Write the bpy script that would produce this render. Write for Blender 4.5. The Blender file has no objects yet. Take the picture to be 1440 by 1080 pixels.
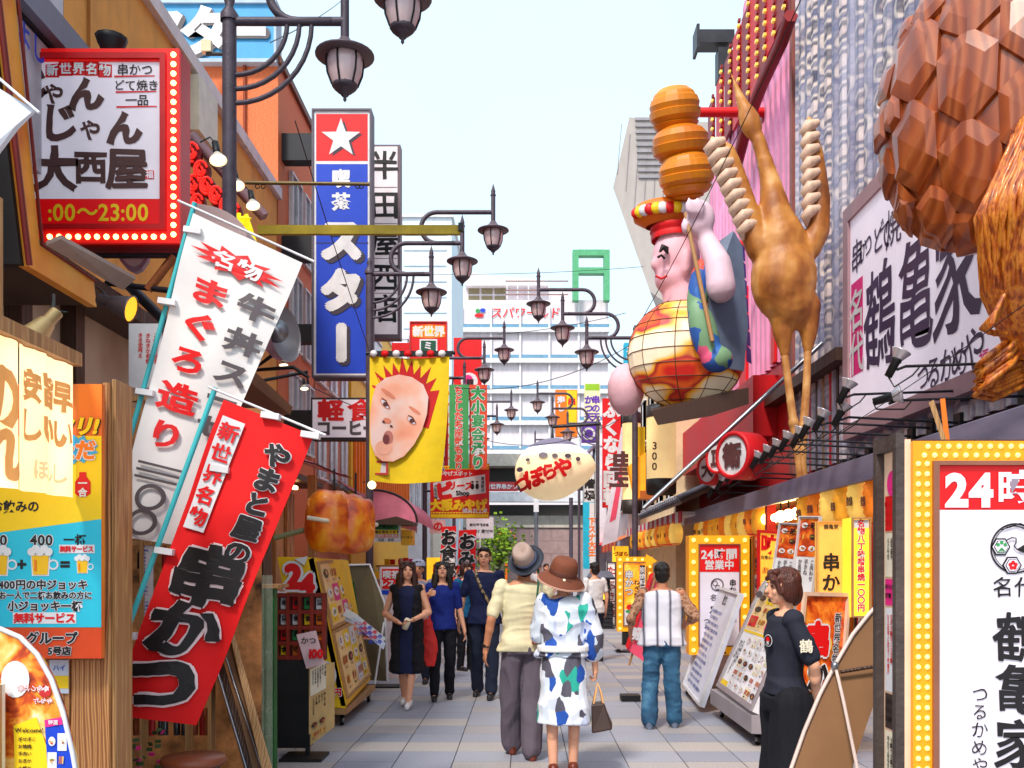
import bpy, bmesh, math, random
from math import sin, cos, pi, radians, sqrt
from mathutils import Vector as V, Matrix, noise
random.seed(7)
sc = bpy.context.scene
COL = sc.collection
# ---------------------------------------------------------------- camera, world, sun, exposure
FPX, CX, CY, EYE = 1350.0, 737.0, 795.0, 1.55
cam = bpy.data.cameras.new('camera'); camo = bpy.data.objects.new('camera', cam); COL.objects.link(camo)
camo.location = (0, 0, EYE); camo.rotation_euler = (radians(90), 0, 0)
cam.sensor_width = 36; cam.lens = FPX/1440*36
cam.shift_x = (720-CX)/1440; cam.shift_y = (CY-540)/1440
cam.clip_start = .05; cam.clip_end = 3000
sc.camera = camo
w = bpy.data.worlds.new('World'); sc.world = w; w.use_nodes = True
nt = w.node_tree; nt.nodes.clear()
SUN_EL, SUN_AZ = radians(52), radians(204)      # azimuth measured from +Y towards +X: high, behind the photographer
sky = nt.nodes.new('ShaderNodeTexSky'); sky.sky_type = 'NISHITA'; sky.sun_disc = False
sky.sun_elevation = SUN_EL; sky.sun_rotation = SUN_AZ; sky.dust_density = 3.0; sky.air_density = 1.0
bg1 = nt.nodes.new('ShaderNodeBackground'); bg1.inputs[1].default_value = .05
bg2 = nt.nodes.new('ShaderNodeBackground'); bg2.inputs[1].default_value = 1.0     # thin bright veil of cloud
tc = nt.nodes.new('ShaderNodeTexCoord'); nz = nt.nodes.new('ShaderNodeTexNoise'); nz.inputs['Scale'].default_value = 1.6
nz.inputs['Detail'].default_value = 5
cr = nt.nodes.new('ShaderNodeValToRGB')
cr.color_ramp.elements[0].position = .3; cr.color_ramp.elements[0].color = (.355, .485, .55, 1)
cr.color_ramp.elements[1].position = .7; cr.color_ramp.elements[1].color = (.425, .525, .575, 1)
add = nt.nodes.new('ShaderNodeAddShader'); out = nt.nodes.new('ShaderNodeOutputWorld')
L = nt.links.new
L(tc.outputs['Generated'], nz.inputs['Vector']); L(nz.outputs['Fac'], cr.inputs[0]); L(cr.outputs[0], bg2.inputs[0])
L(sky.outputs[0], bg1.inputs[0]); L(bg1.outputs[0], add.inputs[0]); L(bg2.outputs[0], add.inputs[1]); L(add.outputs[0], out.inputs[0])
sl = bpy.data.lights.new('sun', 'SUN'); sl.energy = 2.0; sl.angle = radians(10); sl.color = (1, .93, .84)
so = bpy.data.objects.new('sun', sl); COL.objects.link(so)
sd = V((sin(SUN_AZ)*cos(SUN_EL), cos(SUN_AZ)*cos(SUN_EL), sin(SUN_EL)))
so.rotation_euler = sd.to_track_quat('Z', 'Y').to_euler(); so.location = (0, -10, 30)
sc.view_settings.view_transform = 'Standard'; sc.view_settings.look = 'None'
sc.view_settings.gamma = 1; sc.view_settings.exposure = .88; sc.view_settings.use_curve_mapping = False
sc.render.engine = 'CYCLES'; sc.cycles.use_denoising = True
sc.cycles.max_bounces = 6; sc.cycles.diffuse_bounces = 3; sc.cycles.glossy_bounces = 2; sc.cycles.transmission_bounces = 3
sc.cycles.transparent_max_bounces = 8; sc.cycles.caustics_reflective = False; sc.cycles.caustics_refractive = False
sc.cycles.sample_clamp_indirect = 4

def P(px, py, d): return V(((px-CX)*d/FPX, d, EYE+(CY-py)*d/FPX))
def dX(px, X): return FPX*X/(px-CX)                 # depth at which the plane x = X crosses picture column px
def zof(py, d): return EYE+(CY-py)*d/FPX
def xof(px, d): return (px-CX)*d/FPX

# ---------------------------------------------------------------- materials
def lin(c):
    return tuple(((x/255)/12.92 if x/255 <= .04045 else ((x/255+.055)/1.055)**2.4) for x in c[:3])
MC = {}
def mat(name, col, rough=.55, metal=0, emit=0, var=.12, vs=3.0, bump=0, bs=40.0, spec=.4, alpha=1, trans=0, stretch=None, ecol=None, coat=0, dirt=0):
    if name in MC: return MC[name]
    m = bpy.data.materials.new(name); MC[name] = m; m.use_nodes = True
    nt = m.node_tree; b = nt.nodes['Principled BSDF']; L = nt.links.new
    c = lin(col)
    b.inputs['Roughness'].default_value = rough; b.inputs['Metallic'].default_value = metal
    b.inputs['Specular IOR Level'].default_value = spec; b.inputs['Alpha'].default_value = alpha
    b.inputs['Transmission Weight'].default_value = trans; b.inputs['Coat Weight'].default_value = coat
    b.inputs['Base Color'].default_value = (*c, 1)
    tc = nt.nodes.new('ShaderNodeTexCoord'); src = tc.outputs['Object']
    if stretch:
        mp = nt.nodes.new('ShaderNodeMapping'); mp.inputs['Scale'].default_value = stretch; L(src, mp.inputs[0]); src = mp.outputs[0]
    if var:
        n = nt.nodes.new('ShaderNodeTexNoise'); n.inputs['Scale'].default_value = vs; n.inputs['Detail'].default_value = 6
        n.inputs['Roughness'].default_value = .65; L(src, n.inputs['Vector'])
        r = nt.nodes.new('ShaderNodeMapRange'); r.inputs[1].default_value = .3; r.inputs[2].default_value = .7
        r.inputs[3].default_value = 1-var*1.6; r.inputs[4].default_value = 1+var*.9; L(n.outputs['Fac'], r.inputs[0])
        mx = nt.nodes.new('ShaderNodeVectorMath'); mx.operation = 'SCALE'; mx.inputs[0].default_value = c
        L(r.outputs[0], mx.inputs['Scale']); o = mx.outputs[0]
        if dirt:
            n2 = nt.nodes.new('ShaderNodeTexNoise'); n2.inputs['Scale'].default_value = 1.3; n2.inputs['Detail'].default_value = 9
            mp2 = nt.nodes.new('ShaderNodeMapping'); mp2.inputs['Scale'].default_value = (3, 3, .5); L(tc.outputs['Object'], mp2.inputs[0]); L(mp2.outputs[0], n2.inputs['Vector'])
            r2 = nt.nodes.new('ShaderNodeMapRange'); r2.inputs[1].default_value = .5; r2.inputs[2].default_value = .8
            r2.inputs[3].default_value = 0; r2.inputs[4].default_value = dirt; L(n2.outputs['Fac'], r2.inputs[0])
            mm = nt.nodes.new('ShaderNodeMix'); mm.data_type = 'RGBA'; L(r2.outputs[0], mm.inputs[0]); L(o, mm.inputs[6]); mm.inputs[7].default_value = (.09, .07, .055, 1); o = mm.outputs[2]
        L(o, b.inputs['Base Color'])
        rr = nt.nodes.new('ShaderNodeMapRange'); rr.inputs[3].default_value = max(.05, rough-.12); rr.inputs[4].default_value = min(1, rough+.12)
        L(n.outputs['Fac'], rr.inputs[0]); L(rr.outputs[0], b.inputs['Roughness'])
        if emit: L(o, b.inputs['Emission Color'])
    if emit:
        if not var: b.inputs['Emission Color'].default_value = (*c, 1)
        if ecol:
            for l in list(b.inputs['Emission Color'].links): nt.links.remove(l)
            b.inputs['Emission Color'].default_value = (*lin(ecol), 1)
        b.inputs['Emission Strength'].default_value = emit
    if bump:
        n3 = nt.nodes.new('ShaderNodeTexNoise'); n3.inputs['Scale'].default_value = bs; n3.inputs['Detail'].default_value = 4; L(src, n3.inputs['Vector'])
        bp = nt.nodes.new('ShaderNodeBump'); bp.inputs['Strength'].default_value = bump; bp.inputs['Distance'].default_value = .02
        L(n3.outputs['Fac'], bp.inputs['Height']); L(bp.outputs[0], b.inputs['Normal'])
    return m
def ramp_mat(name, kind, scale, stops, rough=.5, warp=0, stretch=(1, 1, 1), bump=0, emit=0, feature='F1', interp='LINEAR', rot=(0, 0, 0), detail=3, coat=0, dist=3, wdir='X'):
    """colour print or grain: a texture run through a colour ramp"""
    if name in MC: return MC[name]
    m = bpy.data.materials.new(name); MC[name] = m; m.use_nodes = True
    nt = m.node_tree; b = nt.nodes['Principled BSDF']; L = nt.links.new
    b.inputs['Roughness'].default_value = rough; b.inputs['Coat Weight'].default_value = coat
    tc = nt.nodes.new('ShaderNodeTexCoord'); mp = nt.nodes.new('ShaderNodeMapping'); mp.inputs['Scale'].default_value = stretch; mp.inputs['Rotation'].default_value = rot
    L(tc.outputs['Object'], mp.inputs[0]); src = mp.outputs[0]
    if warp:
        n = nt.nodes.new('ShaderNodeTexNoise'); n.inputs['Scale'].default_value = scale*.7; L(src, n.inputs['Vector'])
        s = nt.nodes.new('ShaderNodeVectorMath'); s.operation = 'SCALE'; s.inputs['Scale'].default_value = warp; L(n.outputs['Color'], s.inputs[0])
        a = nt.nodes.new('ShaderNodeVectorMath'); a.operation = 'ADD'; L(src, a.inputs[0]); L(s.outputs[0], a.inputs[1]); src = a.outputs[0]
    if kind == 'noise':
        t = nt.nodes.new('ShaderNodeTexNoise'); t.inputs['Detail'].default_value = detail; o = t.outputs['Fac']
    elif kind == 'voronoi':
        t = nt.nodes.new('ShaderNodeTexVoronoi'); t.feature = feature; o = t.outputs['Distance']
    elif kind == 'cell':
        t = nt.nodes.new('ShaderNodeTexVoronoi'); o = t.outputs['Color']
    elif kind == 'wave':
        t = nt.nodes.new('ShaderNodeTexWave'); t.bands_direction = wdir; t.inputs['Distortion'].default_value = dist; t.inputs['Detail'].default_value = detail; o = t.outputs['Fac']
    t.inputs['Scale'].default_value = scale; L(src, t.inputs['Vector'])
    r = nt.nodes.new('ShaderNodeValToRGB'); L(o, r.inputs[0]); e = r.color_ramp.elements; r.color_ramp.interpolation = interp
    while len(e) < len(stops): e.new(.5)
    for i, (p, c) in enumerate(stops): e[i].position = p; e[i].color = (*lin(c), 1)
    L(r.outputs[0], b.inputs['Base Color'])
    if emit: L(r.outputs[0], b.inputs['Emission Color']); b.inputs['Emission Strength'].default_value = emit
    if bump:
        bp = nt.nodes.new('ShaderNodeBump'); bp.inputs['Strength'].default_value = bump; bp.inputs['Distance'].default_value = .02
        L(o, bp.inputs['Height']); L(bp.outputs[0], b.inputs['Normal'])
    return m
def flat(name, col, emit=0, rough=.5): return mat(name, col, rough=rough, emit=emit, var=.05, vs=6)
WHITE = mat('white_paint', (225, 222, 224), .5); CREAM = mat('cream_print', (235, 222, 196), .6)
BLACK = mat('black_paint', (24, 22, 24), .5, var=.2); DARK = mat('dark_metal', (48, 46, 52), .45, metal=.3, var=.25, bump=.15)
INK = mat('black_ink', (26, 20, 22), .55, var=.15); BROWNINK = mat('brown_ink', (80, 44, 42), .55, var=.1)
RED = mat('red_print', (222, 14, 20), .5, var=.06); YEL = mat('yellow_print', (248, 205, 20), .5, var=.06)
CYAN = mat('cyan_print', (40, 190, 215), .5, var=.06); BLUE = mat('blue_print', (14, 62, 190), .45, var=.06)
ORANGE = mat('orange_print', (240, 120, 20), .5, var=.1); GREEN = mat('green_print', (50, 150, 80), .5, var=.06)
PINK = mat('pink_print', (232, 40, 130), .5, var=.06); GREYP = mat('grey_print', (90, 80, 84), .5)
POLEM = mat('lamp_post_paint', (86, 76, 88), .5, metal=.2, var=.2, vs=9, bump=.2, bs=60, dirt=.35)
STEEL = mat('brushed_steel', (150, 150, 156), .35, metal=.9, var=.1)
WOOD = ramp_mat('aged_board_wood', 'wave', 2.2, [(0, (140, 88, 50)), (.4, (190, 126, 72)), (.75, (220, 162, 104)), (1, (160, 104, 60))], .65, .3, (6, 6, .6), bump=.25, wdir='X', dist=5, detail=4)
DWOOD = ramp_mat('dark_wood', 'wave', 3, [(0, (44, 24, 16)), (.6, (82, 48, 30)), (1, (60, 34, 22))], .5, .2, (6, 6, .6), bump=.2, dist=4)
LWOOD = ramp_mat('light_wood', 'wave', 3, [(0, (150, 106, 60)), (.6, (196, 150, 96)), (1, (170, 120, 72))], .5, .2, (6, 6, .6), bump=.15, dist=4)
GLASS = mat('dark_window_glass', (40, 46, 54), .08, var=.1, spec=.8)
BULB = mat('lit_warm_bulb', (255, 214, 130), .3, emit=3.0, var=0, ecol=(255, 196, 110))
LITW = mat('lit_white_acrylic', (222, 212, 222), .35, emit=.12, var=.05)
LITR = mat('lit_red_acrylic', (216, 8, 14), .35, emit=.14, var=.05)
LITY = mat('lit_yellow_acrylic', (250, 200, 40), .35, emit=.45, var=.08)

# ---------------------------------------------------------------- mesh builder
ORG = {}
class MB:
    def __init__(s): s.v = []; s.f = []; s.mi = []; s.sm = []; s.mats = []
    def m(s, m):
        if m not in s.mats: s.mats.append(m)
        return s.mats.index(m)
    def add(s, vs, fs, m, smooth=False):
        b = len(s.v); k = s.m(m); s.v += [tuple(p) for p in vs]
        for f in fs: s.f.append([i+b for i in f]); s.mi.append(k); s.sm.append(smooth)
        return s
    def box(s, c, size, m, R=None):
        c = V(c); h = V(size)/2; R = R or Matrix.Identity(3)
        vs = [c+R@V((x*h.x, y*h.y, z*h.z)) for x in (-1, 1) for y in (-1, 1) for z in (-1, 1)]
        return s.add(vs, [(0, 1, 3, 2), (4, 6, 7, 5), (0, 4, 5, 1), (2, 3, 7, 6), (0, 2, 6, 4), (1, 5, 7, 3)], m)
    def box2(s, a, b, m):
        a, b = V(a), V(b); return s.box((a+b)/2, (abs(b.x-a.x), abs(b.y-a.y), abs(b.z-a.z)), m)
    def hexa(s, p, q, m):
        """solid between two quads p (front) and q (back), same winding"""
        n = len(p)
        fs = [list(range(n)), list(range(2*n-1, n-1, -1))]+[(i, i+n, (i+1) % n+n, (i+1) % n) for i in range(n)]
        return s.add(list(p)+list(q), fs, m)
    def fbox(s, fr, u0, v0, u1, v1, w0, w1, m):
        p = [fr.pt(u0, v0, w1), fr.pt(u1, v0, w1), fr.pt(u1, v1, w1), fr.pt(u0, v1, w1)]
        q = [fr.pt(u0, v0, w0), fr.pt(u1, v0, w0), fr.pt(u1, v1, w0), fr.pt(u0, v1, w0)]
        return s.hexa(p, q, m)
    def poly(s, fr, pts, w, m, t=0):
        if t: return s.hexa([fr.pt(a, b, w+t) for a, b in pts], [fr.pt(a, b, w) for a, b in pts], m)
        return s.add([fr.pt(a, b, w) for a, b in pts], [list(range(len(pts)))], m)
    def rect(s, fr, u0, v0, u1, v1, w, m, nx=1, ny=1):
        vs = [fr.pt(u0+(u1-u0)*i/nx, v0+(v1-v0)*j/ny, w) for j in range(ny+1) for i in range(nx+1)]
        return s.add(vs, [(j*(nx+1)+i, j*(nx+1)+i+1, (j+1)*(nx+1)+i+1, (j+1)*(nx+1)+i) for j in range(ny) for i in range(nx)], m, nx+ny > 2)
    def disc(s, fr, u, v, r, w, m, n=20, ry=None, t=0):
        return s.poly(fr, [(u+r*cos(2*pi*i/n), v+(ry or r)*sin(2*pi*i/n)) for i in range(n)], w, m, t)
    def ring(s, fr, u, v, r0, r1, w, m, n=24):
        vs = []; fs = []
        for i in range(n):
            a = 2*pi*i/n; vs += [fr.pt(u+r0*cos(a), v+r0*sin(a), w), fr.pt(u+r1*cos(a), v+r1*sin(a), w)]
            j = (i+1) % n; fs.append((2*i, 2*i+1, 2*j+1, 2*j))
        return s.add(vs, fs, m)
    def tube(s, path, r, m, n=8, caps=True, smooth=True):
        path = [V(p) for p in path]; rs = r if isinstance(r, (list, tuple)) else [r]*len(path)
        vs = []; up = None
        for i, p in enumerate(path):
            t = (path[min(i+1, len(path)-1)]-path[max(i-1, 0)]).normalized()
            if up is None: up = V((0, 0, 1)) if abs(t.z) < .9 else V((1, 0, 0))
            a = t.cross(up).normalized(); up = a.cross(t).normalized()
            vs += [p+(a*cos(2*pi*k/n)+up*sin(2*pi*k/n))*rs[i] for k in range(n)]
        fs = [(i*n+k, i*n+(k+1) % n, (i+1)*n+(k+1) % n, (i+1)*n+k) for i in range(len(path)-1) for k in range(n)]
        s.add(vs, fs, m, smooth)
        if caps:
            s.add(vs[:n], [list(range(n))[::-1]], m); s.add(vs[-n:], [list(range(n))], m)
        return s
    def lathe(s, c, prof, m, n=16, ax=(0, 0, 1), smooth=True, sc2=(1, 1), arc=2*pi):
        c = V(c); ax = V(ax).normalized(); q = V((0, 0, 1)).rotation_difference(ax); vs = []
        full = arc > 6.28; nn = n if full else n+1
        for r, z in prof:
            vs += [c+q@V((r*cos(arc*k/n)*sc2[0], r*sin(arc*k/n)*sc2[1], z)) for k in range(nn)]
        fs = [(i*nn+k, i*nn+(k+1) % nn, (i+1)*nn+(k+1) % nn, (i+1)*nn+k) for i in range(len(prof)-1) for k in range(n)]
        return s.add(vs, fs, m, smooth)
    def ball(s, c, r, m, n=10, k=6, sq=(1, 1, 1)):
        c = V(c); vs = []
        for j in range(k+1):
            a = -pi/2+pi*j/k
            vs += [c+V((r*cos(a)*cos(2*pi*i/n)*sq[0], r*cos(a)*sin(2*pi*i/n)*sq[1], r*sin(a)*sq[2])) for i in range(n)]
        return s.add(vs, [(j*n+i, j*n+(i+1) % n, (j+1)*n+(i+1) % n, (j+1)*n+i) for j in range(k) for i in range(n)], m, True)
    # ---- lettering
    def glyphs(s, fr, items, w, m, sub=0):
        for (vs, fs) in items: s.add([fr.pt(a, b, w) for a, b in vs], fs, m)
    def text(s, fr, t, u, v, size, w, m, bold=.02, vert=False, align='c', sx=1, sp=0, brush=0, outline=None, ow=.05, rot=0, sub=0, shear=0):
        """u, v = centre of the line (align c) or its start (align l); vert stacks the characters downwards"""
        if vert:
            n = len(t); adv = size*(1+sp); H = adv*n
            cells = [(u, v+(H/2 if align == 'c' else 0)-adv*(i+.5)) for i in range(n)]
        else:
            ws = [glyph(ch, 0)[2] for ch in t]; tot = sum(a+sp for a in ws)*size*sx; x = u-(tot/2 if align == 'c' else 0); cells = []
            for a in ws: cells.append((x+a*size*sx/2, v)); x += (a+sp)*size*sx
        for pas in ([(outline, bold+ow, w)] if outline else [])+[(m, bold, w+((.007 if sub else .0015) if outline else 0))]:
            for ch, (cu, cv) in zip(t, cells):
                if ch == ' ': continue
                g = glyph(ch, round(pas[1], 3)); a = rot
                gw, gc = (g[2], .38)
                if vert and ch in 'ー～－': a = rot-pi/2
                vs = []
                fs = g[1]; gv = g[0]
                if sub: gv, fs = subdiv(ch, round(pas[1], 3))
                for (x, y) in gv:
                    x -= gw/2; y -= gc
                    if brush:
                        k = hash_f(ch)
                        x += brush*noise.noise(V((x*2.3+k, y*2.3, 0)))*.6+brush*noise.noise(V((x*7, y*7+k, 3)))*.25; y += brush*noise.noise(V((x*2.3, y*2.3+k, 9)))*.6
                    x += shear*y; x *= sx*size; y *= size
                    vs.append((cu+x*cos(a)-y*sin(a), cv+x*sin(a)+y*cos(a)))
                if g[4]:      # thicken by overlaying shifted copies, each a hair higher
                    rr = pas[1]*size
                    for q_ in range(11): ox, oy = (0, 0) if q_ == 10 else (rr*cos(q_*pi/5), rr*sin(q_*pi/5)); s.add([fr.pt(p+ox, q+oy, pas[2]+.00012*q_) for p, q in vs], fs, pas[0])
                else: s.add([fr.pt(p, q, pas[2]) for p, q in vs], fs, pas[0])
        return s
    def build(s, name, parent=None, label=None, cat=None, group=None, kind=None, loc=None, bev=0, rot=0):
        if parent is not None: o0 = ORG[parent.name]
        else: o0 = V(loc) if loc is not None else V((0, 0, 0))
        me = bpy.data.meshes.new(name); me.from_pydata([tuple(V(p)-o0) for p in s.v], [], s.f)
        for m in s.mats: me.materials.append(m)
        me.polygons.foreach_set('material_index', s.mi); me.polygons.foreach_set('use_smooth', s.sm); me.update()
        o = bpy.data.objects.new(name, me); COL.objects.link(o); ORG[o.name] = o0
        if parent is not None: o.parent = parent
        else: o.location = o0
        tag(o, label, cat, group, kind)
        if bev:
            b = o.modifiers.new('bevel', 'BEVEL'); b.width = bev; b.segments = 2; b.limit_method = 'ANGLE'; b.angle_limit = radians(40)
        return o
def hash_f(ch): return (ord(ch) % 97)*.37
DENSE = set('無料屋酉軽鶴亀家営業時間新題座敷宴会承飲席煙喫茶買舗豊旨恵')
GC = {}; tcu = None
def glyph(ch, bold):
    global tcu, tob
    if (ch, bold) in GC: return GC[(ch, bold)]
    if tcu is None:
        tcu = bpy.data.curves.new('lettering_source', 'FONT'); tcu.resolution_u = 3; tob = bpy.data.objects.new('lettering_source', tcu); COL.objects.link(tob)
    tcu.body = ch; tcu.offset = bold; dg = bpy.context.evaluated_depsgraph_get(); dg.update()
    me = tob.evaluated_get(dg).to_mesh()
    vs = [(p.co.x, p.co.y) for p in me.vertices]; fs = [tuple(p.vertices) for p in me.polygons]
    tob.evaluated_get(dg).to_mesh_clear()
    if ord(ch) > 0x2000: wd = 1.0
    else: wd = (max(x for x, y in vs)+.07) if vs else .35
    def meas():
        A = 0; cnt = {}
        for f in fs:
            for i in range(1, len(f)-1):
                (x0, y0), (x1, y1), (x2, y2) = vs[f[0]], vs[f[i]], vs[f[i+1]]; A += abs((x1-x0)*(y2-y0)-(x2-x0)*(y1-y0))/2
            for i in range(len(f)): e = tuple(sorted((f[i], f[(i+1) % len(f)]))); cnt[e] = cnt.get(e, 0)+1
        return A, sum(sqrt((vs[a][0]-vs[b][0])**2+(vs[a][1]-vs[b][1])**2) for (a, b), c in cnt.items() if c == 1)
    A, Pm = meas(); bad = False
    if bold > .06: bad = True; vs, fs, wd = glyph(ch, 0)[:3]
    elif bold > .004:
        A0, P0 = glyph(ch, 0)[3]; tgt = A0+bold*P0
        if A < A0+.55*bold*P0 or A > A0+1.25*bold*P0: bad = True; vs, fs, wd = glyph(ch, 0)[:3]
    GC[(ch, bold)] = (vs, fs, wd, (A, Pm), bad); return GC[(ch, bold)]
SC = {}
def subdiv(ch, bold):
    if (ch, bold) in SC: return SC[(ch, bold)]
    vs, fs = glyph(ch, bold)[:2]; bm = bmesh.new(); bv = [bm.verts.new((x, y, 0)) for x, y in vs]
    for f in fs:
        try: bm.faces.new([bv[i] for i in f])
        except ValueError: pass
    for _ in range(3):
        es = [e for e in bm.edges if e.calc_length() > .16]
        if not es: break
        bmesh.ops.subdivide_edges(bm, edges=es, cuts=1); bmesh.ops.triangulate(bm, faces=bm.faces[:])
    bm.verts.index_update(); SC[(ch, bold)] = ([(v.co.x, v.co.y) for v in bm.verts], [tuple(v.index for v in f.verts) for f in bm.faces]); bm.free()
    return SC[(ch, bold)]
def tag(o, label=None, cat=None, group=None, kind=None):
    if label: o['label'] = label
    if cat: o['category'] = cat
    if group: o['group'] = group
    if kind: o['kind'] = kind
def thing(name, label, cat, loc=(0, 0, 0), group=None):
    o = bpy.data.objects.new(name, None); COL.objects.link(o); o.location = loc; ORG[o.name] = V(loc); o.empty_display_size = .2
    tag(o, label, cat, group); return o
def struct(name): return tag_ret(name)
ORD = 'first second third fourth fifth sixth seventh eighth ninth tenth eleventh twelfth thirteenth fourteenth fifteenth'.split()
def tag_ret(name):
    o = bpy.data.objects.new(name, None); COL.objects.link(o); ORG[o.name] = V((0, 0, 0)); o['kind'] = 'structure'; return o
def copy_tree(o, parent=None):
    c = o.copy(); COL.objects.link(c); c.parent = parent
    for ch in list(o.children): copy_tree(ch, c)
    return c
class Fr:
    """a flat frame: o = origin, x = along the writing, y = up, n = towards the reader"""
    def __init__(s, o, x=(1, 0, 0), y=(0, 0, 1), wave=None):
        s.o = V(o); s.x = V(x).normalized(); s.y = V(y).normalized(); s.n = s.x.cross(s.y).normalized(); s.wave = wave
    def pt(s, u, v, w=0):
        if s.wave:
            du, dv, dw = s.wave(u, v); return s.o+s.x*(u+du)+s.y*(v+dv)+s.n*(w+dw)
        return s.o+s.x*u+s.y*v+s.n*w
def front(px0, py0, px1, py1, d, yaw=0):
    """camera-facing frame whose origin is the bottom-left corner of a picture box at depth d; returns frame, width, height"""
    a = P(px0, py1, d); W = (px1-px0)*d/FPX; H = (py1-py0)*d/FPX
    return Fr(a, (cos(yaw), sin(yaw), 0)), W/cos(yaw), H
def wallR(X, pxa, pxb, z0): # right-hand wall seen from the street: writing runs from far to near
    d0, d1 = dX(pxa, X), dX(pxb, X); return Fr((X, d0, z0), (0, -1, 0)), d0-d1
def wallL(X, pxa, pxb, z0):
    d0, d1 = dX(pxa, X), dX(pxb, X); return Fr((X, d0, z0), (0, 1, 0)), d1-d0
# ================================================================ SETTING
ASPH = mat('ground_concrete', (120, 116, 112), .85, var=.2, bump=.3)
g = MB(); g.box2((-900, -60, -.3), (900, 1500, -.06), ASPH); g.build('ground', kind='structure')
slabm = [ramp_mat('granite_%d' % i, 'noise', 90, [(.3, tuple(int(x*.80) for x in c)), (.55, c), (.75, tuple(min(255, int(x*1.1)) for x in c))], .55, bump=.05, detail=6)
         for i, c in enumerate([(158, 160, 174), (150, 153, 168), (166, 166, 177), (178, 170, 168), (185, 177, 173), (172, 166, 167)])]
paving = struct('street_paving'); JX, SW, SL = .35, .4555, .425
sub = MB(); sub.box2((-8, -3, -.12), (9, 60, -.012), mat('dark_joint_sand', (88, 84, 84), .9)); sub.build('joint_bed', paving)
def slabkind(i, j):
    a = (i//2+0) % 2; r = (j+(3 if a else 0)) % 7
    blue = r in (0, 1, 3, 5) if a else r in (0, 2, 3, 5, 6)
    if (i*7+j*13) % 17 == 0: blue = not blue
    return (0, 1, 2)[(i*5+j*3) % 3] if blue else (3, 4, 5)[(i*3+j*5) % 3]
slabme = {}; rest = MB(); n_sl = 0
for j in range(0, 130):
    y0 = 4.6+j*SL
    for i in range(-16, 20):
        x0 = JX+i*SW
        xl, xr = x0, x0+SW
        k = slabkind(i, j); big = (slabkind(i, j) < 3)
        infr = y0 > 5.6 and -3.3 < xl and xr < 3.4 and j < 24
        if infr and n_sl < 298:
            if k not in slabme:
                mb = MB(); mb.box((SW/2, SL/2, -.02), (SW-.008, SL-.008, .04), slabm[k]); o = mb.build('slab', paving, bev=.003); slabme[k] = o.data; src = o
            else:
                o = bpy.data.objects.new('slab', slabme[k]); COL.objects.link(o); o.parent = paving
            o.location = (x0, y0, random.uniform(-.0012, .0012)); n_sl += 1
        else: rest.box((x0+SW/2, y0+SL/2, -.02), (SW-.008, SL-.008, .04), slabm[k])
for j in range(1, 19):
    for i in range(-8, 9): rest.box((JX+(i+.5)*SW, 4.6-(j-.5)*SL, -.02), (SW-.008, SL-.008, .04), slabm[slabkind(i, -j)])
rest.build('slab_field', paving, kind='stuff')

# ================================================================ FAR BUILDINGS
D = 85.0
spa = thing('bathhouse_building', 'pale pink many-storeyed building with thin blue bands at the end of the street', 'building', (0, D, 0))
SPW = mat('pale_pink_cladding', (226, 214, 220), .7, var=.05, stretch=(1, 1, .15), dirt=.2); SPB = mat('blue_band_paint', (104, 146, 174), .5); SPG = mat('pale_window', (150, 158, 178), .2, spec=.8); SPC = mat('curtained_window', (150, 122, 118), .5)
xl, xr = xof(578, D), xof(855, D); zt = zof(422, D)
b = MB(); b.box2((xl, D, 0), (xr, D+14, zt), SPW); b.build('wall', spa)
for r, py in enumerate((457, 500, 543, 587, 628)):
    b = MB(); z = zof(py, D)
    b.box2((xl, D-.22, z-.26), (xr+.1, D-.003, z+.04), SPB); b.build('band', spa)
    b = MB(); b.box2((xl, D-.5, z-.72), (xr+.1, D-.004, z-.33), WHITE); b.build('ledge', spa)
wm = {}
for bay in range(7):
    px = 855-41*(bay+.55)
    b = MB(); b.box((xof(855-41*(bay+1)+20-20.5, D), D-.15, (zof(422, D)+zof(640, D))/2), (.16, .28, zof(440, D)-zof(640, D)), WHITE); b.build('mullion', spa)
    for r, py in enumerate((474, 518, 562, 606)):
        for s_ in (-1, 1):
            k = SPC if (r == 1) or (bay*3+r) % 7 == 0 else SPG
            key = k.name
            x = xof(px+s_*7.2, D); z = zof(py, D)
            if key not in wm:
                b = MB(); b.box((0, 0, 0), (.78, .08, .86), k); b.box((0, -.02, .47), (.9, .12, .08), WHITE); b.box((0, -.02, -.47), (.9, .12, .08), WHITE)
                b.box((-.43, -.02, 0), (.08, .12, .9), WHITE); b.box((.43, -.02, 0), (.08, .12, .9), WHITE); o = b.build('window', spa); wm[key] = o.data
                o.location = (x, -.03, z)
            else:
                o = bpy.data.objects.new('window', wm[key]); COL.objects.link(o); o.parent = spa; o.location = (x, -.03, z)
# storey on the roof, railings, lattice
b = MB(); b.box2((xof(632, D), D+3, zt), (xof(806, D), D+12, zof(392, D)), SPW)
b.hexa([V((xof(652, D), D+2, zof(392, D))), V((xof(772, D), D+2, zof(392, D))), V((xof(765, D), D+2, zof(385, D))), V((xof(655, D), D+2, zof(373, D)))],
       [V((xof(652, D), D+12, zof(392, D))), V((xof(772, D), D+12, zof(392, D))), V((xof(765, D), D+12, zof(385, D))), V((xof(655, D), D+12, zof(373, D)))], WHITE)
b.build('penthouse', spa)
LAT = mat('olive_louvre', (136, 124, 92), .6)
for i in range(3):
    for j in range(2): b = MB(); b.box((xof(664+i*19, D), D+2.95, zof(390+j*15+4, D)), (1.0, .1, .75), LAT); b.build('louvre', spa)
b = MB()
for py in (394, 407, 413): b.box((xof(755, D), D+.3, zof(py, D)), (5.6, .08, .1), mat('rust_rail', (150, 110, 104), .6))
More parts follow.
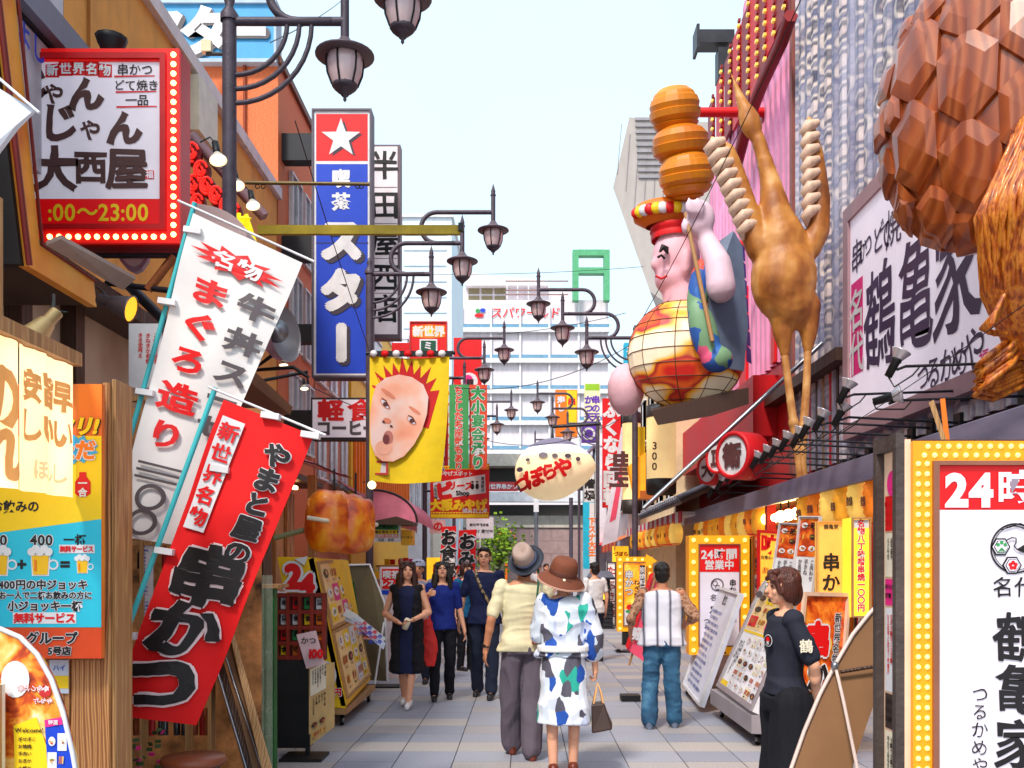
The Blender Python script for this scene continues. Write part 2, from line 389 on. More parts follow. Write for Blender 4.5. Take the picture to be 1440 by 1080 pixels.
for i in range(7): b.box((xof(713+i*15, D), D+.3, zof(406, D)), (.08, .08, 1.7), WHITE)
b.build('railing', spa)
fr = Fr((xof(737, D), D-.05, zof(440, D)))
b = MB(); b.text(fr, 'スパワールド', .15, 0, 1.05, .06, RED, bold=.01, sp=-.02, shear=.12)
b.build('lettering', spa)
b = MB(); b.disc(fr, xof(674, D)-xof(737, D), -.25, .42, .05, RED, 14, ry=.18); b.disc(fr, xof(672, D)-xof(737, D), .15, .2, .07, GREEN, 10); b.disc(fr, xof(679, D)-xof(737, D), .2, .26, .09, BLUE, 10, ry=.18)
b.build('logo', spa)
gf = thing('green_sign_frame', 'tall green open frame standing on the roof of the pale pink building', 'frame', (0, D-1, 0))
GF = mat('green_steel', (88, 168, 118), .5); x0, x1 = xof(805, D-1), xof(857, D-1); t = .52
b = MB()
for x in (x0+t/2, x1-t/2): b.box((x, D-1, (zof(353, D-1)+zof(424, D-1))/2), (t, .8, zof(353, D-1)-zof(424, D-1)), GF)
b.build('upright', gf); b = MB()
for py in (357, 382): b.box(((x0+x1)/2, D-1, zof(py, D-1)), (x1-x0-2*t-.004, .8, t), GF)
b.build('crossbar', gf)
# pale tower left
D2 = 47.0
tw = thing('pale_blue_tower', 'plain pale blue-grey tower block behind the curled lamp arms', 'building', (0, D2, 0))
TW = mat('pale_tower_cladding', (216, 226, 234), .6, var=.04, stretch=(1, 1, .2), dirt=.15)
b = MB(); b.box2((xof(566, D2), D2, 0), (xof(635, D2), D2+9, zof(306, D2)), TW); b.build('wall', tw)
b = MB(); b.box2((xof(565, D2)-.1, D2-.12, zof(306, D2)), (xof(635, D2)+.1, D2+9.1, zof(302, D2)), WHITE); b.build('parapet', tw)
b = MB()
for i in range(10): b.box((xof(598, D2), D2-.02, zof(330+i*22, D2)), (2.1, .03, .05), mat('panel_joint', (176, 190, 204), .6))
b.build('cladding_joint', tw)
# viaduct and wall closing the street
D3 = 60.0
va = thing('elevated_viaduct', 'dark beige elevated viaduct crossing behind the puffer lantern', 'viaduct', (0, D3, 0))
VB = mat('viaduct_beige', (196, 184, 170), .7, var=.15, dirt=.3); VD = mat('viaduct_gap_shade', (56, 54, 52), .7)  # second colour is dark to stand for shade in the gaps between girders
b = MB(); b.box2((-9, D3, zof(655, D3)), (9, D3+8, zof(638, D3)), VB); b.build('upper_girder', va)
b = MB(); b.box2((-9, D3+1.5, zof(676, D3)), (9, D3+8, zof(656, D3)), VD); b.build('deck', va)
b = MB(); b.box2((-9, D3-.3, zof(706, D3)), (9, D3+.4, zof(692, D3)), WHITE); b.box2((-9, D3+1, zof(738, D3)), (9, D3+7, zof(724, D3)), VB); b.build('lower_girder', va)
b = MB(); b.box2((-9, D3+2, zof(724, D3)), (9, D3+6, zof(707, D3)), VD); b.build('soffit', va)
b = MB(); b.box2((-9, D3-.2, zof(691, D3)), (xof(728, D3), D3-.1, zof(678, D3)), mat('red_banner_cloth', (190, 60, 60), .7))
fr = Fr((xof(705, D3), D3-.22, zof(684.5, D3)))
b.text(fr, '新世界串かつ', 0, 0, .34, 0, WHITE, bold=.03); b.build('banner', va)
for i in range(-4, 5): b = MB(); b.box((i*2.1, D3+3, 2.2), (.6, .8, 4.4), VB); b.build('pier', va)
D4 = 56.0
bw = thing('brown_block_wall', 'tall mauve-brown tiled wall closing the end of the street', 'wall', (0, D4, 0))
BW = mat('mauve_tile', (164, 136, 132), .7, var=.14); b = MB(); b.box2((-6, D4, 0), (5.2, D4+.5, zof(742, D4)), mat('wall_mortar', (130, 110, 106), .8)); b.build('wall_core', bw)
for r in range(5):
    for c in range(9):
        b = MB(); b.box((-5.3+c*1.25+(r % 2)*.4, D4-.03, .38+r*.74), (1.235, .06, .725), BW); b.build('panel', bw)
b = MB(); b.box2((-6.1, D4-.15, zof(742, D4)), (5.3, D4+.6, zof(742, D4)+.16), VB); b.build('coping', bw)
for px, lab, h0 in ((754, 'pale slim steel post before the mauve-brown wall', 706), (803, 'thin dark steel post beside the cyan banner', 700)):
    b = MB(); d = 48.0; b.tube([P(px, 795, d)*1, P(px, h0, d)], .1, STEEL if px < 760 else POLEM, 8)
    p0 = P(px, 795, d); b.v = [(x, y, z if z > 2 else 0) for x, y, z in b.v]
    if px < 760:
        b.box(P(px, h0, d), (.25, .2, 1.0), WHITE)
    b.build('steel_post', None, lab, 'post', loc=(p0.x, d, 0))

# ================================================================ LEFT BUILDINGS
XL = -4.1
def wallbox(mb, x0, x1, y0, y1, z0, z1, m): mb.box2((x0, y0, z0), (x1, y1, z1), m)
OCH = mat('ochre_stucco', (238, 168, 82), .85, var=.12, vs=1.2, bump=.4, bs=70, dirt=.25)
och = thing('ochre_building', 'ochre stucco building with a white coping above the red marquee sign', 'building', (XL, 8, 0))
b = MB(); wallbox(b, XL-4, XL, 8.55, 15.9, 0, 7.62, OCH); b.build('wall', och)
b = MB(); wallbox(b, XL-4.1, XL+.08, 8.5, 15.95, 7.62, 7.8, mat('white_coping', (226, 216, 214), .6, dirt=.2)); b.build('coping', och)
b = MB(); y0, y1 = dX(266, XL), dX(293, XL); wallbox(b, XL+.003, XL+.12, y0, y1, zof(182, y0), zof(104, y0), mat('peeling_white_panel', (228, 224, 206), .6, dirt=.35)); b.build('panel', och)
for i in range(3): b = MB(); b.box2((XL+.002, 9+i*2.2, 4.4), (XL+.03, 9.012+i*2.2, 7.6), mat('stucco_joint', (170, 110, 50), .9)); b.build('wall_joint', och)
nw = thing('grey_near_building', 'pale grey plastered building with a dark sloping gutter in the top corner', 'building', (-5, 4, 0))
PGW = mat('pale_grey_plaster', (206, 208, 218), .8, var=.1, bump=.2, dirt=.2)
b = MB(); wallbox(b, -8, XL+.02, 1.5, 8.5, 0, 9.5, PGW); b.build('wall', nw)
b = MB(); wallbox(b, -4.08, -3.0, 1.5, 6.45, 4.84, 4.98, DARK); wallbox(b, -3.0, -2.93, 1.5, 6.5, 4.86, 5.04, mat('grey_gutter', (124, 128, 146), .5)); b.build('gutter', nw)
b = MB(); wallbox(b, -4.08, -3.02, 1.5, 6.4, 4.0, 4.83, mat('pale_fascia', (190, 182, 190), .7, dirt=.3)); b.build('fascia', nw)
fr, W = wallL(-3.0, 14, 60, 4.0)
b = MB(); b.text(Fr((-3.01, dX(36, -3), zof(52, dX(36, -3))), (0, 1, 0)), 'よし', .05, 0, .17, .02, BLUE, bold=.03); b.build('lettering', nw)

OBR = ramp_mat('orange_brick_tiles', 'noise', 30, [(.3, (196, 92, 48)), (.55, (222, 116, 66)), (.75, (232, 136, 88))], .75, stretch=(1, 1, 3.2), bump=.2)
ob = thing('orange_brick_building', 'orange brick-tiled building rising behind the ochre one with a blue roof sign', 'building', (XL, 16, 0))
d1 = 16.0; z1 = zof(90, d1)
b = MB(); wallbox(b, XL-4, XL, d1, 18.7, 0, z1, OBR); b.build('wall', ob)
b = MB(); wallbox(b, XL-4.1, XL+.06, d1-.05, 18.75, z1, z1+.12, mat('brown_coping', (120, 70, 50), .6)); b.build('coping', ob)
b = MB(); b.box((XL-.55, d1-.03, z1/2+3), (.04, .05, 5.5), mat('dark_tile_joint', (150, 66, 40), .8)); b.build('tile_joint', ob)
WG = mat('pale_blind_window', (176, 178, 190), .25, spec=.7)
for k in range(2):
    for r in range(3):
        b = MB(); ya = 16.75+k*1.0; za = 8.4-r*1.75; wallbox(b, XL-.04, XL+.03, ya, ya+.72, za-1.25, za, WG); o = b.build('window', ob)
        f = MB()
        for yy in (ya-.03, ya+.34, ya+.72): wallbox(f, XL+.001, XL+.07, yy, yy+.035, za-1.28, za+.03, WHITE)
        wallbox(f, XL+.002, XL+.068, ya+.006, ya+.719, za+.001, za+.04, WHITE); wallbox(f, XL+.002, XL+.068, ya+.006, ya+.719, za-1.29, za-1.251, WHITE); f.build('frame', o)
# roof sign  スター
d = 15.9; fr, W, H = front(214, 6, 386, 84, d)
rs = thing('blue_roof_sign', 'sky blue rooftop sign with white shaded katakana on the orange brick building', 'sign', fr.o)
SKB = mat('sky_blue_sign', (70, 160, 214), .5, var=.08, dirt=.15)
b = MB(); b.fbox(fr, -.9, 0, W, H, -.3, 0, SKB); b.build('board', rs)
b = MB(); b.fbox(fr, -.92, -.06, W+.04, 0, -.32, .05, mat('pale_blue_trim', (170, 190, 206), .5)); b.fbox(fr, -.92, H, W+.04, H+.07, -.32, .05, MC['pale_blue_trim']); b.fbox(fr, W, .001, W+.04, H-.001, -.31, .05, MC['pale_blue_trim']); b.build('frame', rs)
b = MB()
for ch, px, s_ in (('ス', 231, .86), ('タ', 290, .86), ('ー', 344, .8)):
    u = (px-214)*d/FPX; v = H*.5
    b.text(fr, ch, u+.06, v-.04, s_*.98, .03, GREYP, bold=.07); b.text(fr, ch, u, v, s_*.98, .035, WHITE, bold=.06)
b.build('lettering', rs)
for i in range(9): b = MB(); b.box((fr.o.x-.3+i*.27, d+.1, z1+.08+.05), (.05, .05, .14), DARK); b.build('bracket', rs)
lp = MB(); lp.tube([P(290, 76, 15.6), P(318, 76, 15.6)], .03, BLACK, 6); lp.box(P(291, 66, 15.6), (.16, .12, .18), mat('lamp_beige', (214, 196, 160), .4)); lp.build('sign_floodlight', None, 'small beige floodlight on a black arm before the sky blue roof sign', 'floodlight', loc=P(290, 76, 15.6))

def block(name, label, x0, x1, y0, y1, z1, wm_, side, rows, cols, wmat=GLASS, zb=2.9, street=True, awn=None):
    """row building: wall, coping, windows on the street side"""
    t = thing(name, label, 'building', ((x0+x1)/2, y0, 0)); b = MB(); b.box2((x0, y0, 0), (x1, y1, z1), wm_); b.build('wall', t)
    b = MB(); b.box2((x0-.05, y0-.05, z1), (x1+.05, y1+.05, z1+.15), WHITE); b.build('coping', t)
    X = x1 if side > 0 else x0; n = side
    for r in range(rows):
        for c in range(cols):
            ya = y0+(y1-y0)*(c+.18)/cols; yb = y0+(y1-y0)*(c+.82)/cols; za = zb+(z1-zb)*(r+.22)/rows; zb_ = zb+(z1-zb)*(r+.8)/rows
            b = MB(); b.box2((X-.03, ya, za), (X+.03*n+.0, yb, zb_), wmat); o = b.build('window', t)
            f = MB(); f.box2((X+.001*n, ya-.05, za-.05), (X+.07*n, yb+.05, za-.001), WHITE); f.box2((X+.001*n, ya-.05, zb_+.001), (X+.07*n, yb+.05, zb_+.05), WHITE)
            f.box2((X+.031*n, (ya+yb)/2-.025, za), (X+.06*n, (ya+yb)/2+.025, zb_), WHITE); f.build('frame', o)
    return t
block('brick_shop_building', 'reddish brick shop building with grey windows behind the coffee sign', XL-4, XL, 18.8, 22.4, 8.6, mat('pinkish_brick', (206, 130, 104), .8, var=.15, vs=8, bump=.2), 1, 3, 3, WG)
yb = block('yellow_panel_building', 'yellow building with orange upright panels beyond the baby-face banner', XL-4, XL+.05, 22.5, 33.5, 8.2, mat('yellow_panel', (250, 196, 60), .6, var=.06), 1, 1, 2, WG, zb=5.6)
b = MB()
for i in range(26): b.box((XL+.09, 22.8+i*.42, 4.1), (.06, .09, 2.6), ORANGE)
b.build('upright_panel', yb, kind='stuff')
block('white_shop_building', 'narrow white shop building beyond the yellow panelled one', XL-4, XL, 33.7, 42, 9.5, mat('white_render', (226, 222, 226), .7), 1, 2, 4, WG)
block('cream_corner_building', 'cream corner building before the end wall', XL-4, XL+.1, 42.2, 53, 6.5, mat('cream_render', (224, 212, 192), .7), 1, 1, 4, WG)

# ================================================================ RIGHT BUILDINGS
XR = 4.6
def corrug(mb, X, y0, y1, z0, z1, m, pitch=.3, depth=.05, n=-1, ztop=None):
    ys = []; y = y0; k = 0
    prof = [(0, 0), (.4, 0), (.5, 1), (.9, 1)]
    while y < y1:
        for a, h in prof:
            if y+a*pitch <= y1: ys.append((y+a*pitch, h))
        y += pitch
    vs = []
    for yy, h in ys:
        zt_ = z1 if ztop is None else ztop(yy)
        vs += [(X+n*h*depth, yy, z0), (X+n*h*depth, yy, zt_)]
    mb.add(vs, [(2*i, 2*i+2, 2*i+3, 2*i+1) for i in range(len(ys)-1)], m)
def portrait_print():
    """weathered sheet printed with rows of oval portraits"""
    m = bpy.data.materials.new('portrait_print_sheet'); m.use_nodes = True; nt = m.node_tree; b = nt.nodes['Principled BSDF']; L = nt.links.new
    tc = nt.nodes.new('ShaderNodeTexCoord'); mp = nt.nodes.new('ShaderNodeMapping'); mp.inputs['Scale'].default_value = (0, 1.0, 1.7); L(tc.outputs['Object'], mp.inputs[0])
    v1 = nt.nodes.new('ShaderNodeTexVoronoi'); v1.inputs['Scale'].default_value = 1.35; v1.inputs['Randomness'].default_value = .22; L(mp.outputs[0], v1.inputs['Vector'])
    r1 = nt.nodes.new('ShaderNodeValToRGB'); e = r1.color_ramp.elements; L(v1.outputs['Distance'], r1.inputs[0]); r1.color_ramp.interpolation = 'LINEAR'
    st = [(0, (226, 206, 200)), (.2, (222, 196, 190)), (.25, (58, 54, 72)), (.33, (84, 80, 102)), (.37, (214, 196, 184)), (.42, (206, 190, 186)), (.47, (88, 88, 122)), (.6, (120, 120, 150))]
    while len(e) < len(st): e.new(.5)
    for i, (p, c) in enumerate(st): e[i].position = p; e[i].color = (*lin(c), 1)
    n1 = nt.nodes.new('ShaderNodeTexNoise'); n1.inputs['Scale'].default_value = 7; n1.inputs['Detail'].default_value = 6; L(mp.outputs[0], n1.inputs['Vector'])
    r2 = nt.nodes.new('ShaderNodeValToRGB'); r2.color_ramp.elements[0].position = .42; r2.color_ramp.elements[0].color = (*lin((74, 74, 108)), 1); r2.color_ramp.elements[1].position = .58; r2.color_ramp.elements[1].color = (*lin((226, 208, 196)), 1)
    L(n1.outputs['Fac'], r2.inputs[0])
    mx = nt.nodes.new('ShaderNodeMix'); mx.data_type = 'RGBA'; mx.inputs[0].default_value = .2; L(r1.outputs[0], mx.inputs[6]); L(r2.outputs[0], mx.inputs[7])
    n2 = nt.nodes.new('ShaderNodeTexNoise'); n2.inputs['Scale'].default_value = .35; n2.inputs['Detail'].default_value = 5; L(tc.outputs['Object'], n2.inputs['Vector'])
    r3 = nt.nodes.new('ShaderNodeMapRange'); r3.inputs[1].default_value = .4; r3.inputs[2].default_value = .65; r3.inputs[3].default_value = 0; r3.inputs[4].default_value = .7; L(n2.outputs['Fac'], r3.inputs[0])
    mp3 = nt.nodes.new('ShaderNodeMapping'); mp3.inputs['Scale'].default_value = (3, 3, .3); L(tc.outputs['Object'], mp3.inputs[0])
    n3 = nt.nodes.new('ShaderNodeTexNoise'); n3.inputs['Scale'].default_value = 1.6; n3.inputs['Detail'].default_value = 5; L(mp3.outputs[0], n3.inputs['Vector'])
    r4 = nt.nodes.new('ShaderNodeValToRGB'); r4.color_ramp.elements[0].color = (*lin((150, 140, 166)), 1); r4.color_ramp.elements[0].position = .35; r4.color_ramp.elements[1].color = (*lin((206, 204, 222)), 1); r4.color_ramp.elements[1].position = .65; L(n3.outputs['Fac'], r4.inputs[0])
    m2 = nt.nodes.new('ShaderNodeMix'); m2.data_type = 'RGBA'; L(r3.outputs[0], m2.inputs[0]); L(mx.outputs[2], m2.inputs[6]); L(r4.outputs[0], m2.inputs[7])
    L(m2.outputs[2], b.inputs['Base Color']); b.inputs['Roughness'].default_value = .55
    return m
UKI = portrait_print()
fa = thing('portrait_facade_building', 'tall facade clad in weathered corrugated sheets printed with blue-grey oval portraits', 'building', (XR, 4, 0))
yE = dX(1120, XR)
b = MB(); corrug(b, XR, 2.0, yE, 3.05, 15, UKI, .34, .05); b.build('printed_sheet', fa)
b = MB(); b.box2((XR+.02, 2, 2.7), (XR+5, yE-.01, 15), mat('brown_backing', (96, 70, 66), .8)); b.build('wall', fa)
b = MB(); b.box2((XR-.08, yE, 3.1), (XR+.3, yE+.14, 15), mat('rust_trim', (150, 84, 76), .6, dirt=.3)); b.build('corner_trim', fa)
# red and pink facade with bulb strips
rf = thing('pink_theatre_facade', 'pink and white corrugated theatre facade with curved red beam and bulb strips', 'building', (XR, yE, 0))
def toprf(y):
    t = (y-16.4)/(25-16.4); return 15.5-5.9*max(0, t)**1.0
PKM = ramp_mat('sunfaded_pink_sheet', 'noise', .5, [(.35, (244, 214, 230)), (.5, (238, 160, 196)), (.62, (214, 40, 90)), (.8, (190, 20, 50))], .5, stretch=(1, .8, .8), detail=2)
b = MB(); corrug(b, XR, yE+.15, 25, 5.2, 12, mat('pale_pink_sheet', (236, 150, 188), .5, var=.25, vs=.6, dirt=.1), .36, .06, ztop=toprf); b.build('corrugated_sheet', rf)
b = MB(); b.box2((XR+.02, yE+.16, 0), (XR+5, 25, 9.5), mat('pink_wall', (226, 150, 176), .7)); b.build('wall', rf)
RDW = mat('bright_red_paint', (206, 16, 26), .5, var=.1, vs=1, dirt=.1); DRD = mat('dark_red_paint', (140, 14, 24), .5, var=.1)
arc = [P(1112, 22, dX(1112, XR-.3)), P(1098, 62, dX(1098, XR-.3)), P(1072, 118, dX(1072, XR-.3)), P(1052, 170, dX(1052, XR-.3)), P(1036, 232, dX(1036, XR-.3))]
b = MB(); b.tube(arc, .12, DRD, 6); b.build('curved_beam', rf)
for yy0, yy1, za, zb_ in ((17.2, 17.45, 5.2, 8.6), (19.4, 20.0, 5.2, 7.2)): b = MB(); b.box2((XR-.12, yy0, za), (XR-.07, yy1, zb_), RED); b.build('red_strip', rf)
bs = MB(); bb = MB(); bulbm = mat('yellow_bulb_glow', (240, 200, 90), .3, emit=.3); i = 0  # bulbs carry a faint glow put into their colour
for px0, top, bot in ((1098, -30, 25), (1084, -30, 60), (1072, -30, 95), (1061, -30, 118), (1049, 16, 140), (1036, 46, 165), (1024, 80, 180), (1012, 112, 190), (1000, 145, 200)):
    X = XR-.14; y = dX(px0, X); z0_, z1_ = zof(bot+10, y), zof(top, y)
    if i % 1 == 0:
        s1 = MB(); s1.box2((X-.02, y-.3, z0_), (X+.04, y+.3, z1_), RDW if i % 2 else DRD); s1.build('bulb_strip', rf)
    z = z0_+.1
    while z < z1_:
        bb.box((X-.05, y-.36, z), (.05, .09, .05), bulbm); bb.box((X-.03, y-.36, z+.11), (.05, .09, .06), DRD); z += .22
    i += 1
bb.build('bulb_row', rf, kind='stuff')
b = MB(); b.tube([V((XR, 18.3, zof(158, 18.3))), V(P(984, 158, 18.3))], .09, RED, 10); b.build('red_support_pipe', rf); b = MB(); b.tube([V((XR, 18.3, zof(345, 18.3))), V(P(1000, 345, 18.3))], .09, RED, 10); b.build('red_support_pipe', rf)
# steel arm top
b = MB(); dd = 24.0; b.box2(P(984, 59, dd), P(1033, 41, dd)+V((0, .5, 0)), DARK); b.box2(P(980, 66, dd), P(984, 33, dd)+V((0, .6, 0)), DARK); b.box2(P(1010, 110, dd), P(1027, 66, dd)+V((0, .4, 0)), DARK); b.build('steel_outrigger', rf)
# lower red storey
lr = thing('red_shop_storey', 'glossy red upper storey with dark openings behind the bird statue', 'building', (XR, 10, 0))
b = MB(); b.box2((XR, yE-.9, 2.4), (XR+.6, 25.2, 5.15), RDW); b.box2((XR-.45, 17.4, 3.9), (XR-.001, 25.1, 5.0), RDW); b.build('red_wall', lr)
b = MB(); b.box2((XR+.3, dX(1190, XR), 2.5), (XR+.5, yE-.92, 4.6), DWOOD); b.build('dark_opening', lr)
for i in range(5):
    b = MB(); y = dX(1188, XR)+.15+i*.33; b.box2((XR-.05, y, 2.5), (XR+.05, y+.08, 4.4), (DWOOD, RDW, LWOOD, DWOOD, RDW)[i]); b.build('upright_post', lr)
b = MB(); b.tube([P(1100, 520, 14.4)+V((.6, 0, .4)), P(905, 715, 14.4)], .035, STEEL, 8); b.build('pale_stay_pole', lr)
b = MB(); b.box2((XR-.25, dX(1190, XR)-.3, 4.42), (XR+.3, yE+2, 4.6), DWOOD); b.build('lintel', lr)
# far right row
block('cream_lantern_building', 'cream wooden building front behind the tall paper lanterns', XR-.6, XR+4, 25.3, 33, 7.4, mat('cream_board', (230, 200, 160), .7), -1, 2, 4, GLASS)
block('grey_tile_building', 'narrow grey building with dark windows beyond the cream lanterns', XR-1.0, XR+4, 33.2, 42, 8.6, mat('grey_render', (196, 190, 200), .7), -1, 2, 3, WG)
block('white_end_building', 'white end building beside the round mirror and brown wall', XR-1.3, XR+4, 42.2, 54, 6.8, mat('white_end_render', (224, 224, 230), .7), -1, 1, 4, WG)
# great grey wedge tower
ws = thing('grey_wedge_tower', 'great grey wedge-shaped metal tower rising behind the lantern skewer', 'tower', (3.5, 34, 0)); d = 34.0
GW = mat('grey_wedge_panel', (176, 166, 160), .6, var=.08, stretch=(1, 1, .3)); GW2 = mat('grey_wedge_slats', (150, 146, 150), .6)
p = [P(862, 264, d), P(885, 165, d), P(1000, 172, d), P(1000, 470, d), P(914, 410, d)]; q = [x+V((1.2, 5, 0)) for x in p]
b = MB(); b.hexa(p, q, GW); b.build('face', ws)
for i in range(10):
    a = P(893+i*.5, 170+i*9, d)+V((0, -.06, 0)); b = MB(); b.box2(a, a+V((2.2, .05, .1)), GW2); b.build('slat', ws)
b = MB()
for i in range(7):
    x0 = 868+i*12; b.tube([P(x0, 245+i*24, d)+V((0, -.02, 0)), P(x0+(6), 175+i*14, d)+V((0, -.02, 0))], .012, GW2, 4)
b.build('seam', ws)
# ================================================================ shared builders
class PF:
    """camera-facing plane at depth d measured in photo pixels (u = column, v = -row), w in metres towards the street"""
    wave = None
    def __init__(s, d, yaw=0, pivot=737): s.d = d; s.t = math.tan(yaw); s.pv = pivot
    def pt(s, u, v, w=0):
        p = P(u, -v, s.d); return V((p.x, s.d+(u-s.pv)*s.d/FPX*s.t-w, p.z))
    def box(s, mb, x0, y0, x1, y1, w0, w1, m): return mb.fbox(s, x0, -y1, x1, -y0, w0, w1, m)
    def rect(s, mb, x0, y0, x1, y1, w, m): return mb.rect(s, x0, -y1, x1, -y0, w, m)
    def poly(s, mb, pts, w, m, t=0): return mb.poly(s, [(a, -b) for a, b in pts], w, m, t)
    def text(s, mb, t, x, y, size, w, m, **k): return mb.text(s, t, x, -y, size, w, m, **k)
def part(parent, name, fn, **k):
    b = MB(); fn(b); return b.build(name, parent, **k)
bulb_me = {}
def bulbs(parent, pts, r, n=(0, -1, 0), m=None, key='b'):
    m = m or BULB; kk = (key, round(r, 4), tuple(n), m.name)
    for p in pts:
        if kk not in bulb_me:
            b = MB(); b.lathe((0, 0, 0), [(r*1.15, 0), (r, r*.5), (r*.7, r*.95), (.0001, r*1.15)], m, 8, ax=n); o = b.build('bulb', None); bulb_me[kk] = o.data
        else: o = bpy.data.objects.new('bulb', bulb_me[kk]); COL.objects.link(o)
        o.parent = parent; o.location = V(p)-ORG[parent.name]
def rim(mb, fr, u0, v0, u1, v1, t, w0, w1, m, tb=None):
    tb = tb or t
    mb.fbox(fr, u0, v0, u1, v0+tb, w0, w1, m); mb.fbox(fr, u0, v1-tb, u1, v1, w0, w1, m)
    mb.fbox(fr, u0, v0+tb+.0005, u0+t, v1-tb-.0005, w0, w1, m); mb.fbox(fr, u1-t, v0+tb+.0005, u1, v1-tb-.0005, w0, w1, m)
def line(a, b, n): return [(a[0]+(b[0]-a[0])*i/(n-1), a[1]+(b[1]-a[1])*i/(n-1)) for i in range(n)]
FOODC = [mat('fried_food', (204, 112, 30), .5, var=.3, vs=30), mat('broth_print', (150, 70, 30), .5, var=.3, vs=30), mat('dish_white', (230, 226, 226), .4), mat('red_food', (190, 40, 40), .5, var=.2, vs=30),
         mat('green_food', (110, 150, 50), .5, var=.3, vs=30), mat('dish_dark', (60, 44, 40), .5), mat('egg_print', (240, 190, 70), .5, var=.2, vs=30), mat('pink_food', (226, 130, 120), .5)]
def dishes(mb, fr, u0, v0, u1, v1, nx, ny, w, seed=0, price=True, txt=INK, bgm=None):
    """a printed menu: rows of dishes with a name and a price under each"""
    R = random.Random(seed); cw, ch = (u1-u0)/nx, (v1-v0)/ny; s = min(cw, ch)
    for i in range(nx):
        for j in range(ny):
            cx, cy = u0+cw*(i+.5), v0+ch*(j+.56)
            if bgm and R.random() < .5: mb.rect(fr, cx-cw*.46, cy-ch*.5, cx+cw*.46, cy+ch*.42, w, R.choice(bgm))
            k = R.random()
            if k < .6:
                mb.disc(fr, cx, cy, cw*.36, w+.0015, FOODC[2] if R.random() < .7 else FOODC[5], 12, ry=ch*.25)
                for q in range(R.randint(3, 6)): mb.disc(fr, cx+R.uniform(-.17, .17)*cw, cy+R.uniform(-.1, .1)*ch, s*R.uniform(.07, .15), w+.003+q*.0005, R.choice(FOODC[:2]+FOODC[3:5]+FOODC[6:]), 7, ry=s*R.uniform(.05, .1))
            else:
                for q in range(R.randint(3, 5)):
                    a = cx+(q-1.5)*cw*.18; mb.poly(fr, [(a-cw*.06, cy-ch*.2), (a+cw*.05, cy-ch*.17), (a+cw*.12, cy+ch*.2), (a, cy+ch*.22)], w+.002+q*.0004, R.choice((FOODC[0], FOODC[0], FOODC[6], FOODC[3])))
            if price:
                mb.text(fr, R.choice(['串かつ', 'どて焼', '盛合せ', '土手焼', 'ビール', 'えび', 'たこ焼', '牛すじ', '唐揚げ']), cx-cw*.1, cy-ch*.36, s*.15, w+.003, txt, bold=.02)
                mb.text(fr, R.choice(['100', '380', '480', '550', '680', '120']), cx+cw*.26, cy-ch*.36, s*.15, w+.003, RED, bold=.03)
def smalltext(mb, fr, u0, v0, u1, v1, size, w, m, seed=0, vert=False, src='お品書き新世界名物串かつどて焼き生ビール酒たこ焼き牛すじ土手焼盛合せ定食えびいか玉ねぎ豚肉鶏'):
    R = random.Random(seed)
    if vert:
        x = u1-size*.6
        while x > u0+size*.4:
            n = max(1, int((v1-v0)/size*R.uniform(.5, .95))); mb.text(fr, ''.join(R.choice(src) for _ in range(n)), x, v1-n*size/2, size*.9, w, m, vert=True); x -= size*1.35
    else:
        y = v1-size*.7
        while y > v0+size*.3:
            n = max(1, int((u1-u0)/size*R.uniform(.55, .95))); mb.text(fr, ''.join(R.choice(src) for _ in range(n)), u0, y, size*.9, w, m, align='l'); y -= size*1.45
def spotlight(label, p, dirv, s, body, lens, arm=None, group=None, name='spotlight'):
    p = V(p); dv = V(dirv).normalized(); t = thing(name, label, 'spotlight', p, group)
    b = MB(); b.lathe(p-dv*s*.75, [(.0001, 0), (s*.2, .0), (s*.24, s*.05), (s*.24, s*.5), (s*.3, s*.55), (s*.5, s*1.35), (s*.54, s*1.4), (s*.5, s*1.42)], body, 16, ax=dv); b.build('housing', t)
    b = MB(); b.lathe(p-dv*s*.75, [(s*.5, s*1.36), (s*.3, s*1.3), (.0001, s*1.26)], lens, 14, ax=dv); b.build('lens', t)
    if arm is not None:
        a = V(arm); b = MB(); b.tube([p-dv*s*.5, p-dv*s*.5+V((0, 0, s*.3)), a], s*.07, BLACK, 6); b.build('arm', t)
        b = MB(); b.tube([p-dv*s*.75, p-dv*s*1.0+V((s*.2, 0, -s*.2)), (p+a)/2+V((0, 0, -s*.3)), a], s*.03, BLACK, 5); b.build('cable', t)
    return t
LENSY = mat('lit_amber_lens', (250, 176, 40), .3, emit=.7, var=0); LENSW = mat('lit_white_lens', (255, 236, 200), .3, emit=1.6, var=0)
BRASS = mat('worn_brass', (190, 160, 110), .35, metal=.6, var=.2); GUN = mat('gunmetal', (84, 76, 84), .4, metal=.5, var=.2)

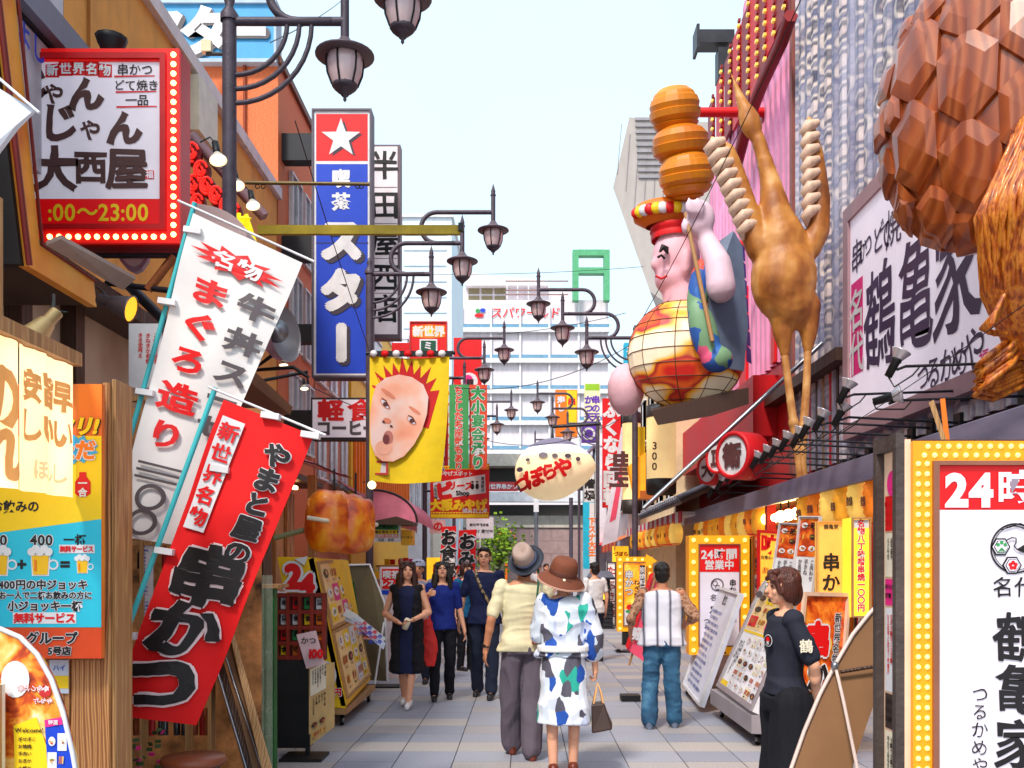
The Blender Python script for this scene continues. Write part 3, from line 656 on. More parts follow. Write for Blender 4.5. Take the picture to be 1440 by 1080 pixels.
# ================================================================ STREET LAMPS
def arcp(c, r, a0, a1, n, y=0): return [V((c[0]+r*cos(a0+(a1-a0)*i/n), y, c[1]+r*sin(a0+(a1-a0)*i/n))) for i in range(n+1)]
LGL = mat('lamp_frosted_glass', (226, 196, 196), .15, var=.08, spec=.7); LHAT = mat('lamp_hat_paint', (104, 88, 96), .45, metal=.2, var=.2, dirt=.3)
def make_lamp():
    t = thing('street_lamp', 'lamp', 'street lamp')
    b = MB(); b.tube([(0, 0, 0), (0, 0, 6.0)], .058, POLEM, 12); b.lathe((0, 0, 0), [(.13, 0), (.13, .25), (.08, .34), (.07, .9), (.058, .95)], POLEM, 14); b.lathe((0, 0, 5.98), [(.075, 0), (.075, .05), (.03, .12), (.045, .17), (.02, .24), (.0001, .26)], POLEM, 10); b.build('pole', t)
    r = .235
    def arm(x0, xe, z, first):
        b = MB()
        if first: b.tube([(.05, 0, z), (xe, 0, z)], .036, POLEM, 8)
        else:
            pts = [V((x0+.28, 0, z-.47))]+arcp((x0, z-r), r, -pi/2, -3*pi/2, 12)+[V((xe, 0, z))]
            b.tube(pts, .036, POLEM, 8)
        return b.build('arm', t)
    arm(0, .94, 5.98, 1); arm(.95-.94+.55, 1.41, 6.45, 0); arm(1.02, 1.88, 6.92, 0)
    for k, (rx, rz) in enumerate(((.42, .36), (.52, .46), (.62, .56))):
        b = MB(); b.tube([V((.05+(rx)*sin(a), 0, 5.96-rz*.0-(rz*1.15)*cos(a))) for a in [pi/2*i/10 for i in range(11)]], .02, POLEM, 6); b.build('brace', t)
    for x, z in ((.94, 5.98), (1.41, 6.45), (1.88, 6.92)):
        b = MB()
        b.tube([(x, 0, z-.2), (x, 0, z+.24)], .035, POLEM, 10)
        b.lathe((x, 0, z+.24), [(.035, 0), (.045, .015), (.03, .05), (.036, .07), (.018, .14), (.0001, .2)], POLEM, 10)
        b.lathe((x, 0, z-.27), [(.0001, -.012), (.225, -.022), (.24, -.012), (.238, .0), (.17, .03), (.1, .055), (.06, .1), (.042, .13)], LHAT, 24)
        o = b.build('lantern', t)
        b = MB(); b.lathe((x, 0, z-.27), [(.138, -.015), (.146, -.07), (.135, -.16), (.1, -.25)], LGL, 16); b.build('glass', o)
        b = MB(); b.lathe((x, 0, z-.52), [(.1, .01), (.108, -.005), (.09, -.03), (.085, -.03), (.062, -.055), (.045, -.06), (.03, -.085), (.012, -.1), (.015, -.12), (.0001, -.14)], POLEM, 14); b.build('finial', o)
        b = MB()
        for i in range(6):
            a = pi/3*i+.3; b.tube([(x+.142*cos(a), .142*sin(a), z-.27), (x+.152*cos(a), .152*sin(a), z-.34), (x+.141*cos(a), .141*sin(a), z-.43), (x+.104*cos(a), .104*sin(a), z-.525)], .008, BLACK, 4, caps=False)
        b.build('cage', o)
    return t
lamp0 = make_lamp()
LMP = [(-2.4, 7.82, 0, 'grey lamp post with three lanterns standing beside the red marquee sign'), (-2.35, 14.6, 0, 'lamp post with three lanterns rising directly beside the yellow baby-face banner'),
       (-2.35, 22.7, 0, 'lamp post carrying the small red shop banner with footprints'), (-2.3, 31.5, 0, 'small distant lamp post, most distant one on the coffee sign side'),
       (2.16, 18.7, pi, 'lamp post standing directly behind the striped-vest man by the red striped awning'), (2.3, 30, pi, 'slim distant lamp post beside the tall cyan banner'), (2.35, 41, pi, 'tiniest lamp post, standing just before the viaduct')]
for i, (x, y, rz, lab) in enumerate(LMP):
    o = lamp0 if i == 0 else copy_tree(lamp0)
    o.location = (x, y, 0); o.rotation_euler.z = rz; o['label'] = lab; o['group'] = 'lamp posts with triple lanterns'

# ================================================================ RED MARQUEE SIGN (left)
f = PF(6.0); t = thing('marquee_sign', 'red marquee sign box edged with bulbs, big brown brush lettering on white', 'sign', f.pt(130, -340))
b = MB(); f.box(b, 0, 68, 252, 342, -.2, -.03, mat('red_enamel', (206, 14, 22), .35, var=.1, dirt=.15)); b.build('cabinet', t)
b = MB(); rim(b, f, 0, -342, 252, -68, 18, -.029, .0, mat('marquee_red', (232, 24, 20), .4, emit=.15, var=.08)); b.build('bulb_border', t)
b = MB(); rim(b, f, 18.3, -323.5, 233.5, -75, 8, -.02, .015, MC['red_enamel']); b.build('inner_frame', t)
b = MB(); f.rect(b, 26.4, 279, 225.3, 315, -.01, LITR); f.rect(b, 26.4, 83.2, 225.3, 278.7, -.01, LITW); b.build('panel', t)
b = MB()
f.text(b, 'じ', 40, 117, 58, -.006, BROWNINK, bold=.045, brush=.1); f.text(b, 'や', 74, 131, 31, -.006, BROWNINK, bold=.035, brush=.1); f.text(b, 'ん', 120, 131, 50, -.006, BROWNINK, bold=.055, brush=.1)
f.text(b, 'じ', 82, 171, 56, -.006, BROWNINK, bold=.045, brush=.1); f.text(b, 'や', 126, 182, 31, -.006, BROWNINK, bold=.035, brush=.1); f.text(b, 'ん', 174, 179, 50, -.006, BROWNINK, bold=.055, brush=.1)
f.text(b, '大', 76, 236, 64, -.006, BROWNINK, bold=.045, brush=.1); f.text(b, '西', 127, 234, 48, -.006, BROWNINK, bold=.04, brush=.06); f.text(b, '屋', 178, 236, 62, -.006, BROWNINK, bold=.035, brush=.06)
for i, ch in enumerate('新世界名物'):
    x = 73+i*18.5; y = 98-3*(1-((i-2)/2)**2)
    f.poly(b, [(x-10, y-10+(2 if i == 0 else 0)), (x+9.6, y-10+(2 if i == 4 else 0)), (x+9.6, y+10), (x-10, y+10)], -.008, RED); f.text(b, ch, x, y, 17, -.005, WHITE, bold=.03)
for s_, x, y, z in (('串かつ', 189, 97, 17), ('どて焼き', 191, 119, 16), ('一品', 192, 140, 17)):
    f.text(b, s_, x, y, z, -.006, INK, bold=.015, brush=.08); f.poly(b, [(x-29, y+8.5), (x+28, y+8), (x+28, y+9.5), (x-29, y+11)], -.006, RED)
f.text(b, ':00〜23:00', 138, 297, 33, -.006, YEL, bold=.02, sx=.93); f.rect(b, 204, 239, 216, 251, -.006, RED); f.text(b, '福', 210, 245, 11, -.004, LITW)
b.build('lettering', t)
bulbs(t, [f.pt(244, -y, 0) for y in [77+i*13.3 for i in range(20)]]+[f.pt(x, -333, 0) for x in [70+i*13.3 for i in range(13)]], .016)
part(t, 'steel_strut', lambda b: (b.box2(f.pt(30, -352, -.1)-V((1.2, 0, 0)), f.pt(252, -348, -.16), DARK)))
b = MB(); b.lathe(f.pt(147, -52, -.1), [(.03, -.1), (.05, -.06), (.09, .02), (.1, .05), (.0001, .06)], BLACK, 12); b.build('black_lamp_cap', None, 'small round black lamp on top edge of the red marquee sign', 'lamp', loc=f.pt(147, -70, -.1))
b = MB(); fo = PF(6.3); vs = [(178-26+26*sin(a)*1.0+0, 0) for a in (0,)]
fo.poly(b, [(163, 352), (168, 366), (178, 378), (188, 383), (198, 378), (206, 366), (209, 352)], -.05, mat('pale_plum_paint', (176, 150, 170), .5), .04); fo.poly(b, [(168, 352), (172, 364), (180, 372), (188, 375), (196, 371), (202, 362), (205, 352)], -.008, WHITE)
fo.text(b, 'WW', 187, 356, 22, -.004, INK, bold=0, sx=.7); b.build('round_sign', None, 'rounded white sign tip hanging below the red marquee sign', 'sign', loc=fo.pt(186, -352))

# ---------------- neon letters, lamps above
t = thing('neon_letter_rack', 'rack of red neon characters with a yellow one hanging beside the marquee sign', 'sign', P(295, 260, 8.4)); f = PF(8.4)
NR = mat('red_neon_tube', (240, 40, 30), .3, emit=.5, var=.1); ND = mat('dark_red_channel', (110, 14, 20), .5); NY = mat('yellow_neon_tube', (250, 225, 30), .4, emit=.4, var=.1)
for k, (px, py, s_) in enumerate(((270, 215, 17), (283, 240, 16), (272, 260, 16), (291, 262, 15), (304, 275, 15), (318, 290, 14), (278, 285, 14), (330, 296, 12))):
    b = MB(); b.poly(f, [(px+s_*.75*cos(2*pi*i/14), -py+s_*1.0*sin(2*pi*i/14)) for i in range(14)], -.06, ND, .05)
    for r_, a0 in ((.8, .3), (.5, 1.6), (.25, 3)): b.tube([f.pt(px+s_*.72*r_*cos(a0+2*pi*i/12), -py+s_*r_*sin(a0+2*pi*i/12), .02) for i in range(10)], .012, NR, 5)
    b.build('neon_character', t)
b = MB(); f2 = PF(8.3)
for i in range(7):
    y = 306+i*7.5; b.tube([f2.pt(333+(i % 2)*4, -y, 0), f2.pt(352-(i % 2)*3, -y-3, .02), f2.pt(337+(i % 3)*4, -y-7, 0)], .02, NY, 5)
b.tube([f2.pt(336, -300, 0), f2.pt(338, -350, 0)], .02, NY, 5); b.tube([f2.pt(346, -302, 0), f2.pt(362, -352, 0), f2.pt(366, -372, 0)], .02, NY, 5); b.tube([f2.pt(352, -320, 0), f2.pt(358, -378, 0)], .02, NY, 5); b.build('yellow_neon_character', t)
b = MB(); b.tube([P(268, 190, 8.5), P(372, 305, 8.5)], .05, mat('dusty_mauve_beam', (150, 112, 118), .6), 4); b.build('beam', t)
b = MB(); pts = []
t = thing('hooded_barrel_sign', 'dusty pink half-barrel hood under the neon letters', 'canopy', P(310, 310, 7.0)); HB = mat('dusty_pink_hood', (206, 178, 176), .6, var=.1, dirt=.2)
b = MB(); c0 = P(264, 330, 7.0); n = 12; vs = []
for k in range(n+1):
    a = pi*.02+(pi*.5)*k/n; vs += [V((c0.x+.40*sin(a)*0+.43*cos(pi/2-a), 7.0, c0.z-.02+.25*cos(a))), V((c0.x+.43*cos(pi/2-a), 7.9, c0.z-.02+.25*cos(a)))]
b.add(vs, [(2*i, 2*i+2, 2*i+3, 2*i+1) for i in range(n)], HB, True); b.add([c0]+vs[::2], [[0]+[i+1 for i in range(n+1)]], HB); b.build('hood', t)
def bell_lamp(px, py, d, s, label, ax=(.25, -.3, -1), glow=LENSW):
    p = P(px, py, d); t = thing('hooded_lamp', label, 'lamp', p, 'white shaded lamps above the shopfronts'); a = V(ax).normalized()
    b = MB(); b.lathe(p, [(s*.5, s*.0), (s*.47, -s*.12), (s*.25, -s*.42), (s*.2, -s*.5)], mat('lamp_shade_white', (232, 220, 200), .4), 16, ax=a); b.build('shade', t)
    b = MB(); b.lathe(p, [(s*.2, -s*.5), (s*.22, -s*.55), (s*.2, -s*1.3), (.0001, -s*1.35)], BLACK, 12, ax=a); b.build('socket', t)
    b = MB(); b.lathe(p, [(s*.45, -s*.08), (s*.3, s*.08), (.0001, s*.14)], glow, 12, ax=a); b.build('bulb', t)
    b = MB(); q = p-a*s*1.2; b.tube([q, q+V((-s*.3, 0, s*.4)), q+V((-s*.9, 0, s*.1))], s*.05, DARK, 5); b.build('arm', t); return t
bell_lamp(307, 226, 7.2, .13, 'uppermost white shaded lamp beside the lamp post, over the neon letters')
bell_lamp(333, 262, 7.9, .13, 'middle white shaded lamp against the grey lamp post over the neon letters')
bell_lamp(356, 290, 8.3, .12, 'white shaded lamp lowest of three, above the yellow neon character')
bell_lamp(428, 547, 11.5, .1, 'small white lamp on a long black arm before the light-meal sign', (.1, -.2, -1))
bell_lamp(399, 514, 9.5, .09, 'tiny white lamp under the big round floodlight reflector', (.1, -.2, -1))
# rods across
b = MB(); b.tube([P(345, 257, 9.5), P(520, 259, 9.5)], .018, mat('brass_rod', (120, 100, 60), .4, metal=.4), 6)
for x in (362, 370, 503, 508): b.tube([P(x+3*cos(a), 262+3*sin(a), 9.5) for a in [i*.7 for i in range(9)]], .006, BLACK, 4)
b.build('brass_rod', None, 'thin brass rod crossing before the blue coffee shop sign', 'rod', loc=P(345, 257, 9.5))
b = MB(); p, q = P(362, 325, 9.0), P(647, 320, 9.0); b.box2(p-V((0, 0, .025)), q+V((0, .05, .025)), mat('mustard_paint', (176, 150, 20), .5, var=.3, vs=2)); b.box(q+V((.01, 0, 0)), (.05, .07, .07), DARK); b.build('mustard_beam', None, 'long mustard yellow beam sticking out across the sign fronts', 'beam', loc=p)

# ---------------- near canopy box, dark with orange edge
t = thing('orange_edged_canopy', 'dark overhead sign box with glowing orange edge in the upper corner', 'canopy', (-2.3, 4.5, 2.9))
ORL = ramp_mat('orange_edge_paint', 'noise', 2.2, [(.3, (214, 110, 20)), (.5, (246, 160, 50)), (.7, (250, 186, 84))], .45, bump=.08); DKB = mat('black_vinyl', (34, 28, 30), .6, var=.3)
X = -2.3
A = [V((X, dX(-6, X), zof(-20, dX(-6, X)))), V((X, dX(20, X), zof(-20, dX(20, X)))), V((X, dX(56, X), zof(345, dX(56, X)))), V((X, dX(132, X), zof(396, dX(132, X)))), V((X, dX(136, X), zof(432, dX(136, X)))), V((X, dX(40, X), zof(374, dX(40, X))))]
b = MB()
for quad in ((0, 1, 2, 5), (5, 2, 3, 4)):
    pp = [A[i] for i in quad]; b.hexa(pp, [x+V((-.05, 0, 0)) for x in pp], ORL)
b.build('orange_edge', t)
b = MB(); pp = [A[0], A[5], V((-4, A[5].y-.0, A[5].z)), V((-4, A[0].y, A[0].z))]; pp = [p_+V((-.02, -.03, 0)) for p_ in pp]; b.hexa(pp, [x+V((0, .05, 0)) for x in pp], DKB); b.build('dark_face', t)
b = MB(); pp = [A[5]+V((-.051, 0, .01)), A[4]+V((-.051, 0, .01)), V((-4, A[4].y, A[4].z+.01)), V((-4, A[5].y, A[5].z+.01))]; b.hexa(pp, [x+V((0, 0, .06)) for x in pp], mat('brown_soffit', (70, 48, 36), .6, var=.3)); b.build('soffit', t)
b = MB(); b.tube([A[0]+V((.01, -.01, 0)), A[5]+V((.01, -.01, 0))], .014, mat('dark_red_trim', (120, 30, 24), .5), 6)
b.tube([A[1]+V((.012, 0, 0)), A[2]+V((.012, 0, 0)), A[3]+V((.012, 0, 0))], .008, MC['dark_red_trim'], 6); b.build('trim', t)
b = MB(); b.hexa([A[2]+V((.03, 0, .02)), A[2]+V((.1, 0, .05)), A[3]+V((.1, .3, .12)), A[3]+V((.03, .3, .06))], [A[2]+V((.03, 0, 0)), A[2]+V((.1, 0, .03)), A[3]+V((.1, .3, .1)), A[3]+V((.03, .3, .04))], mat('pale_flashing', (168, 150, 140), .5)); b.build('flashing', t)
# wall behind under the canopy
t = thing('kushikatsu_shop_building', 'wood and pale board shopfront behind the slanted nobori flags', 'building', (-3, 5, 0))
PB = ramp_mat('stained_pale_board', 'noise', 1.2, [(.3, (176, 140, 116)), (.55, (212, 184, 158)), (.75, (226, 206, 186))], .7, bump=.1)
b = MB(); b.box2((-3.0, 3.0, 1.9), (-2.9, 7.2, 3.2), PB); b.box2((-4.08, 7.2, 0), (-2.9, 7.3, 3.2), PB); b.build('wall', t)
b = MB(); b.box2((-3.0, 3.0, 3.2), (-2.6, 7.3, 3.3), DWOOD); b.build('eave', t)
for y in (3.9, 5.35, 6.0): part(t, 'post', lambda b: b.box2((-2.9, y, 0), (-2.8, y+.12, 3.19), DWOOD))
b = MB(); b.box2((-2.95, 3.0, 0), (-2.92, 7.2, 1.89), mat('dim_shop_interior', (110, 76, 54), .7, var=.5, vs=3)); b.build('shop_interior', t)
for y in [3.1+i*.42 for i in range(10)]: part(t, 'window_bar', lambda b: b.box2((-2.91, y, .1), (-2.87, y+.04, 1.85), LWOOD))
b = MB(); b.tube([P(170, 390, 6.5)-V((0, 0, .0)), P(235, 455, 6.2)], .035, DARK, 6); b.tube([P(150, 398, 6.3), P(250, 410, 6.0)], .02, DARK, 6); b.build('iron_bracket', t)
b = MB(); pth = [P(208, 408, 6.1), P(245, 360, 6.1)]; b.tube(pth, .03, mat('rusty_orange_bar', (170, 90, 40), .5, var=.3), 4); b.build('rusty_bar', t)
# white fluttering pennant at the edge
b = MB(); f = PF(3.6); cl = mat('white_canvas', (226, 230, 240), .8, var=.05, bump=.1)
b.hexa([f.pt(-30, -95, .02), f.pt(0, -128, .05), f.pt(68, -172, .1), f.pt(38, -190, .08), f.pt(-2, -218, .02), f.pt(-30, -222)], [f.pt(-30, -95, -.0), f.pt(0, -130, .03), f.pt(68, -173, .09), f.pt(38, -192, .06), f.pt(-2, -219, 0), f.pt(-30, -223, -.02)], cl)
b.tube([f.pt(-20, -95, .06), f.pt(78, -180, .12)], .006, cl, 6); b.build('white_pennant', None, 'white canvas corner with cord poking in at the picture edge over the marquee', 'awning', loc=f.pt(0, -150))
spotlight('brass-coloured spotlight with amber glow under the dark canopy, above the lit curtain', P(62, 458, 4.2), (-.55, -.35, -.85), .12, BRASS, LENSY, arm=P(75, 415, 4.35))
spotlight('dark conical spotlight with amber glow at the end of the orange canopy edge', P(163, 428, 4.9), (1, -.05, -.32), .13, GUN, LENSY, arm=P(137, 405, 5.0))
# ---------------- lit curtain
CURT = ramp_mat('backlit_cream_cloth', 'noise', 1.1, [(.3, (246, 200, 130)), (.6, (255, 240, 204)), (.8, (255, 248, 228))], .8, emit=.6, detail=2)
t = thing('noren_curtain', 'glowing cream shop curtain with tan brush characters by the beer poster', 'curtain', (-1.9, 3.6, 1.8))
X = -1.9; ya, yb_ = dX(-40, X), dX(101, X); za = zof(515, yb_); zb_ = zof(700, yb_); hh = za-zb_
fr = Fr((X, ya, zb_), (0, 1, 0), wave=lambda u, v: (0, 0, .012*sin(u*30)*(1.3-v)+.004*sin(u*80)))
L0 = yb_-ya; gap = dX(26, X)-ya
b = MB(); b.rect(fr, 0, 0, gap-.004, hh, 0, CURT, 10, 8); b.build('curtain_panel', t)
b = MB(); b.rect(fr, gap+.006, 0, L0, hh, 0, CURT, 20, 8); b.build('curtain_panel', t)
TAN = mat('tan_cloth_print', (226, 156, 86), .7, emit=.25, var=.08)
b = MB(); w_ = L0-gap
for k, (col, n_) in enumerate((('安し', 0), ('旨い', 1), ('早い', 2))):
    b.text(fr, col, gap+w_*(.2+.29*k), hh*.60, .13, .008, TAN, vert=True, bold=.045, brush=.06, sp=.15, sx=1.0, sub=1)
b.text(fr, 'ほんし', gap+w_*.52, .09, .085, .008, mat('pale_tan_print', (244, 206, 150), .7, emit=.3), bold=.03, sub=1)
b.text(fr, 'の', gap-.12, hh*.6, .3, .008, TAN, bold=.05, brush=.06, sub=1, sx=.6); b.text(fr, 'れ', gap-.12, hh*.25, .26, .008, TAN, bold=.05, brush=.06, sub=1, sx=.6); b.build('lettering', t)
b = MB(); b.box2((X-.05, ya, za+.004), (X+.03, yb_+.03, za+.06), LWOOD); b.build('rail', t)
b = MB(); b.box2((X-.07, dX(-2, X)-.02, za+.061), (X-.02, dX(12, X), 2.9), LWOOD); b.build('post', t)
# ---------------- beer poster panel
f = PF(4.05); t = thing('beer_poster', 'large orange, yellow and cyan poster offering beer mugs at 400 yen', 'poster', f.pt(70, -930))
SB = ramp_mat('poster_orange', 'noise', 1.6, [(.35, (232, 96, 24)), (.6, (246, 146, 30))], .5, detail=2)
b = MB(); f.box(b, -60, 540, 143, 926, -.03, 0, SB); b.build('board', t)
b = MB(); f.poly(b, [(-60, 613), (143, 613), (143, 730), (-60, 757)], .002, YEL); f.poly(b, [(-60, 757), (143, 730), (143, 882), (-60, 882)], .004, CYAN); f.rect(b, -60, 883, 143, 926, .002, mat('vermilion_print', (216, 70, 20), .5)); b.build('colour_field', t)
b = MB()
f.text(b, 'クリ!', 110, 599, 27, .004, YEL, bold=.06, outline=INK, ow=.03, shear=.25)
c = (108, 632); f.poly(b, [(c[0]+(32 if i % 2 else 25)*cos(pi*i/13), c[1]+(21 if i % 2 else 15)*sin(pi*i/13)) for i in range(26)], .006, mat('blue_burst', (60, 170, 220), .5)); f.text(b, 'ただ', 107, 633, 29, .008, ORANGE, bold=.05, outline=WHITE, ow=.05)
f.text(b, 'で', 91, 684, 20, .004, GREYP, bold=.04); f.text(b, 'お飲みの', 22, 712, 17, .004, INK, bold=.03)
b.poly(f, [(a, -c_) for a, c_ in ((112, 664), (122, 664), (122, 670), (128, 678), (128, 694), (121, 699), (112, 699), (106, 694), (106, 678), (112, 670))], .004, RED); f.text(b, '一合', 117, 686, 13, .006, WHITE, bold=.04, vert=True)
for x, s_ in ((-4, '400'), (60, '400')): f.text(b, s_, x, 759, 20, .006, INK, bold=.03, outline=WHITE, ow=.05)
f.text(b, '一杯', 106, 759, 16, .006, INK, bold=.03); f.rect(b, 84, 766, 134, 778, .006, WHITE); f.text(b, '無料サービス', 109, 772, 9, .008, RED, bold=.05, sx=.88)
f.text(b, '+', 32, 793, 24, .006, INK, bold=.04); f.text(b, '=', 93, 793, 24, .006, INK, bold=.04)
f.text(b, '400円の中ジョッキ', 62, 822, 14.5, .006, INK, bold=.04, outline=WHITE, ow=.06); f.text(b, 'お一人で二杯お飲みの方に', 65, 837, 11.5, .006, INK, bold=.04, outline=WHITE, ow=.06, sx=.95)
f.text(b, '小ジョッキ一杯', 64, 852, 15, .006, INK, bold=.04, outline=WHITE, ow=.06); f.rect(b, 19, 861, 108, 877, .006, WHITE); f.text(b, '無料サービス', 64, 869, 14.5, .008, RED, bold=.05)
f.text(b, 'グループ', 74, 897, 18, .006, INK, bold=.05, outline=WHITE, ow=.05); f.text(b, '5号店', 85, 915, 13, .006, INK, bold=.05, outline=WHITE, ow=.05); b.build('lettering', t)
BEER = mat('beer_yellow_print', (240, 186, 20), .5, var=.08)
for x, y, s_ in ((0, 793, 1), (58, 793, 1), (117, 796, .62)):
    b = MB()
    f.poly(b, [(x-14*s_, y-14*s_), (x+14*s_, y-14*s_), (x+12*s_, y+17*s_), (x-12*s_, y+17*s_)], .006, WHITE); f.poly(b, [(x-12*s_, y-12*s_), (x+12*s_, y-12*s_), (x+10*s_, y+15*s_), (x-10*s_, y+15*s_)], .008, BEER)
    for q in range(5): b.disc(f, x+(-12+q*6)*s_, -(y-(17+(q % 2)*4)*s_), 6*s_, .0095+q*.0004, WHITE, 10)
    b.ring(f, x+18*s_, -(y+1), 5*s_, 7.5*s_, .007, WHITE, 14); f.rect(b, x-8*s_, y-6*s_, x-5*s_, y+10*s_, .0105, ORANGE); b.build('beer_mug_print', t)
# wooden post wall under
t = thing('plank_screen', 'upright weathered plank screen beside and under the beer poster', 'wall', f.pt(120, -1090)); f = PF(4.15)
for i, (x0, x1) in enumerate(((-60, -12), (-11, 38), (39, 96), (97, 143))): part(t, 'plank', lambda b: f.box(b, x0, 928, x1, 1230, -.05, -.01-.004*(i % 2), WOOD), bev=.003)
part(t, 'plank', lambda b: f.box(b, 144, 538, 153.5, 1230, -.12, 0, WOOD), bev=.003); part(t, 'plank', lambda b: f.box(b, 154, 532, 160, 1230, -.2, -.02, LWOOD), bev=.003)
b = MB(); f.rect(b, 70, 928, 97, 975, .003, mat('note_white', (206, 214, 230), .5)); f.rect(b, 76, 950, 97, 968, .005, YEL); f.text(b, 'ハイ', 84, 939, 9, .005, BLUE); b.build('notice', t)
# glass door, interior beyond the post
t = thing('sliding_door', 'wood-framed glass door with bottles inside, behind the slanted flags', 'door', (-2.7, 6, 0)); f = PF(5.6)
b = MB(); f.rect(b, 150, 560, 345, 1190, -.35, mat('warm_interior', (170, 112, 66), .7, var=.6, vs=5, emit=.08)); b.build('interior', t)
for x in (166, 196, 260, 292): part(t, 'stile', lambda b: f.box(b, x, 556, x+5, 1200, -.08, 0, LWOOD))
for y in (556, 760, 905): part(t, 'rail', lambda b: f.box(b, 171.5, y, 290, y+7, -.07, -.01, LWOOD))
b = MB(); R = random.Random(3)
for i in range(30):
    x = R.uniform(172, 290); y = R.choice((700, 800, 890, 980, 1040)); b.lathe(f.pt(x, -y, -.15), [(.02, 0), (.02, .09), (.008, .12), (.008, .16)], R.choice((FOODC[1], FOODC[3], FOODC[5], GLASS, YEL)), 7)
b.build('bottle', t, kind='stuff')
b = MB(); f.box(b, 196, 765, 213, 870, -.03, -.02, WHITE); smalltext(b, f, 197, -868, 212, -766, 3.6, -.018, BLUE, 4); b.build('notice', t)
b = MB(); f2 = PF(5.9); f2.box(b, 181, 455, 226, 545, -.02, 0, WHITE); smalltext(b, f2, 185, -530, 224, -466, 8, .003, RED, 5, vert=True); b.build('paper_notice', None, 'white paper notice with red handwritten columns on the pale wall', 'notice', loc=f2.pt(203, -545))
# round menu board, foreground corner
d = 3.3; f = PF(d); t = thing('round_menu_board', 'round-topped menu board with food photo, white rim and yellow Welcome card', 'menu board', f.pt(0, -1300))
FP2 = ramp_mat('hot_food_photo', 'noise', 11, [(.3, (96, 24, 16)), (.42, (196, 70, 24)), (.52, (244, 150, 40)), (.62, (250, 200, 110)), (.75, (240, 226, 200))], .35, detail=5, warp=.2)
ar = [(-60, 880), (0, 884), (28, 896), (52, 920), (72, 955), (88, 1000), (102, 1060), (112, 1120), (118, 1200), (118, 1300), (-60, 1300)]
b = MB(); f.poly(b, ar, -.03, FP2, .03); b.build('board', t); b = MB(); b.tube([f.pt(x, -y, .0) for x, y in ar[:10]], .009, WHITE, 6); b.build('rim', t)
b = MB(); f.poly(b, [(20, 1020), (52, 1008), (70, 1060), (72, 1200), (24, 1200)], .004, YEL); b.text(f, 'Welcome!', 43, -1026, 9, .008, INK, rot=.15); smalltext(b, f, 27, -1130, 68, -1034, 7, .008, INK, 12); b.build('yellow_card', t)
b = MB(); f.poly(b, [(64, 1012), (88, 1008), (104, 1070), (108, 1180), (74, 1180)], .006, BLUE); dishes(b, f, 68, -1110, 96, -1030, 2, 3, .009, 77, price=False, bgm=[WHITE, YEL]); f.poly(b, [(64, 1012), (88, 1008), (90, 1018), (66, 1022)], .009, PINK); f.text(b, '特選', 77, 1015, 7, .012, WHITE); b.build('dish_card', t)
b = MB(); f.text(b, '串かつ定食', 48, 968, 9, .004, WHITE, rot=-1.0, outline=RED, ow=.05); b.text(f, 'だるま', 62, -985, 9, .004, WHITE, rot=-1.1, outline=RED, ow=.05); b.disc(f, 22, -955, 20, .003, WHITE, 18, ry=26); b.disc(f, 64, -972, 9, .005, FOODC[3], 12); b.build('lettering', t)
b = MB(); f.box(b, -40, 960, 14, 1300, .03, .05, CREAM); rim(b, f, -40.01, -1300, 14, -960, 3, .051, .07, LWOOD); smalltext(b, f, -30, -1100, 11, -970, 9, .056, INK, 6); f.rect(b, -30, 1075, 11, 1120, .058, ORANGE); b.build('framed_menu', t)
# stool, bucket, flowers
st = thing('wooden_stool', 'round brown wooden stool at the bottom edge under the red flag', 'stool', P(272, 1245, 4.75)); c = P(272, 1063, 4.75); c.z = 0; zt = zof(1063, 4.75)
b = MB(); b.lathe(c, [(.0001, zt-.04), (.15, zt-.04), (.16, zt-.02), (.15, zt), (.0001, zt+.004)], mat('brown_seat_leather', (132, 66, 40), .4, var=.2), 24); b.build('seat', st)
b = MB(); b.lathe(c, [(.125, zt-.041), (.12, zt-.3), (.13, .05), (.135, 0)], DWOOD, 20); b.build('drum_base', st)
b = MB(); c = P(322, 1100, 5.2); c.z = 0; b.lathe(c, [(.1, 0), (.12, .38), (.13, .4), (.115, .4), (.1, .3), (.0001, .3)], BLACK, 16); b.build('bucket', None, 'black bucket on the ground beside the brown stool', 'bucket', loc=c)
t = thing('flower_pot', 'dark pot with small pink flowers in front of the door', 'flower pot', P(190, 1100, 5.1)); c = P(190, 1090, 5.1); b = MB(); b.lathe((c.x, c.y, 0), [(.1, 0), (.14, .3), (.15, .32), (.0001, .3)], DARK, 14); b.build('pot', t)
b = MB(); R = random.Random(5)
for i in range(60):
    p = V((c.x+R.gauss(0, .1), c.y+R.gauss(0, .08), .36+R.random()*.3)); b.box(p, (.03, .004, .02), mat('leaf_green', (60, 84, 40), .6, var=.3) if i % 3 else PINK, Matrix.Rotation(R.uniform(0, 3), 3, 'Z')@Matrix.Rotation(R.uniform(-1, 1), 3, 'X'))
b.build('foliage', t, kind='stuff')

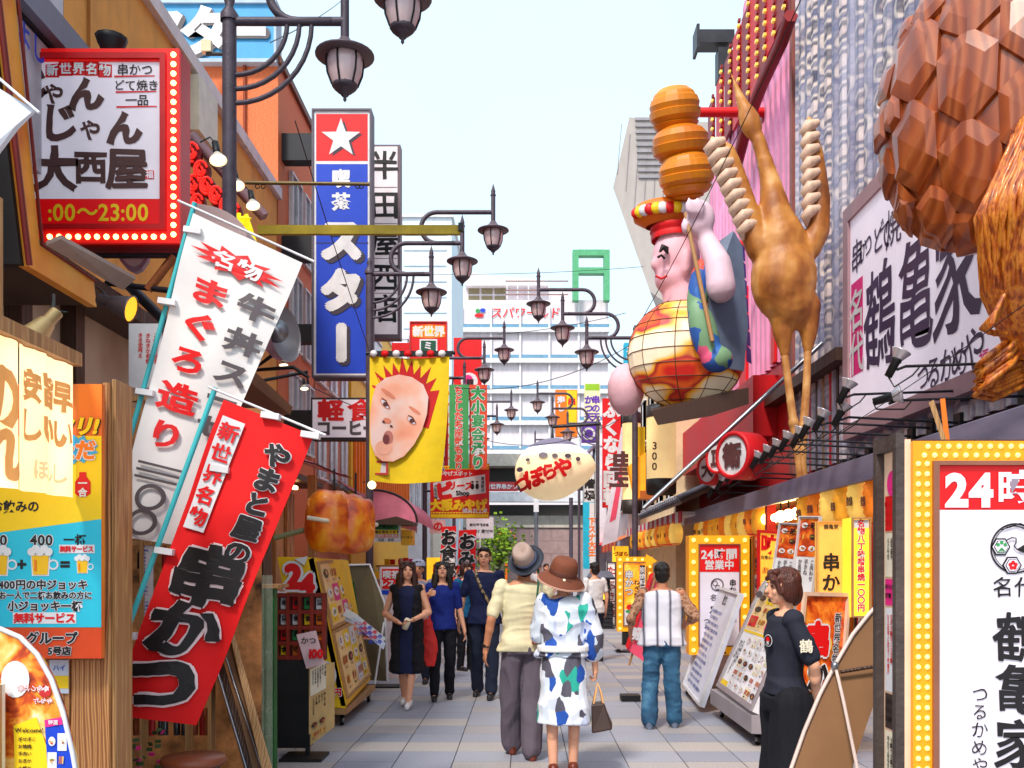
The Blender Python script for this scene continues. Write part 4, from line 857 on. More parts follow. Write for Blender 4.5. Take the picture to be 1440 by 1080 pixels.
# ================================================================ NOBORI FLAGS
def nobori(label, d, TL, TR, BL, BR, clothm, polem, pole, drawer, amp=.02, loops=(), name='nobori_flag'):
    """cloth between four picture corners at depth d (a slanting flag), writing in cloth units: width 1 x height H/W"""
    o = P(*BL, d); ex = P(*BR, d)-o; ey = P(*TL, d)-o; W = ex.length; H = ey.length
    sh = (P(*TR, d)-P(*TL, d)).length
    fr = Fr(o, ex, ey); fr.x = ex.normalized(); fr.y = ey.normalized(); fr.n = V((0, -1, 0))
    top = P(*TR, d)-P(*TL, d); bot = ex
    def pt(u, v, w=0):
        a, c = u/W, v/H; p = o+ey*c+(bot*(1-c)+top*c)*a
        return p+V((0, -1, 0))*(w+amp*sin(c*9+a*3)*(.3+a)+amp*.5*sin(a*7-c*4)+.016*noise.noise(V((a*2.2, c*4.5, amp*99)))+.002*noise.noise(V((a*7, c*14, 1))))
    fr.pt = pt
    t = thing(name, label, 'nobori flag', P(pole[0][0], pole[0][1], d))
    b = MB(); b.rect(fr, 0, 0, W, H, 0, clothm, 16, 44); b.rect(fr, 0, 0, W, H, -.003, clothm, 16, 44); b.build('cloth', t)
    b = MB(); base = pt; fr.pt = lambda u, v, w=0: base(u, v, w+.012); drawer(b, fr, W, H); b.build('lettering', t)
    b = MB(); b.tube([P(pole[0][0], pole[0][1], d+.03), P(pole[1][0], pole[1][1], d+.03)], .014, polem, 8); b.build('pole', t)
    b = MB(); b.tube([P(TL[0]-22, TL[1]-18, d+.02), P(TR[0]+18, TR[1]+0, d+.02)], .007, WHITE, 6); b.build('crossbar', t)
    for (x, y) in loops: part(t, 'loop', lambda b: b.box(P(x, y, d), (.09, .05, .03), WHITE, Matrix.Rotation(.15, 3, 'Y')))
    return t
WC = mat('white_flag_cloth', (232, 226, 224), .8, var=.05, bump=.05); RC = mat('red_flag_cloth', (226, 10, 14), .75, var=.05, bump=.05)
TEAL = mat('teal_pole', (66, 180, 186), .4)
def drawA(b, fr, W, H):
    s = W*.3
    pts = [(W*(.5+(.44 if i % 2 else .28)*cos(2*pi*i/22)), H*.905+W*(.19 if i % 2 else .12)*sin(2*pi*i/22)) for i in range(22)]
    b.poly(fr, pts, .006, RED); b.text(fr, '名物', W*.5, H*.905, W*.24, .009, WHITE, bold=.03, sub=1, brush=.05)
    for ch, v, k, m in (('ま', .795, .30, RED), ('ぐ', .685, .32, RED), ('ろ', .575, .31, RED), ('造', .455, .33, RED), ('り', .335, .32, RED)):
        b.text(fr, ch, W*.34, H*v, W*k*1.25, .008, m, bold=.035, brush=.04, sub=1, sx=1.1)
    for ch, v in (('牛', .80), ('丼', .685), ('ス', .58), ('ー', .49), ('せ', .40)): b.text(fr, ch, W*.80, H*v, W*.36, .008, GREYP, bold=.04, brush=.04, sub=1)
    for i in range(3): b.rect(fr, W*.12, H*(.232-.022*i), W*.64, H*(.240-.022*i), .008, GREYP, 6, 1)
    for v in (.135, .055): b.ring(fr, W*.40, H*v, W*.135, W*.19, .008, GREYP, 28)
nobori('tall white nobori flag on a teal pole with red and grey brush characters, leaning', 5.0, (272, 300), (424, 368), (155, 752), (258, 768), WC, TEAL, ((274, 285), (118, 850)), drawA, .018, ((272, 325), (236, 425), (205, 552), (172, 660)))
def drawB(b, fr, W, H):
    b.rect(fr, W*.06, H*.60, W*.30, H*.955, .002, WHITE, 5, 16)
    b.text(fr, '新世界名物', W*.18, H*.778, W*.215, .009, RED, vert=True, bold=.03, sub=1, sp=.18, brush=.03)
    b.text(fr, 'やまと屋の', W*.74, H*.735, W*.30, .008, INK, vert=True, bold=.045, outline=WHITE, ow=.035, sub=1, sp=.02, brush=.08)
    for ch, u, v, k in (('串', .52, .475, .62), ('か', .48, .30, .60), ('つ', .44, .125, .64)): b.text(fr, ch, W*u, H*v, W*k*1.15, .010+k*.001, INK, bold=.05, outline=mat('pale_outline', (236, 206, 206), .7), ow=.035, sub=1, brush=.12, sx=1.15)
nobori('long red nobori flag with huge black outlined brush characters, leaning on a teal pole', 4.75, (315, 562), (440, 612), (152, 1003), (276, 1020), RC, TEAL, ((303, 545), (150, 965)), drawB, .016, ((381, 585), (437, 612), (310, 660), (232, 775), (180, 893)))
# ================================================================ BLUE COFFEE SIGN etc.
d = 16.2; f = PF(d)
t = thing('vertical_coffee_sign', 'tall blue vertical sign topped by a white star on red', 'sign', f.pt(480, -530))
b = MB(); f.box(b, 438.5, 153, 522.5, 531, -.32, -.02, mat('sign_cabinet_grey', (90, 80, 92), .5, var=.15)); b.build('cabinet', t)
b = MB(); rim(b, f, 438.5, -531, 522.5, -153, 2.6, -.019, .02, MC['sign_cabinet_grey'], 3); b.build('frame', t)
b = MB(); f.rect(b, 441, 156, 520, 528, -.008, WHITE); f.rect(b, 444.5, 160, 517, 226, -.004, RED); f.rect(b, 444.5, 230.5, 517, 525, -.004, BLUE); b.build('face', t)
SH = mat('dark_letter_shade', (58, 48, 62), .5)
def star(x, y, r, m, w): f.poly(b, [(x+(r if i % 2 == 0 else r*.4)*sin(pi*i/5), y-(r if i % 2 == 0 else r*.4)*cos(pi*i/5)) for i in range(10)], w, m)
b = MB(); star(483.5, 197, 28, SH, .0); star(479.5, 194.5, 28.5, WHITE, .006)
f.text(b, '喫', 479.5, 251, 26, .004, WHITE, bold=.05); f.text(b, '茶', 479.5, 284, 26, .004, WHITE, bold=.05)
for ch, y, s_ in (('ス', 337, 60), ('タ', 408, 60), ('ー', 482, 58)):
    vv = ch == 'ー'; f.text(b, ch, 484 if vv else 485, y+4, s_, .004, SH, bold=.10, vert=vv, sx=1.0 if vv else .98); f.text(b, ch, 480, y, s_, .010, WHITE, bold=.085, vert=vv)
b.build('lettering', t); b = MB(); f.box(b, 444, 341, 518, 342, -.004, .0, SH); b.build('face_joint', t)
for i, (y0, y1) in enumerate(((186, 224), (330, 363), (455, 480))):
    b = MB(); X0 = xof(389, d); b.box2((XL-.02, d+.03, zof(y1, d)), (xof(438, d), d+.29, zof(y0, d)), mat('bracket_black', (30, 30, 36), .5)); b.build('bracket', t)
d = 17.4; f = PF(d)
t = thing('vertical_white_sign', 'tall narrow white sign with black brush kanji behind the blue coffee sign', 'sign', f.pt(540, -475))
b = MB(); f.box(b, 500, 203, 563, 476, -.25, -.01, mat('mauve_frame', (116, 96, 104), .5)); b.build('cabinet', t)
b = MB(); f.rect(b, 503, 206, 559, 470, .0, mat('pinkish_white_glow_face', (230, 218, 222), .45, emit=.14)); b.build('face', t)  # faint glow added to the face to brighten it in the shade
b = MB()
for ch, y in (('半', 232), ('田', 288), ('屋', 340), ('西', 390), ('店', 434)): f.text(b, ch, 541, y, 42, .006, INK, bold=.02, brush=.06)
b.build('lettering', t)
b = MB()
for y in (263, 314, 363, 412): f.box(b, 503.5, y, 558.5, y+.8, .001, .005, MC['mauve_frame'])
b.build('face_joint', t)
d = 15.9; f = PF(d)
t = thing('light_meal_sign', 'white box sign with red kanji over grey katakana beneath the blue coffee sign', 'sign', f.pt(480, -618))
b = MB(); f.box(b, 437, 559, 523, 618, -.3, -.01, mat('black_cabinet', (44, 40, 46), .5)); b.build('cabinet', t)
b = MB(); f.rect(b, 439.5, 562, 522, 615, .002, LITW); b.build('face', t)
b = MB(); f.text(b, '軽', 465, 577, 31, .008, RED, bold=.05, sx=1.2); f.text(b, '食', 508, 577, 31, .008, RED, bold=.05, sx=1.2)
f.text(b, 'コーヒー', 488, 602, 23, .008, GREYP, bold=.05, sx=.95); b.build('lettering', t)
b = MB(); f.box(b, 398, 576, 437, 603, -.28, -.05, BLACK); b.build('bracket', t)
# round industrial floodlight
p = P(398, 470, 9.3); t = thing('round_floodlight', 'big round grey floodlight reflector behind the top of the red flag', 'floodlight', p); ax = V((.5, -.75, -.1)).normalized()
b = MB(); b.lathe(p, [(.27, .03), (.26, 0), (.24, -.08), (.13, -.2), (.0001, -.22)], mat('grey_reflector', (176, 168, 172), .4, metal=.3), 22, ax=(1, -.35, .05)); b.build('reflector', t)
b = MB(); b.lathe(p+V((-.03, -.1, 0)), [(.11, 0), (.115, .02), (.06, .03), (.05, .06), (.02, .08), (.0001, .08)], STEEL, 16, ax=(0, -1, 0)); b.build('lamp_glass', t)
b = MB(); b.tube([p+V((-.1, 0, -.2)), p+V((-.3, 0, -.35)), p+V((.1, 0, -.32)), p+V((.25, 0, -.42))], .02, BLACK, 6); b.build('arm', t)
b = MB(); b.tube([P(360, 537, 11), P(432, 523, 11.4), P(433, 540, 11.4)], .022, BLACK, 6); b.build('lamp_arm', None, 'long black arm holding the small white lamp above the light-meal sign', 'arm', loc=P(360, 537, 11))
# ================================================================ BABY BANNER
d = 14.45; f = PF(d)
FW = lambda u, v: 0
t = thing('baby_face_banner', 'yellow hanging banner printed with a spiky red-haired baby face', 'banner', f.pt(575, -675))
BYEL = mat('yellow_banner_cloth', (246, 210, 24), .75, var=.08, bump=.06)
class CL(PF):
    def pt(s, u, v, w=0):
        y = -v; a = (u-520)/112; c = (y-497)/178
        p = PF.pt(s, u+(-12*c*c)*max(0, a)*1.0, v-(4*sin(a*3)), w); return p+V((0, -.035*sin(a*8+c*2)*(.4+c*.6), 0))
fb = CL(d)
b = MB(); b.rect(fb, 520, -676, 632, -500, 0, BYEL, 18, 18); b.rect(fb, 520, -676, 632, -500, -.004, BYEL, 18, 18); b.build('cloth', t)
SK = ramp_mat('printed_skin', 'noise', 2.0, [(.25, (236, 140, 104)), (.45, (244, 178, 150)), (.6, (240, 206, 194)), (.78, (226, 208, 214))], .7, detail=2)
def blobpoly(cx, cy, rx, ry, rot, n=30, k=0): return [(cx+rx*cos(2*pi*i/n)*cos(rot)-ry*sin(2*pi*i/n)*sin(rot), cy+rx*cos(2*pi*i/n)*sin(rot)+ry*sin(2*pi*i/n)*cos(rot)) for i in range(n)]
b = MB()
sp = []
for i in range(19):
    a = -2.65+i*.125; r = 60 if i % 2 else 78+(i % 3)*4
    sp.append((570+r*.72*cos(a)*.95, 575+r*.92*sin(a)))
fb_poly = lambda pts, w, m: b.poly(fb, [(x, -y) for x, y in pts], w, m)

def face(pts, w, m, c=None):
    w += .04 if w > .01 else 0; c = c or (sum(p[0] for p in pts)/len(pts), sum(p[1] for p in pts)/len(pts)); rings = 6; vs = [fb.pt(c[0], -c[1], w)]; n = len(pts)
    for r in range(1, rings+1): vs += [fb.pt(c[0]+(x-c[0])*r/rings, -(c[1]+(y-c[1])*r/rings), w) for x, y in pts]
    fs = [(0, 1+i, 1+(i+1) % n) for i in range(n)]+[(1+(r-1)*n+i, 1+r*n+i, 1+r*n+(i+1) % n, 1+(r-1)*n+(i+1) % n) for r in range(1, rings) for i in range(n)]
    b.add(vs, fs, m, True)
face(sp+[(606, 600), (540, 580)], .003, mat('red_hair_print', (206, 24, 28), .7, var=.2), (572, 570))
fo = [(525, 560), (530, 542), (544, 530), (562, 524), (580, 527), (596, 538), (604, 556), (603, 580), (597, 602), (586, 622), (572, 638), (556, 646), (540, 647), (529, 640), (523, 624), (521, 600), (522, 580)]
face(fo, .014, SK)
BR = mat('brown_print', (90, 50, 50), .7); LIP = mat('lip_print', (196, 120, 110), .7); SHD = mat('rosy_print', (228, 138, 108), .7); EW = mat('eye_white_print', (220, 214, 222), .7)
face(blobpoly(542, 628, 13, 10, -.2, 14), .018, mat('blush_print', (240, 176, 150), .7))
face(blobpoly(548, 613, 7, 9.5, .1, 14), .021, LIP); face(blobpoly(545, 616, 5, 7, .1, 12), .024, mat('mouth_print', (120, 56, 60), .7))
for cx, cy, ro in ((543, 567, .75), (581, 588, .7)):
    face(blobpoly(cx, cy, 9, 4.2, ro, 14), .019, SHD); face(blobpoly(cx, cy, 7.5, 3.0, ro, 14), .022, EW); face(blobpoly(cx+.5, cy+.3, 3.6, 3.2, 0, 12), .025, BR)
    b.tube([fb.pt(cx-8*cos(ro)+1, -(cy-8*sin(ro)-2.5), .064), fb.pt(cx+1.5, -(cy-4.5), .066), fb.pt(cx+8*cos(ro), -(cy+8*sin(ro)-1), .064)], .006, BR, 4)
face(blobpoly(546, 590, 6, 4, .1, 12), .019, SHD)
for x, y in ((541, 592), (552, 597)): face(blobpoly(x, y, 2.2, 1.6, .3, 10), .023, BR)
face(blobpoly(547, 552, 12, 3, .55, 12), .018, SHD); face(blobpoly(585, 574, 11, 2.4, .6, 12), .018, SHD)
b.build('face_print', t)
b = MB(); f.box(b, 520, 494, 636, 501, -.03, .03, BLACK); b.tube([f.pt(515, -497, 0), f.pt(640, -496, 0)], .03, BLACK, 8)
for i in range(7): b.lathe(f.pt(526+i*16, -499, .03), [(.05, 0), (.06, .03), (.0001, .05)], RED if i % 2 else WHITE, 7, ax=(0, -1, .3))
b.build('top_rail', t)
b = MB(); f.box(b, 521, 648, 546, 668, -.02, .004, WHITE); rim(b, f, 521, -668, 546, -648, 3, .005, .02, mat('rust_red_print', (200, 60, 50), .6)); b.build('corner_patch', t)
# ================================================================ PINK DOME AWNINGS, FRIED SKEWER
def dome_awning(label, cx, cy, d, r, dep, m, stripe=None, name='dome_awning'):
    c = P(cx, cy, d); t = thing(name, label, 'awning', c); b = MB(); n = 14; vs = []
    for i in range(n+1):
        a = pi*.5*i/n
        for k in range(9): vs.append((c.x+(r*sin(a)), c.y+dep*k/8, c.z+r*.75*cos(a)+.04*sin(k*2.4)*(1 if k % 2 else -1)*.3))
    b.add(vs, [(i*9+k, i*9+k+1, (i+1)*9+k+1, (i+1)*9+k) for i in range(n) for k in range(8)], m, True)
    b.add([tuple(c)]+vs[::9], [[0]+list(range(1, n+2))], m); b.build('canopy', t)
    b = MB(); b.tube([V(vs[i*9]) for i in range(n+1)], .02, DARK, 5); b.build('hoop', t)
    return t
PKC = mat('faded_pink_canvas', (216, 120, 146), .7, var=.15, dirt=.15); MGC = mat('magenta_canvas', (206, 26, 96), .7, var=.12); RDC = mat('dark_red_canvas', (160, 30, 44), .7, var=.15)
def sheet(label, corners, m, thick=.02, name='awning', cat='awning', scallop=0, sm=None, rib=0):
    """sloping awning between 4 world corners (back-left.. order: top a, top b, bottom b, bottom a) with a scalloped valance"""
    a, b_, c, e = [V(x) for x in corners]; t = thing(name, label, cat, e); mb = MB(); n = 12; vs = []
    for i in range(n+1):
        for j in range(4):
            p = a.lerp(b_, i/n).lerp(e.lerp(c, i/n), j/3); vs.append(p+V((0, 0, -.05*sin(pi*j/3)-.01*sin(i*2.1))))
    fs = [(i*4+j, i*4+j+1, (i+1)*4+j+1, (i+1)*4+j) for i in range(n) for j in range(3)]; mb.add(vs, fs, m, True); mb.add([v+V((0, 0, -thick)) for v in vs], fs, m, True); mb.build('canopy', t)
    if scallop:
        mb = MB(); k = 0
        for i in range(scallop):
            p, q = e.lerp(c, i/scallop), e.lerp(c, (i+1)/scallop); h = .22; pts = [p, q]+[q.lerp(p, s_/6)+V((0, 0, -h-.08*sin(pi*s_/6))) for s_ in range(7)]
            mb.add(pts, [list(range(len(pts)))], (sm if (sm and i % 2) else m))
        mb.build('valance', t)
    return t
# long pink receding awning of the skewer shop, X from wall to street
sheet('long faded pink awning sloping over the fried skewer display', [(-4.0, 8.6, 3.55), (-4.0, 14.4, 3.4), (-2.55, 14.4, 2.85), (-3.0, 8.8, 2.9)], PKC)
sheet('magenta scalloped awning glowing behind the giant fried skewer', [(-4.05, 9.6, 3.1), (-4.05, 12.4, 3.0), (-3.3, 12.4, 2.55), (-3.3, 9.6, 2.6)], MGC, scallop=9)
dome_awning('rounded pink dome awning under the baby-face banner', 525, 735, 16.5, .75, 3.0, PKC)
sheet('dark red awning with white marks beyond the round pink dome', [(-4.0, 20, 3.4), (-4.0, 26, 3.3), (-2.9, 26, 2.7), (-2.9, 20, 2.75)], RDC, scallop=16, sm=RDC)
# roof edge (brown) near
b = MB(); b.hexa([P(340, 505, 7.6), P(412, 573, 9.6), P(408, 583, 9.6), P(330, 520, 7.6)], [P(340, 505, 7.6)+V((-.6, 0, 0)), P(412, 573, 9.6)+V((-.6, 0, 0)), P(408, 583, 9.6)+V((-.6, 0, 0)), P(330, 520, 7.6)+V((-.6, 0, 0))], mat('brown_eave_board', (124, 84, 60), .6, var=.2)); b.build('eave', None, 'brown wooden eave slanting behind the top of the red flag', 'eave', loc=P(400, 580, 9))
# shop interior behind skewer
t = thing('skewer_shop', 'open shopfront with plank walls and warm light behind the fried skewer', 'building', (-3.6, 10, 0))
b = MB(); b.box2((-3.9, 7.3, 0), (-3.8, 15.8, 2.8), mat('warm_plank_wall', (206, 156, 110), .7, var=.25, vs=2)); b.box2((-4.05, 7.3, 2.81), (-3.3, 15.8, 2.9), DWOOD); b.build('wall', t)
for i in range(4): part(t, 'strip_lamp', lambda b: b.box2((-3.5, 7.9+i*1.9, 2.7), (-3.44, 8.9+i*1.9, 2.75), mat('lit_shop_strip', (255, 226, 170), .4, emit=5, var=0, ecol=(255, 206, 130))))
for i in range(12): part(t, 'plank', lambda b: b.box2((-3.79, 7.5+i*.7, 0), (-3.75, 7.62+i*.7+.35*(i % 2), 2.7), (DWOOD, LWOOD, WOOD)[i % 3]))
b = MB(); b.tube([P(385, 757, 9.5), P(440, 742, 9.6)], .03, mat('green_tube', (130, 130, 90), .5), 6); b.build('tube', t)
part(t, 'post', lambda b: b.box2((-3.3, 8.3, 0), (-3.2, 8.42, 2.8), WOOD)); part(t, 'post', lambda b: b.box2((-3.0, 13.3, 0), (-2.9, 13.45, 2.8), WOOD))
bell_lamp(374, 693, 8.4, .1, 'small amber-lit cone lamp beside the red flag under the pink awning', (0, -.1, -1), LENSY)
bell_lamp(523, 682, 14.2, .13, 'round white lit lamp clamped on the post below the baby banner', (.3, -1, -.2), LENSW)
FRY = ramp_mat('fried_crust', 'noise', 5, [(.3, (176, 48, 10)), (.45, (226, 100, 14)), (.6, (244, 146, 24)), (.75, (252, 190, 60))], .4, warp=.3, bump=.5, detail=5, coat=.3)
t = thing('giant_fried_skewer', 'giant model of battered fried food pieces on a pale stick hanging outside', 'food model', P(478, 735, 9.6)); d = 9.6
k = d/FPX
for i, (px, py, rx, ry, dy) in enumerate(((462, 733, 33, 43, 0), (489, 737, 30, 42, .12), (506, 738, 22, 38, .2), (515, 741, 11, 30, .28))):
    b = MB(); n, m_ = 28, 16; vs = []; c = P(px, py, d+dy)
    for j in range(m_+1):
        a = -pi/2+pi*j/m_
        for q in range(n):
            th = 2*pi*q/n; cx, sy = (abs(cos(a))**.55), sin(a)
            x, y, z = cx*cos(th), cx*sin(th), (abs(sy)**.7)*(1 if sy > 0 else -1)
            nn = 1+.10*noise.noise(V((x*2+i*5, y*2, z*2)))+.04*noise.noise(V((x*7+i, y*7, z*7))); vs.append((c.x+x*rx*k*nn, c.y+y*.2*nn, c.z+z*ry*k*nn))
    b.add(vs, [(j*n+q, j*n+(q+1) % n, (j+1)*n+(q+1) % n, (j+1)*n+q) for j in range(m_) for q in range(n)], FRY, True); b.build('fried_piece', t)
b = MB(); b.tube([P(432, 728, d-.22), P(458, 732, d-.2), P(530, 738, d+.4)], .022, CREAM, 8); b.build('stick', t)
b = MB(); b.tube([P(470, 690, d), P(470, 660, d)], .012, BLACK, 5); b.tube([P(500, 695, d), P(500, 665, d)], .012, BLACK, 5); b.build('hanger', t)
# ================================================================ STREET FURNITURE LEFT
# folded wooden A-frame board, foreground
d = 5.6; t = thing('leaning_easel', 'tall folded wooden easel leaning beside the red flag, seen from the edge', 'easel', (P(350, 1100, d).x, d, 0))
b = MB(); b.hexa([P(322, 888, d), P(330, 893, d), P(404, 1155, 5.1), P(386, 1155, 5.1)], [P(318, 900, 5.9), P(324, 900, 5.9), P(390, 1120, 5.5), P(376, 1120, 5.5)], LWOOD); b.build('leg', t)
b = MB(); b.hexa([P(306, 935, d), P(314, 930, d), P(380, 1155, 5.2), P(366, 1155, 5.2)], [P(302, 935, 5.8), P(310, 930, 5.8), P(372, 1130, 5.5), P(360, 1130, 5.5)], DWOOD); b.build('leg', t)
b = MB(); b.hexa([P(312, 905, 5.62), P(322, 905, 5.62), P(388, 1150, 5.2), P(372, 1150, 5.2)], [P(312, 905, 5.66), P(322, 905, 5.66), P(388, 1150, 5.24), P(372, 1150, 5.24)], mat('brown_back_panel', (128, 92, 62), .7, var=.2)); b.build('panel', t)
b = MB(); b.tube([P(318, 925, d-.03), P(390, 1150, 5.15)], .007, STEEL, 5); b.tube([P(300, 925, d-.03), P(352, 1100, 5.3)], .01, STEEL, 5); b.build('steel_rod', t)
# green vinyl curtain and cabinet
t = thing('clear_vinyl_curtain', 'clear vinyl strip curtain with green net behind it, by the black menu stand', 'curtain', (P(360, 1040, 6.9).x, 6.9, 0))
GV = mat('green_net', (30, 110, 44), .6, var=.35, vs=2, bump=.2); f = PF(7.0)
b = MB(); f.box(b, 352, 828, 384, 1178, -.12, -.03, GV); f.box(b, 350, 822, 392, 827, -.3, .02, LWOOD); b.build('green_net', t)
VV = mat('clear_vinyl', (214, 214, 190), .15, alpha=.35, var=.2, vs=6)
for i in range(5): b = MB(); fv = Fr(P(322+i*12, 1060, 6.75)*1, (1, 0, 0), wave=lambda u, v: (0, 0, .02*sin(u*60))); fv.o.z = .03; b.rect(fv, 0, 0, .064, 1.45, 0, VV, 4, 1); b.build('vinyl_strip', t)
t = thing('green_box_cabinet', 'green and white boxed cabinet behind the red lattice rack', 'cabinet', (P(385, 1020, 8.3).x, 8.3, 0)); f = PF(8.3)
b = MB(); f.box(b, 372, 836, 393, 1047, -.5, -.02, mat('deep_green_paint', (24, 92, 40), .5, var=.2)); b.build('body', t)
b = MB(); f.box(b, 384, 832, 402, 850, -.02, .0, WHITE); f.box(b, 383, 831, 392, 900, -.02, .01, WHITE); b.build('white_notice', t)
# black menu stand
d = 7.75; f = PF(d); zb = 1066
t = thing('menu_stand', 'black panel menu stand on a flat steel foot with beige menu', 'menu stand', (P(430, 1066, d).x, d, 0))
b = MB(); f.box(b, 390, 928, 434, 1052, -.18, .0, BLACK); b.build('black_panel', t)
b = MB(); y0 = f.pt(434.5, 0).x
b.hexa([f.pt(434.5, -938, 0), f.pt(461, -936, -.25), f.pt(461, -1030, -.25), f.pt(434.5, -1050, 0)], [f.pt(434.5, -938, -.03), f.pt(461, -936, -.28), f.pt(461, -1030, -.28), f.pt(434.5, -1050, -.03)], mat('beige_menu_print', (206, 170, 110), .6, var=.15, vs=5)); b.build('menu_board', t)
fm = Fr(f.pt(435, -1050, .004), f.pt(461, -1036, -.245)-f.pt(435, -1050, .004)); Wm = .2
b = MB(); b.rect(fm, .01, .4, .2, .62, .003, CREAM); smalltext(b, fm, .01, .2, .2, .38, .025, .003, INK, 9, vert=True); smalltext(b, fm, .01, .41, .2, .61, .022, .006, INK, 8, vert=True); dishes(b, fm, .01, .03, .2, .19, 2, 2, .003, 5); b.build('menu_print', t)
b = MB(); b.box2((f.pt(430, 0).x, d-.02, .02), (f.pt(436, 0).x, d+.02, f.pt(0, -1050).z+.1), BLACK); b.box2((f.pt(401, 0).x, d-.2, 0.002), (f.pt(459, 0).x, d+.12, .025), BLACK); b.build('foot', t)
# red lattice leaflet rack on top
t = thing('lattice_rack', 'dark red wooden lattice rack holding leaflets on top of the black stand', 'rack', f.pt(422, -928)); RW = mat('dark_red_wood', (128, 34, 20), .5, var=.2, bump=.1)
for x in (386, 402.5, 419, 436, 453): part(t, 'upright', lambda b: f.box(b, x, 834, x+5, 928, -.03, .01, RW))
for y in (834, 858, 880, 902, 922): part(t, 'crosspiece', lambda b: f.box(b, 386, y, 458, y+5.5, -.05, .0, RW))
b = MB(); f.box(b, 387, 836, 457, 927, -.09, -.07, mat('rack_back', (70, 24, 18), .6)); b.build('back_panel', t)
R = random.Random(2)
for i in range(4):
    for j in range(4):
        part(t, 'leaflet', lambda b: (f.box(b, 392.5+i*16.7, 841+j*22, 402+i*16.7, 857+j*22, -.069, -.055, R.choice((WHITE, RED, YEL, ORANGE, FOODC[0], GREEN))), f.text(b, R.choice('串酒旨味食'), 397.3+i*16.7, 848+j*22, 8, -.052, INK, bold=.03)))
t = thing('price_flyers', 'pair of paper flyers reading 100 pinned to the corner of the lattice rack', 'flyer', f.pt(440, -940))
b = MB(); b.hexa([f.pt(418, -892, .03), f.pt(446, -886, .05), f.pt(458, -932, .04), f.pt(432, -940, .03)], [f.pt(418, -892, .025), f.pt(446, -886, .045), f.pt(458, -932, .035), f.pt(432, -940, .025)], mat('flyer_paper', (222, 186, 190), .6, var=.1)); b.build('sheet', t)
b = MB(); b.text(f, '100', 446, -918, 17, .055, RED, bold=.06, rot=-.05, sx=.9); b.text(f, 'かつ', 436, -900, 11, .055, INK, rot=-.1); b.build('lettering', t)
# yellow 24 trolley: faces street at an angle
t = thing('menu_trolley', 'yellow wheeled sign trolley with big red 24 and pages of food pictures', 'sign trolley', (P(460, 1000, 9.8).x, 9.8, 0)); d = 9.0; f = PF(d)
YB = mat('yellow_board', (246, 196, 20), .5, var=.06)
A0, A1, B0, B1 = P(389, 783, 9.3), P(440, 783, 9.3), P(457, 988, 9.0), P(389, 988, 9.0)
b = MB(); b.hexa([P(390, 783, 9.2), P(441, 784, 9.2), P(487, 996, 9.2), P(430, 992, 9.2)], [P(400, 783, 9.7), P(441, 784, 9.3), P(487, 996, 9.3), P(430, 992, 9.7)], YB); b.build('end_board', t)
# slanted display facing the street: quad from (441,784)-(471,787) top to (520,962)-(487,996) bottom
a, c_, e, g_ = P(441, 784, 9.2), P(472, 788, 10.2), P(521, 955, 11.6), P(487, 996, 9.3)
e = V((xof(521, 11.0), 11.0, P(0, 985, 9.3).z)); g_ = V((xof(487, 9.2), 9.2, P(0, 993, 9.2).z)); a = V((xof(441, 9.2), 9.2, zof(784, 9.2))); c_ = V((a.x+.02, 10.9, a.z-.02))
b = MB(); b.hexa([a, g_, e, c_], [a+V((-.05, 0, -.02)), g_+V((-.05, 0, 0)), e+V((-.05, 0, 0)), c_+V((-.05, 0, -.02))], YB); b.build('display_board', t)
fd = Fr(g_, e-g_, (a-g_)); fd.y = (a-g_).normalized(); fd.n = fd.x.cross(fd.y).normalized(); Wd, Hd = (e-g_).length, (a-g_).length
for v0, v1, sd_ in ((.52, .96, 1), (.05, .49, 2)):
    b = MB(); b.fbox(fd, Wd*.05, Hd*v0, Wd*.95, Hd*v1, .002, .02, mat('menu_pale_orange', (244, 206, 140), .5, var=.12)); rim(b, fd, Wd*.03, Hd*(v0-.01), Wd*.97, Hd*(v1+.01), .03, .002, .03, LWOOD); dishes(b, fd, Wd*.08, Hd*(v0+.02), Wd*.92, Hd*(v1-.02), 4, 3, .024, sd_, bgm=[YEL, WHITE, PINK, ORANGE]); b.build('menu_page', t)
b = MB(); f2 = PF(9.19)
f2.text(b, '2', 414, 809, 44, .02, RED, bold=.08, outline=WHITE, ow=.08); f2.text(b, '4', 433, 821, 40, .02, RED, bold=.08, outline=WHITE, ow=.08)
f2.text(b, '時間', 432, 854, 17, .02, GREEN, bold=.03, outline=WHITE, ow=.06); f2.text(b, '営業', 440, 880, 17, .02, RED, bold=.03, outline=WHITE, ow=.06)
f2.text(b, '0', 459, 948, 40, .02, RED, bold=.09, outline=WHITE, ow=.08); f2.text(b, 'エア円', 463, 973, 12, .02, RED, bold=.05, outline=WHITE, ow=.06); b.build('lettering', t)
b = MB(); b.hexa([P(414, 786, 9.15), P(433, 782, 9.15), P(428, 795, 9.15)], [P(414, 786, 9.19), P(433, 782, 9.19), P(428, 795, 9.19)], WHITE); b.build('taped_paper', t)
def caster(parent, p, r=.05):
    b = MB(); b.lathe(V((p[0]-.015, p[1], r)), [(r, 0), (r, .03)], BLACK, 12, ax=(1, 0, 0)); b.lathe(V((p[0]-.02, p[1], r)), [(.0001, 0), (r*.5, 0), (r*.5, .04), (.0001, .04)], STEEL, 10, ax=(1, 0, 0)); b.box((p[0], p[1], r*2+.02), (.05, .06, .03), STEEL); b.build('caster', parent)
b = MB(); b.box2((a.x-.55, 9.2, .12), (g_.x+.0, 11.0, .18), LWOOD); b.build('base', t)
for x, y in ((g_.x-.06, 9.3), (g_.x-.06, 10.9), (g_.x-.5, 9.3), (g_.x-.5, 10.9)): caster(t, (x, y))
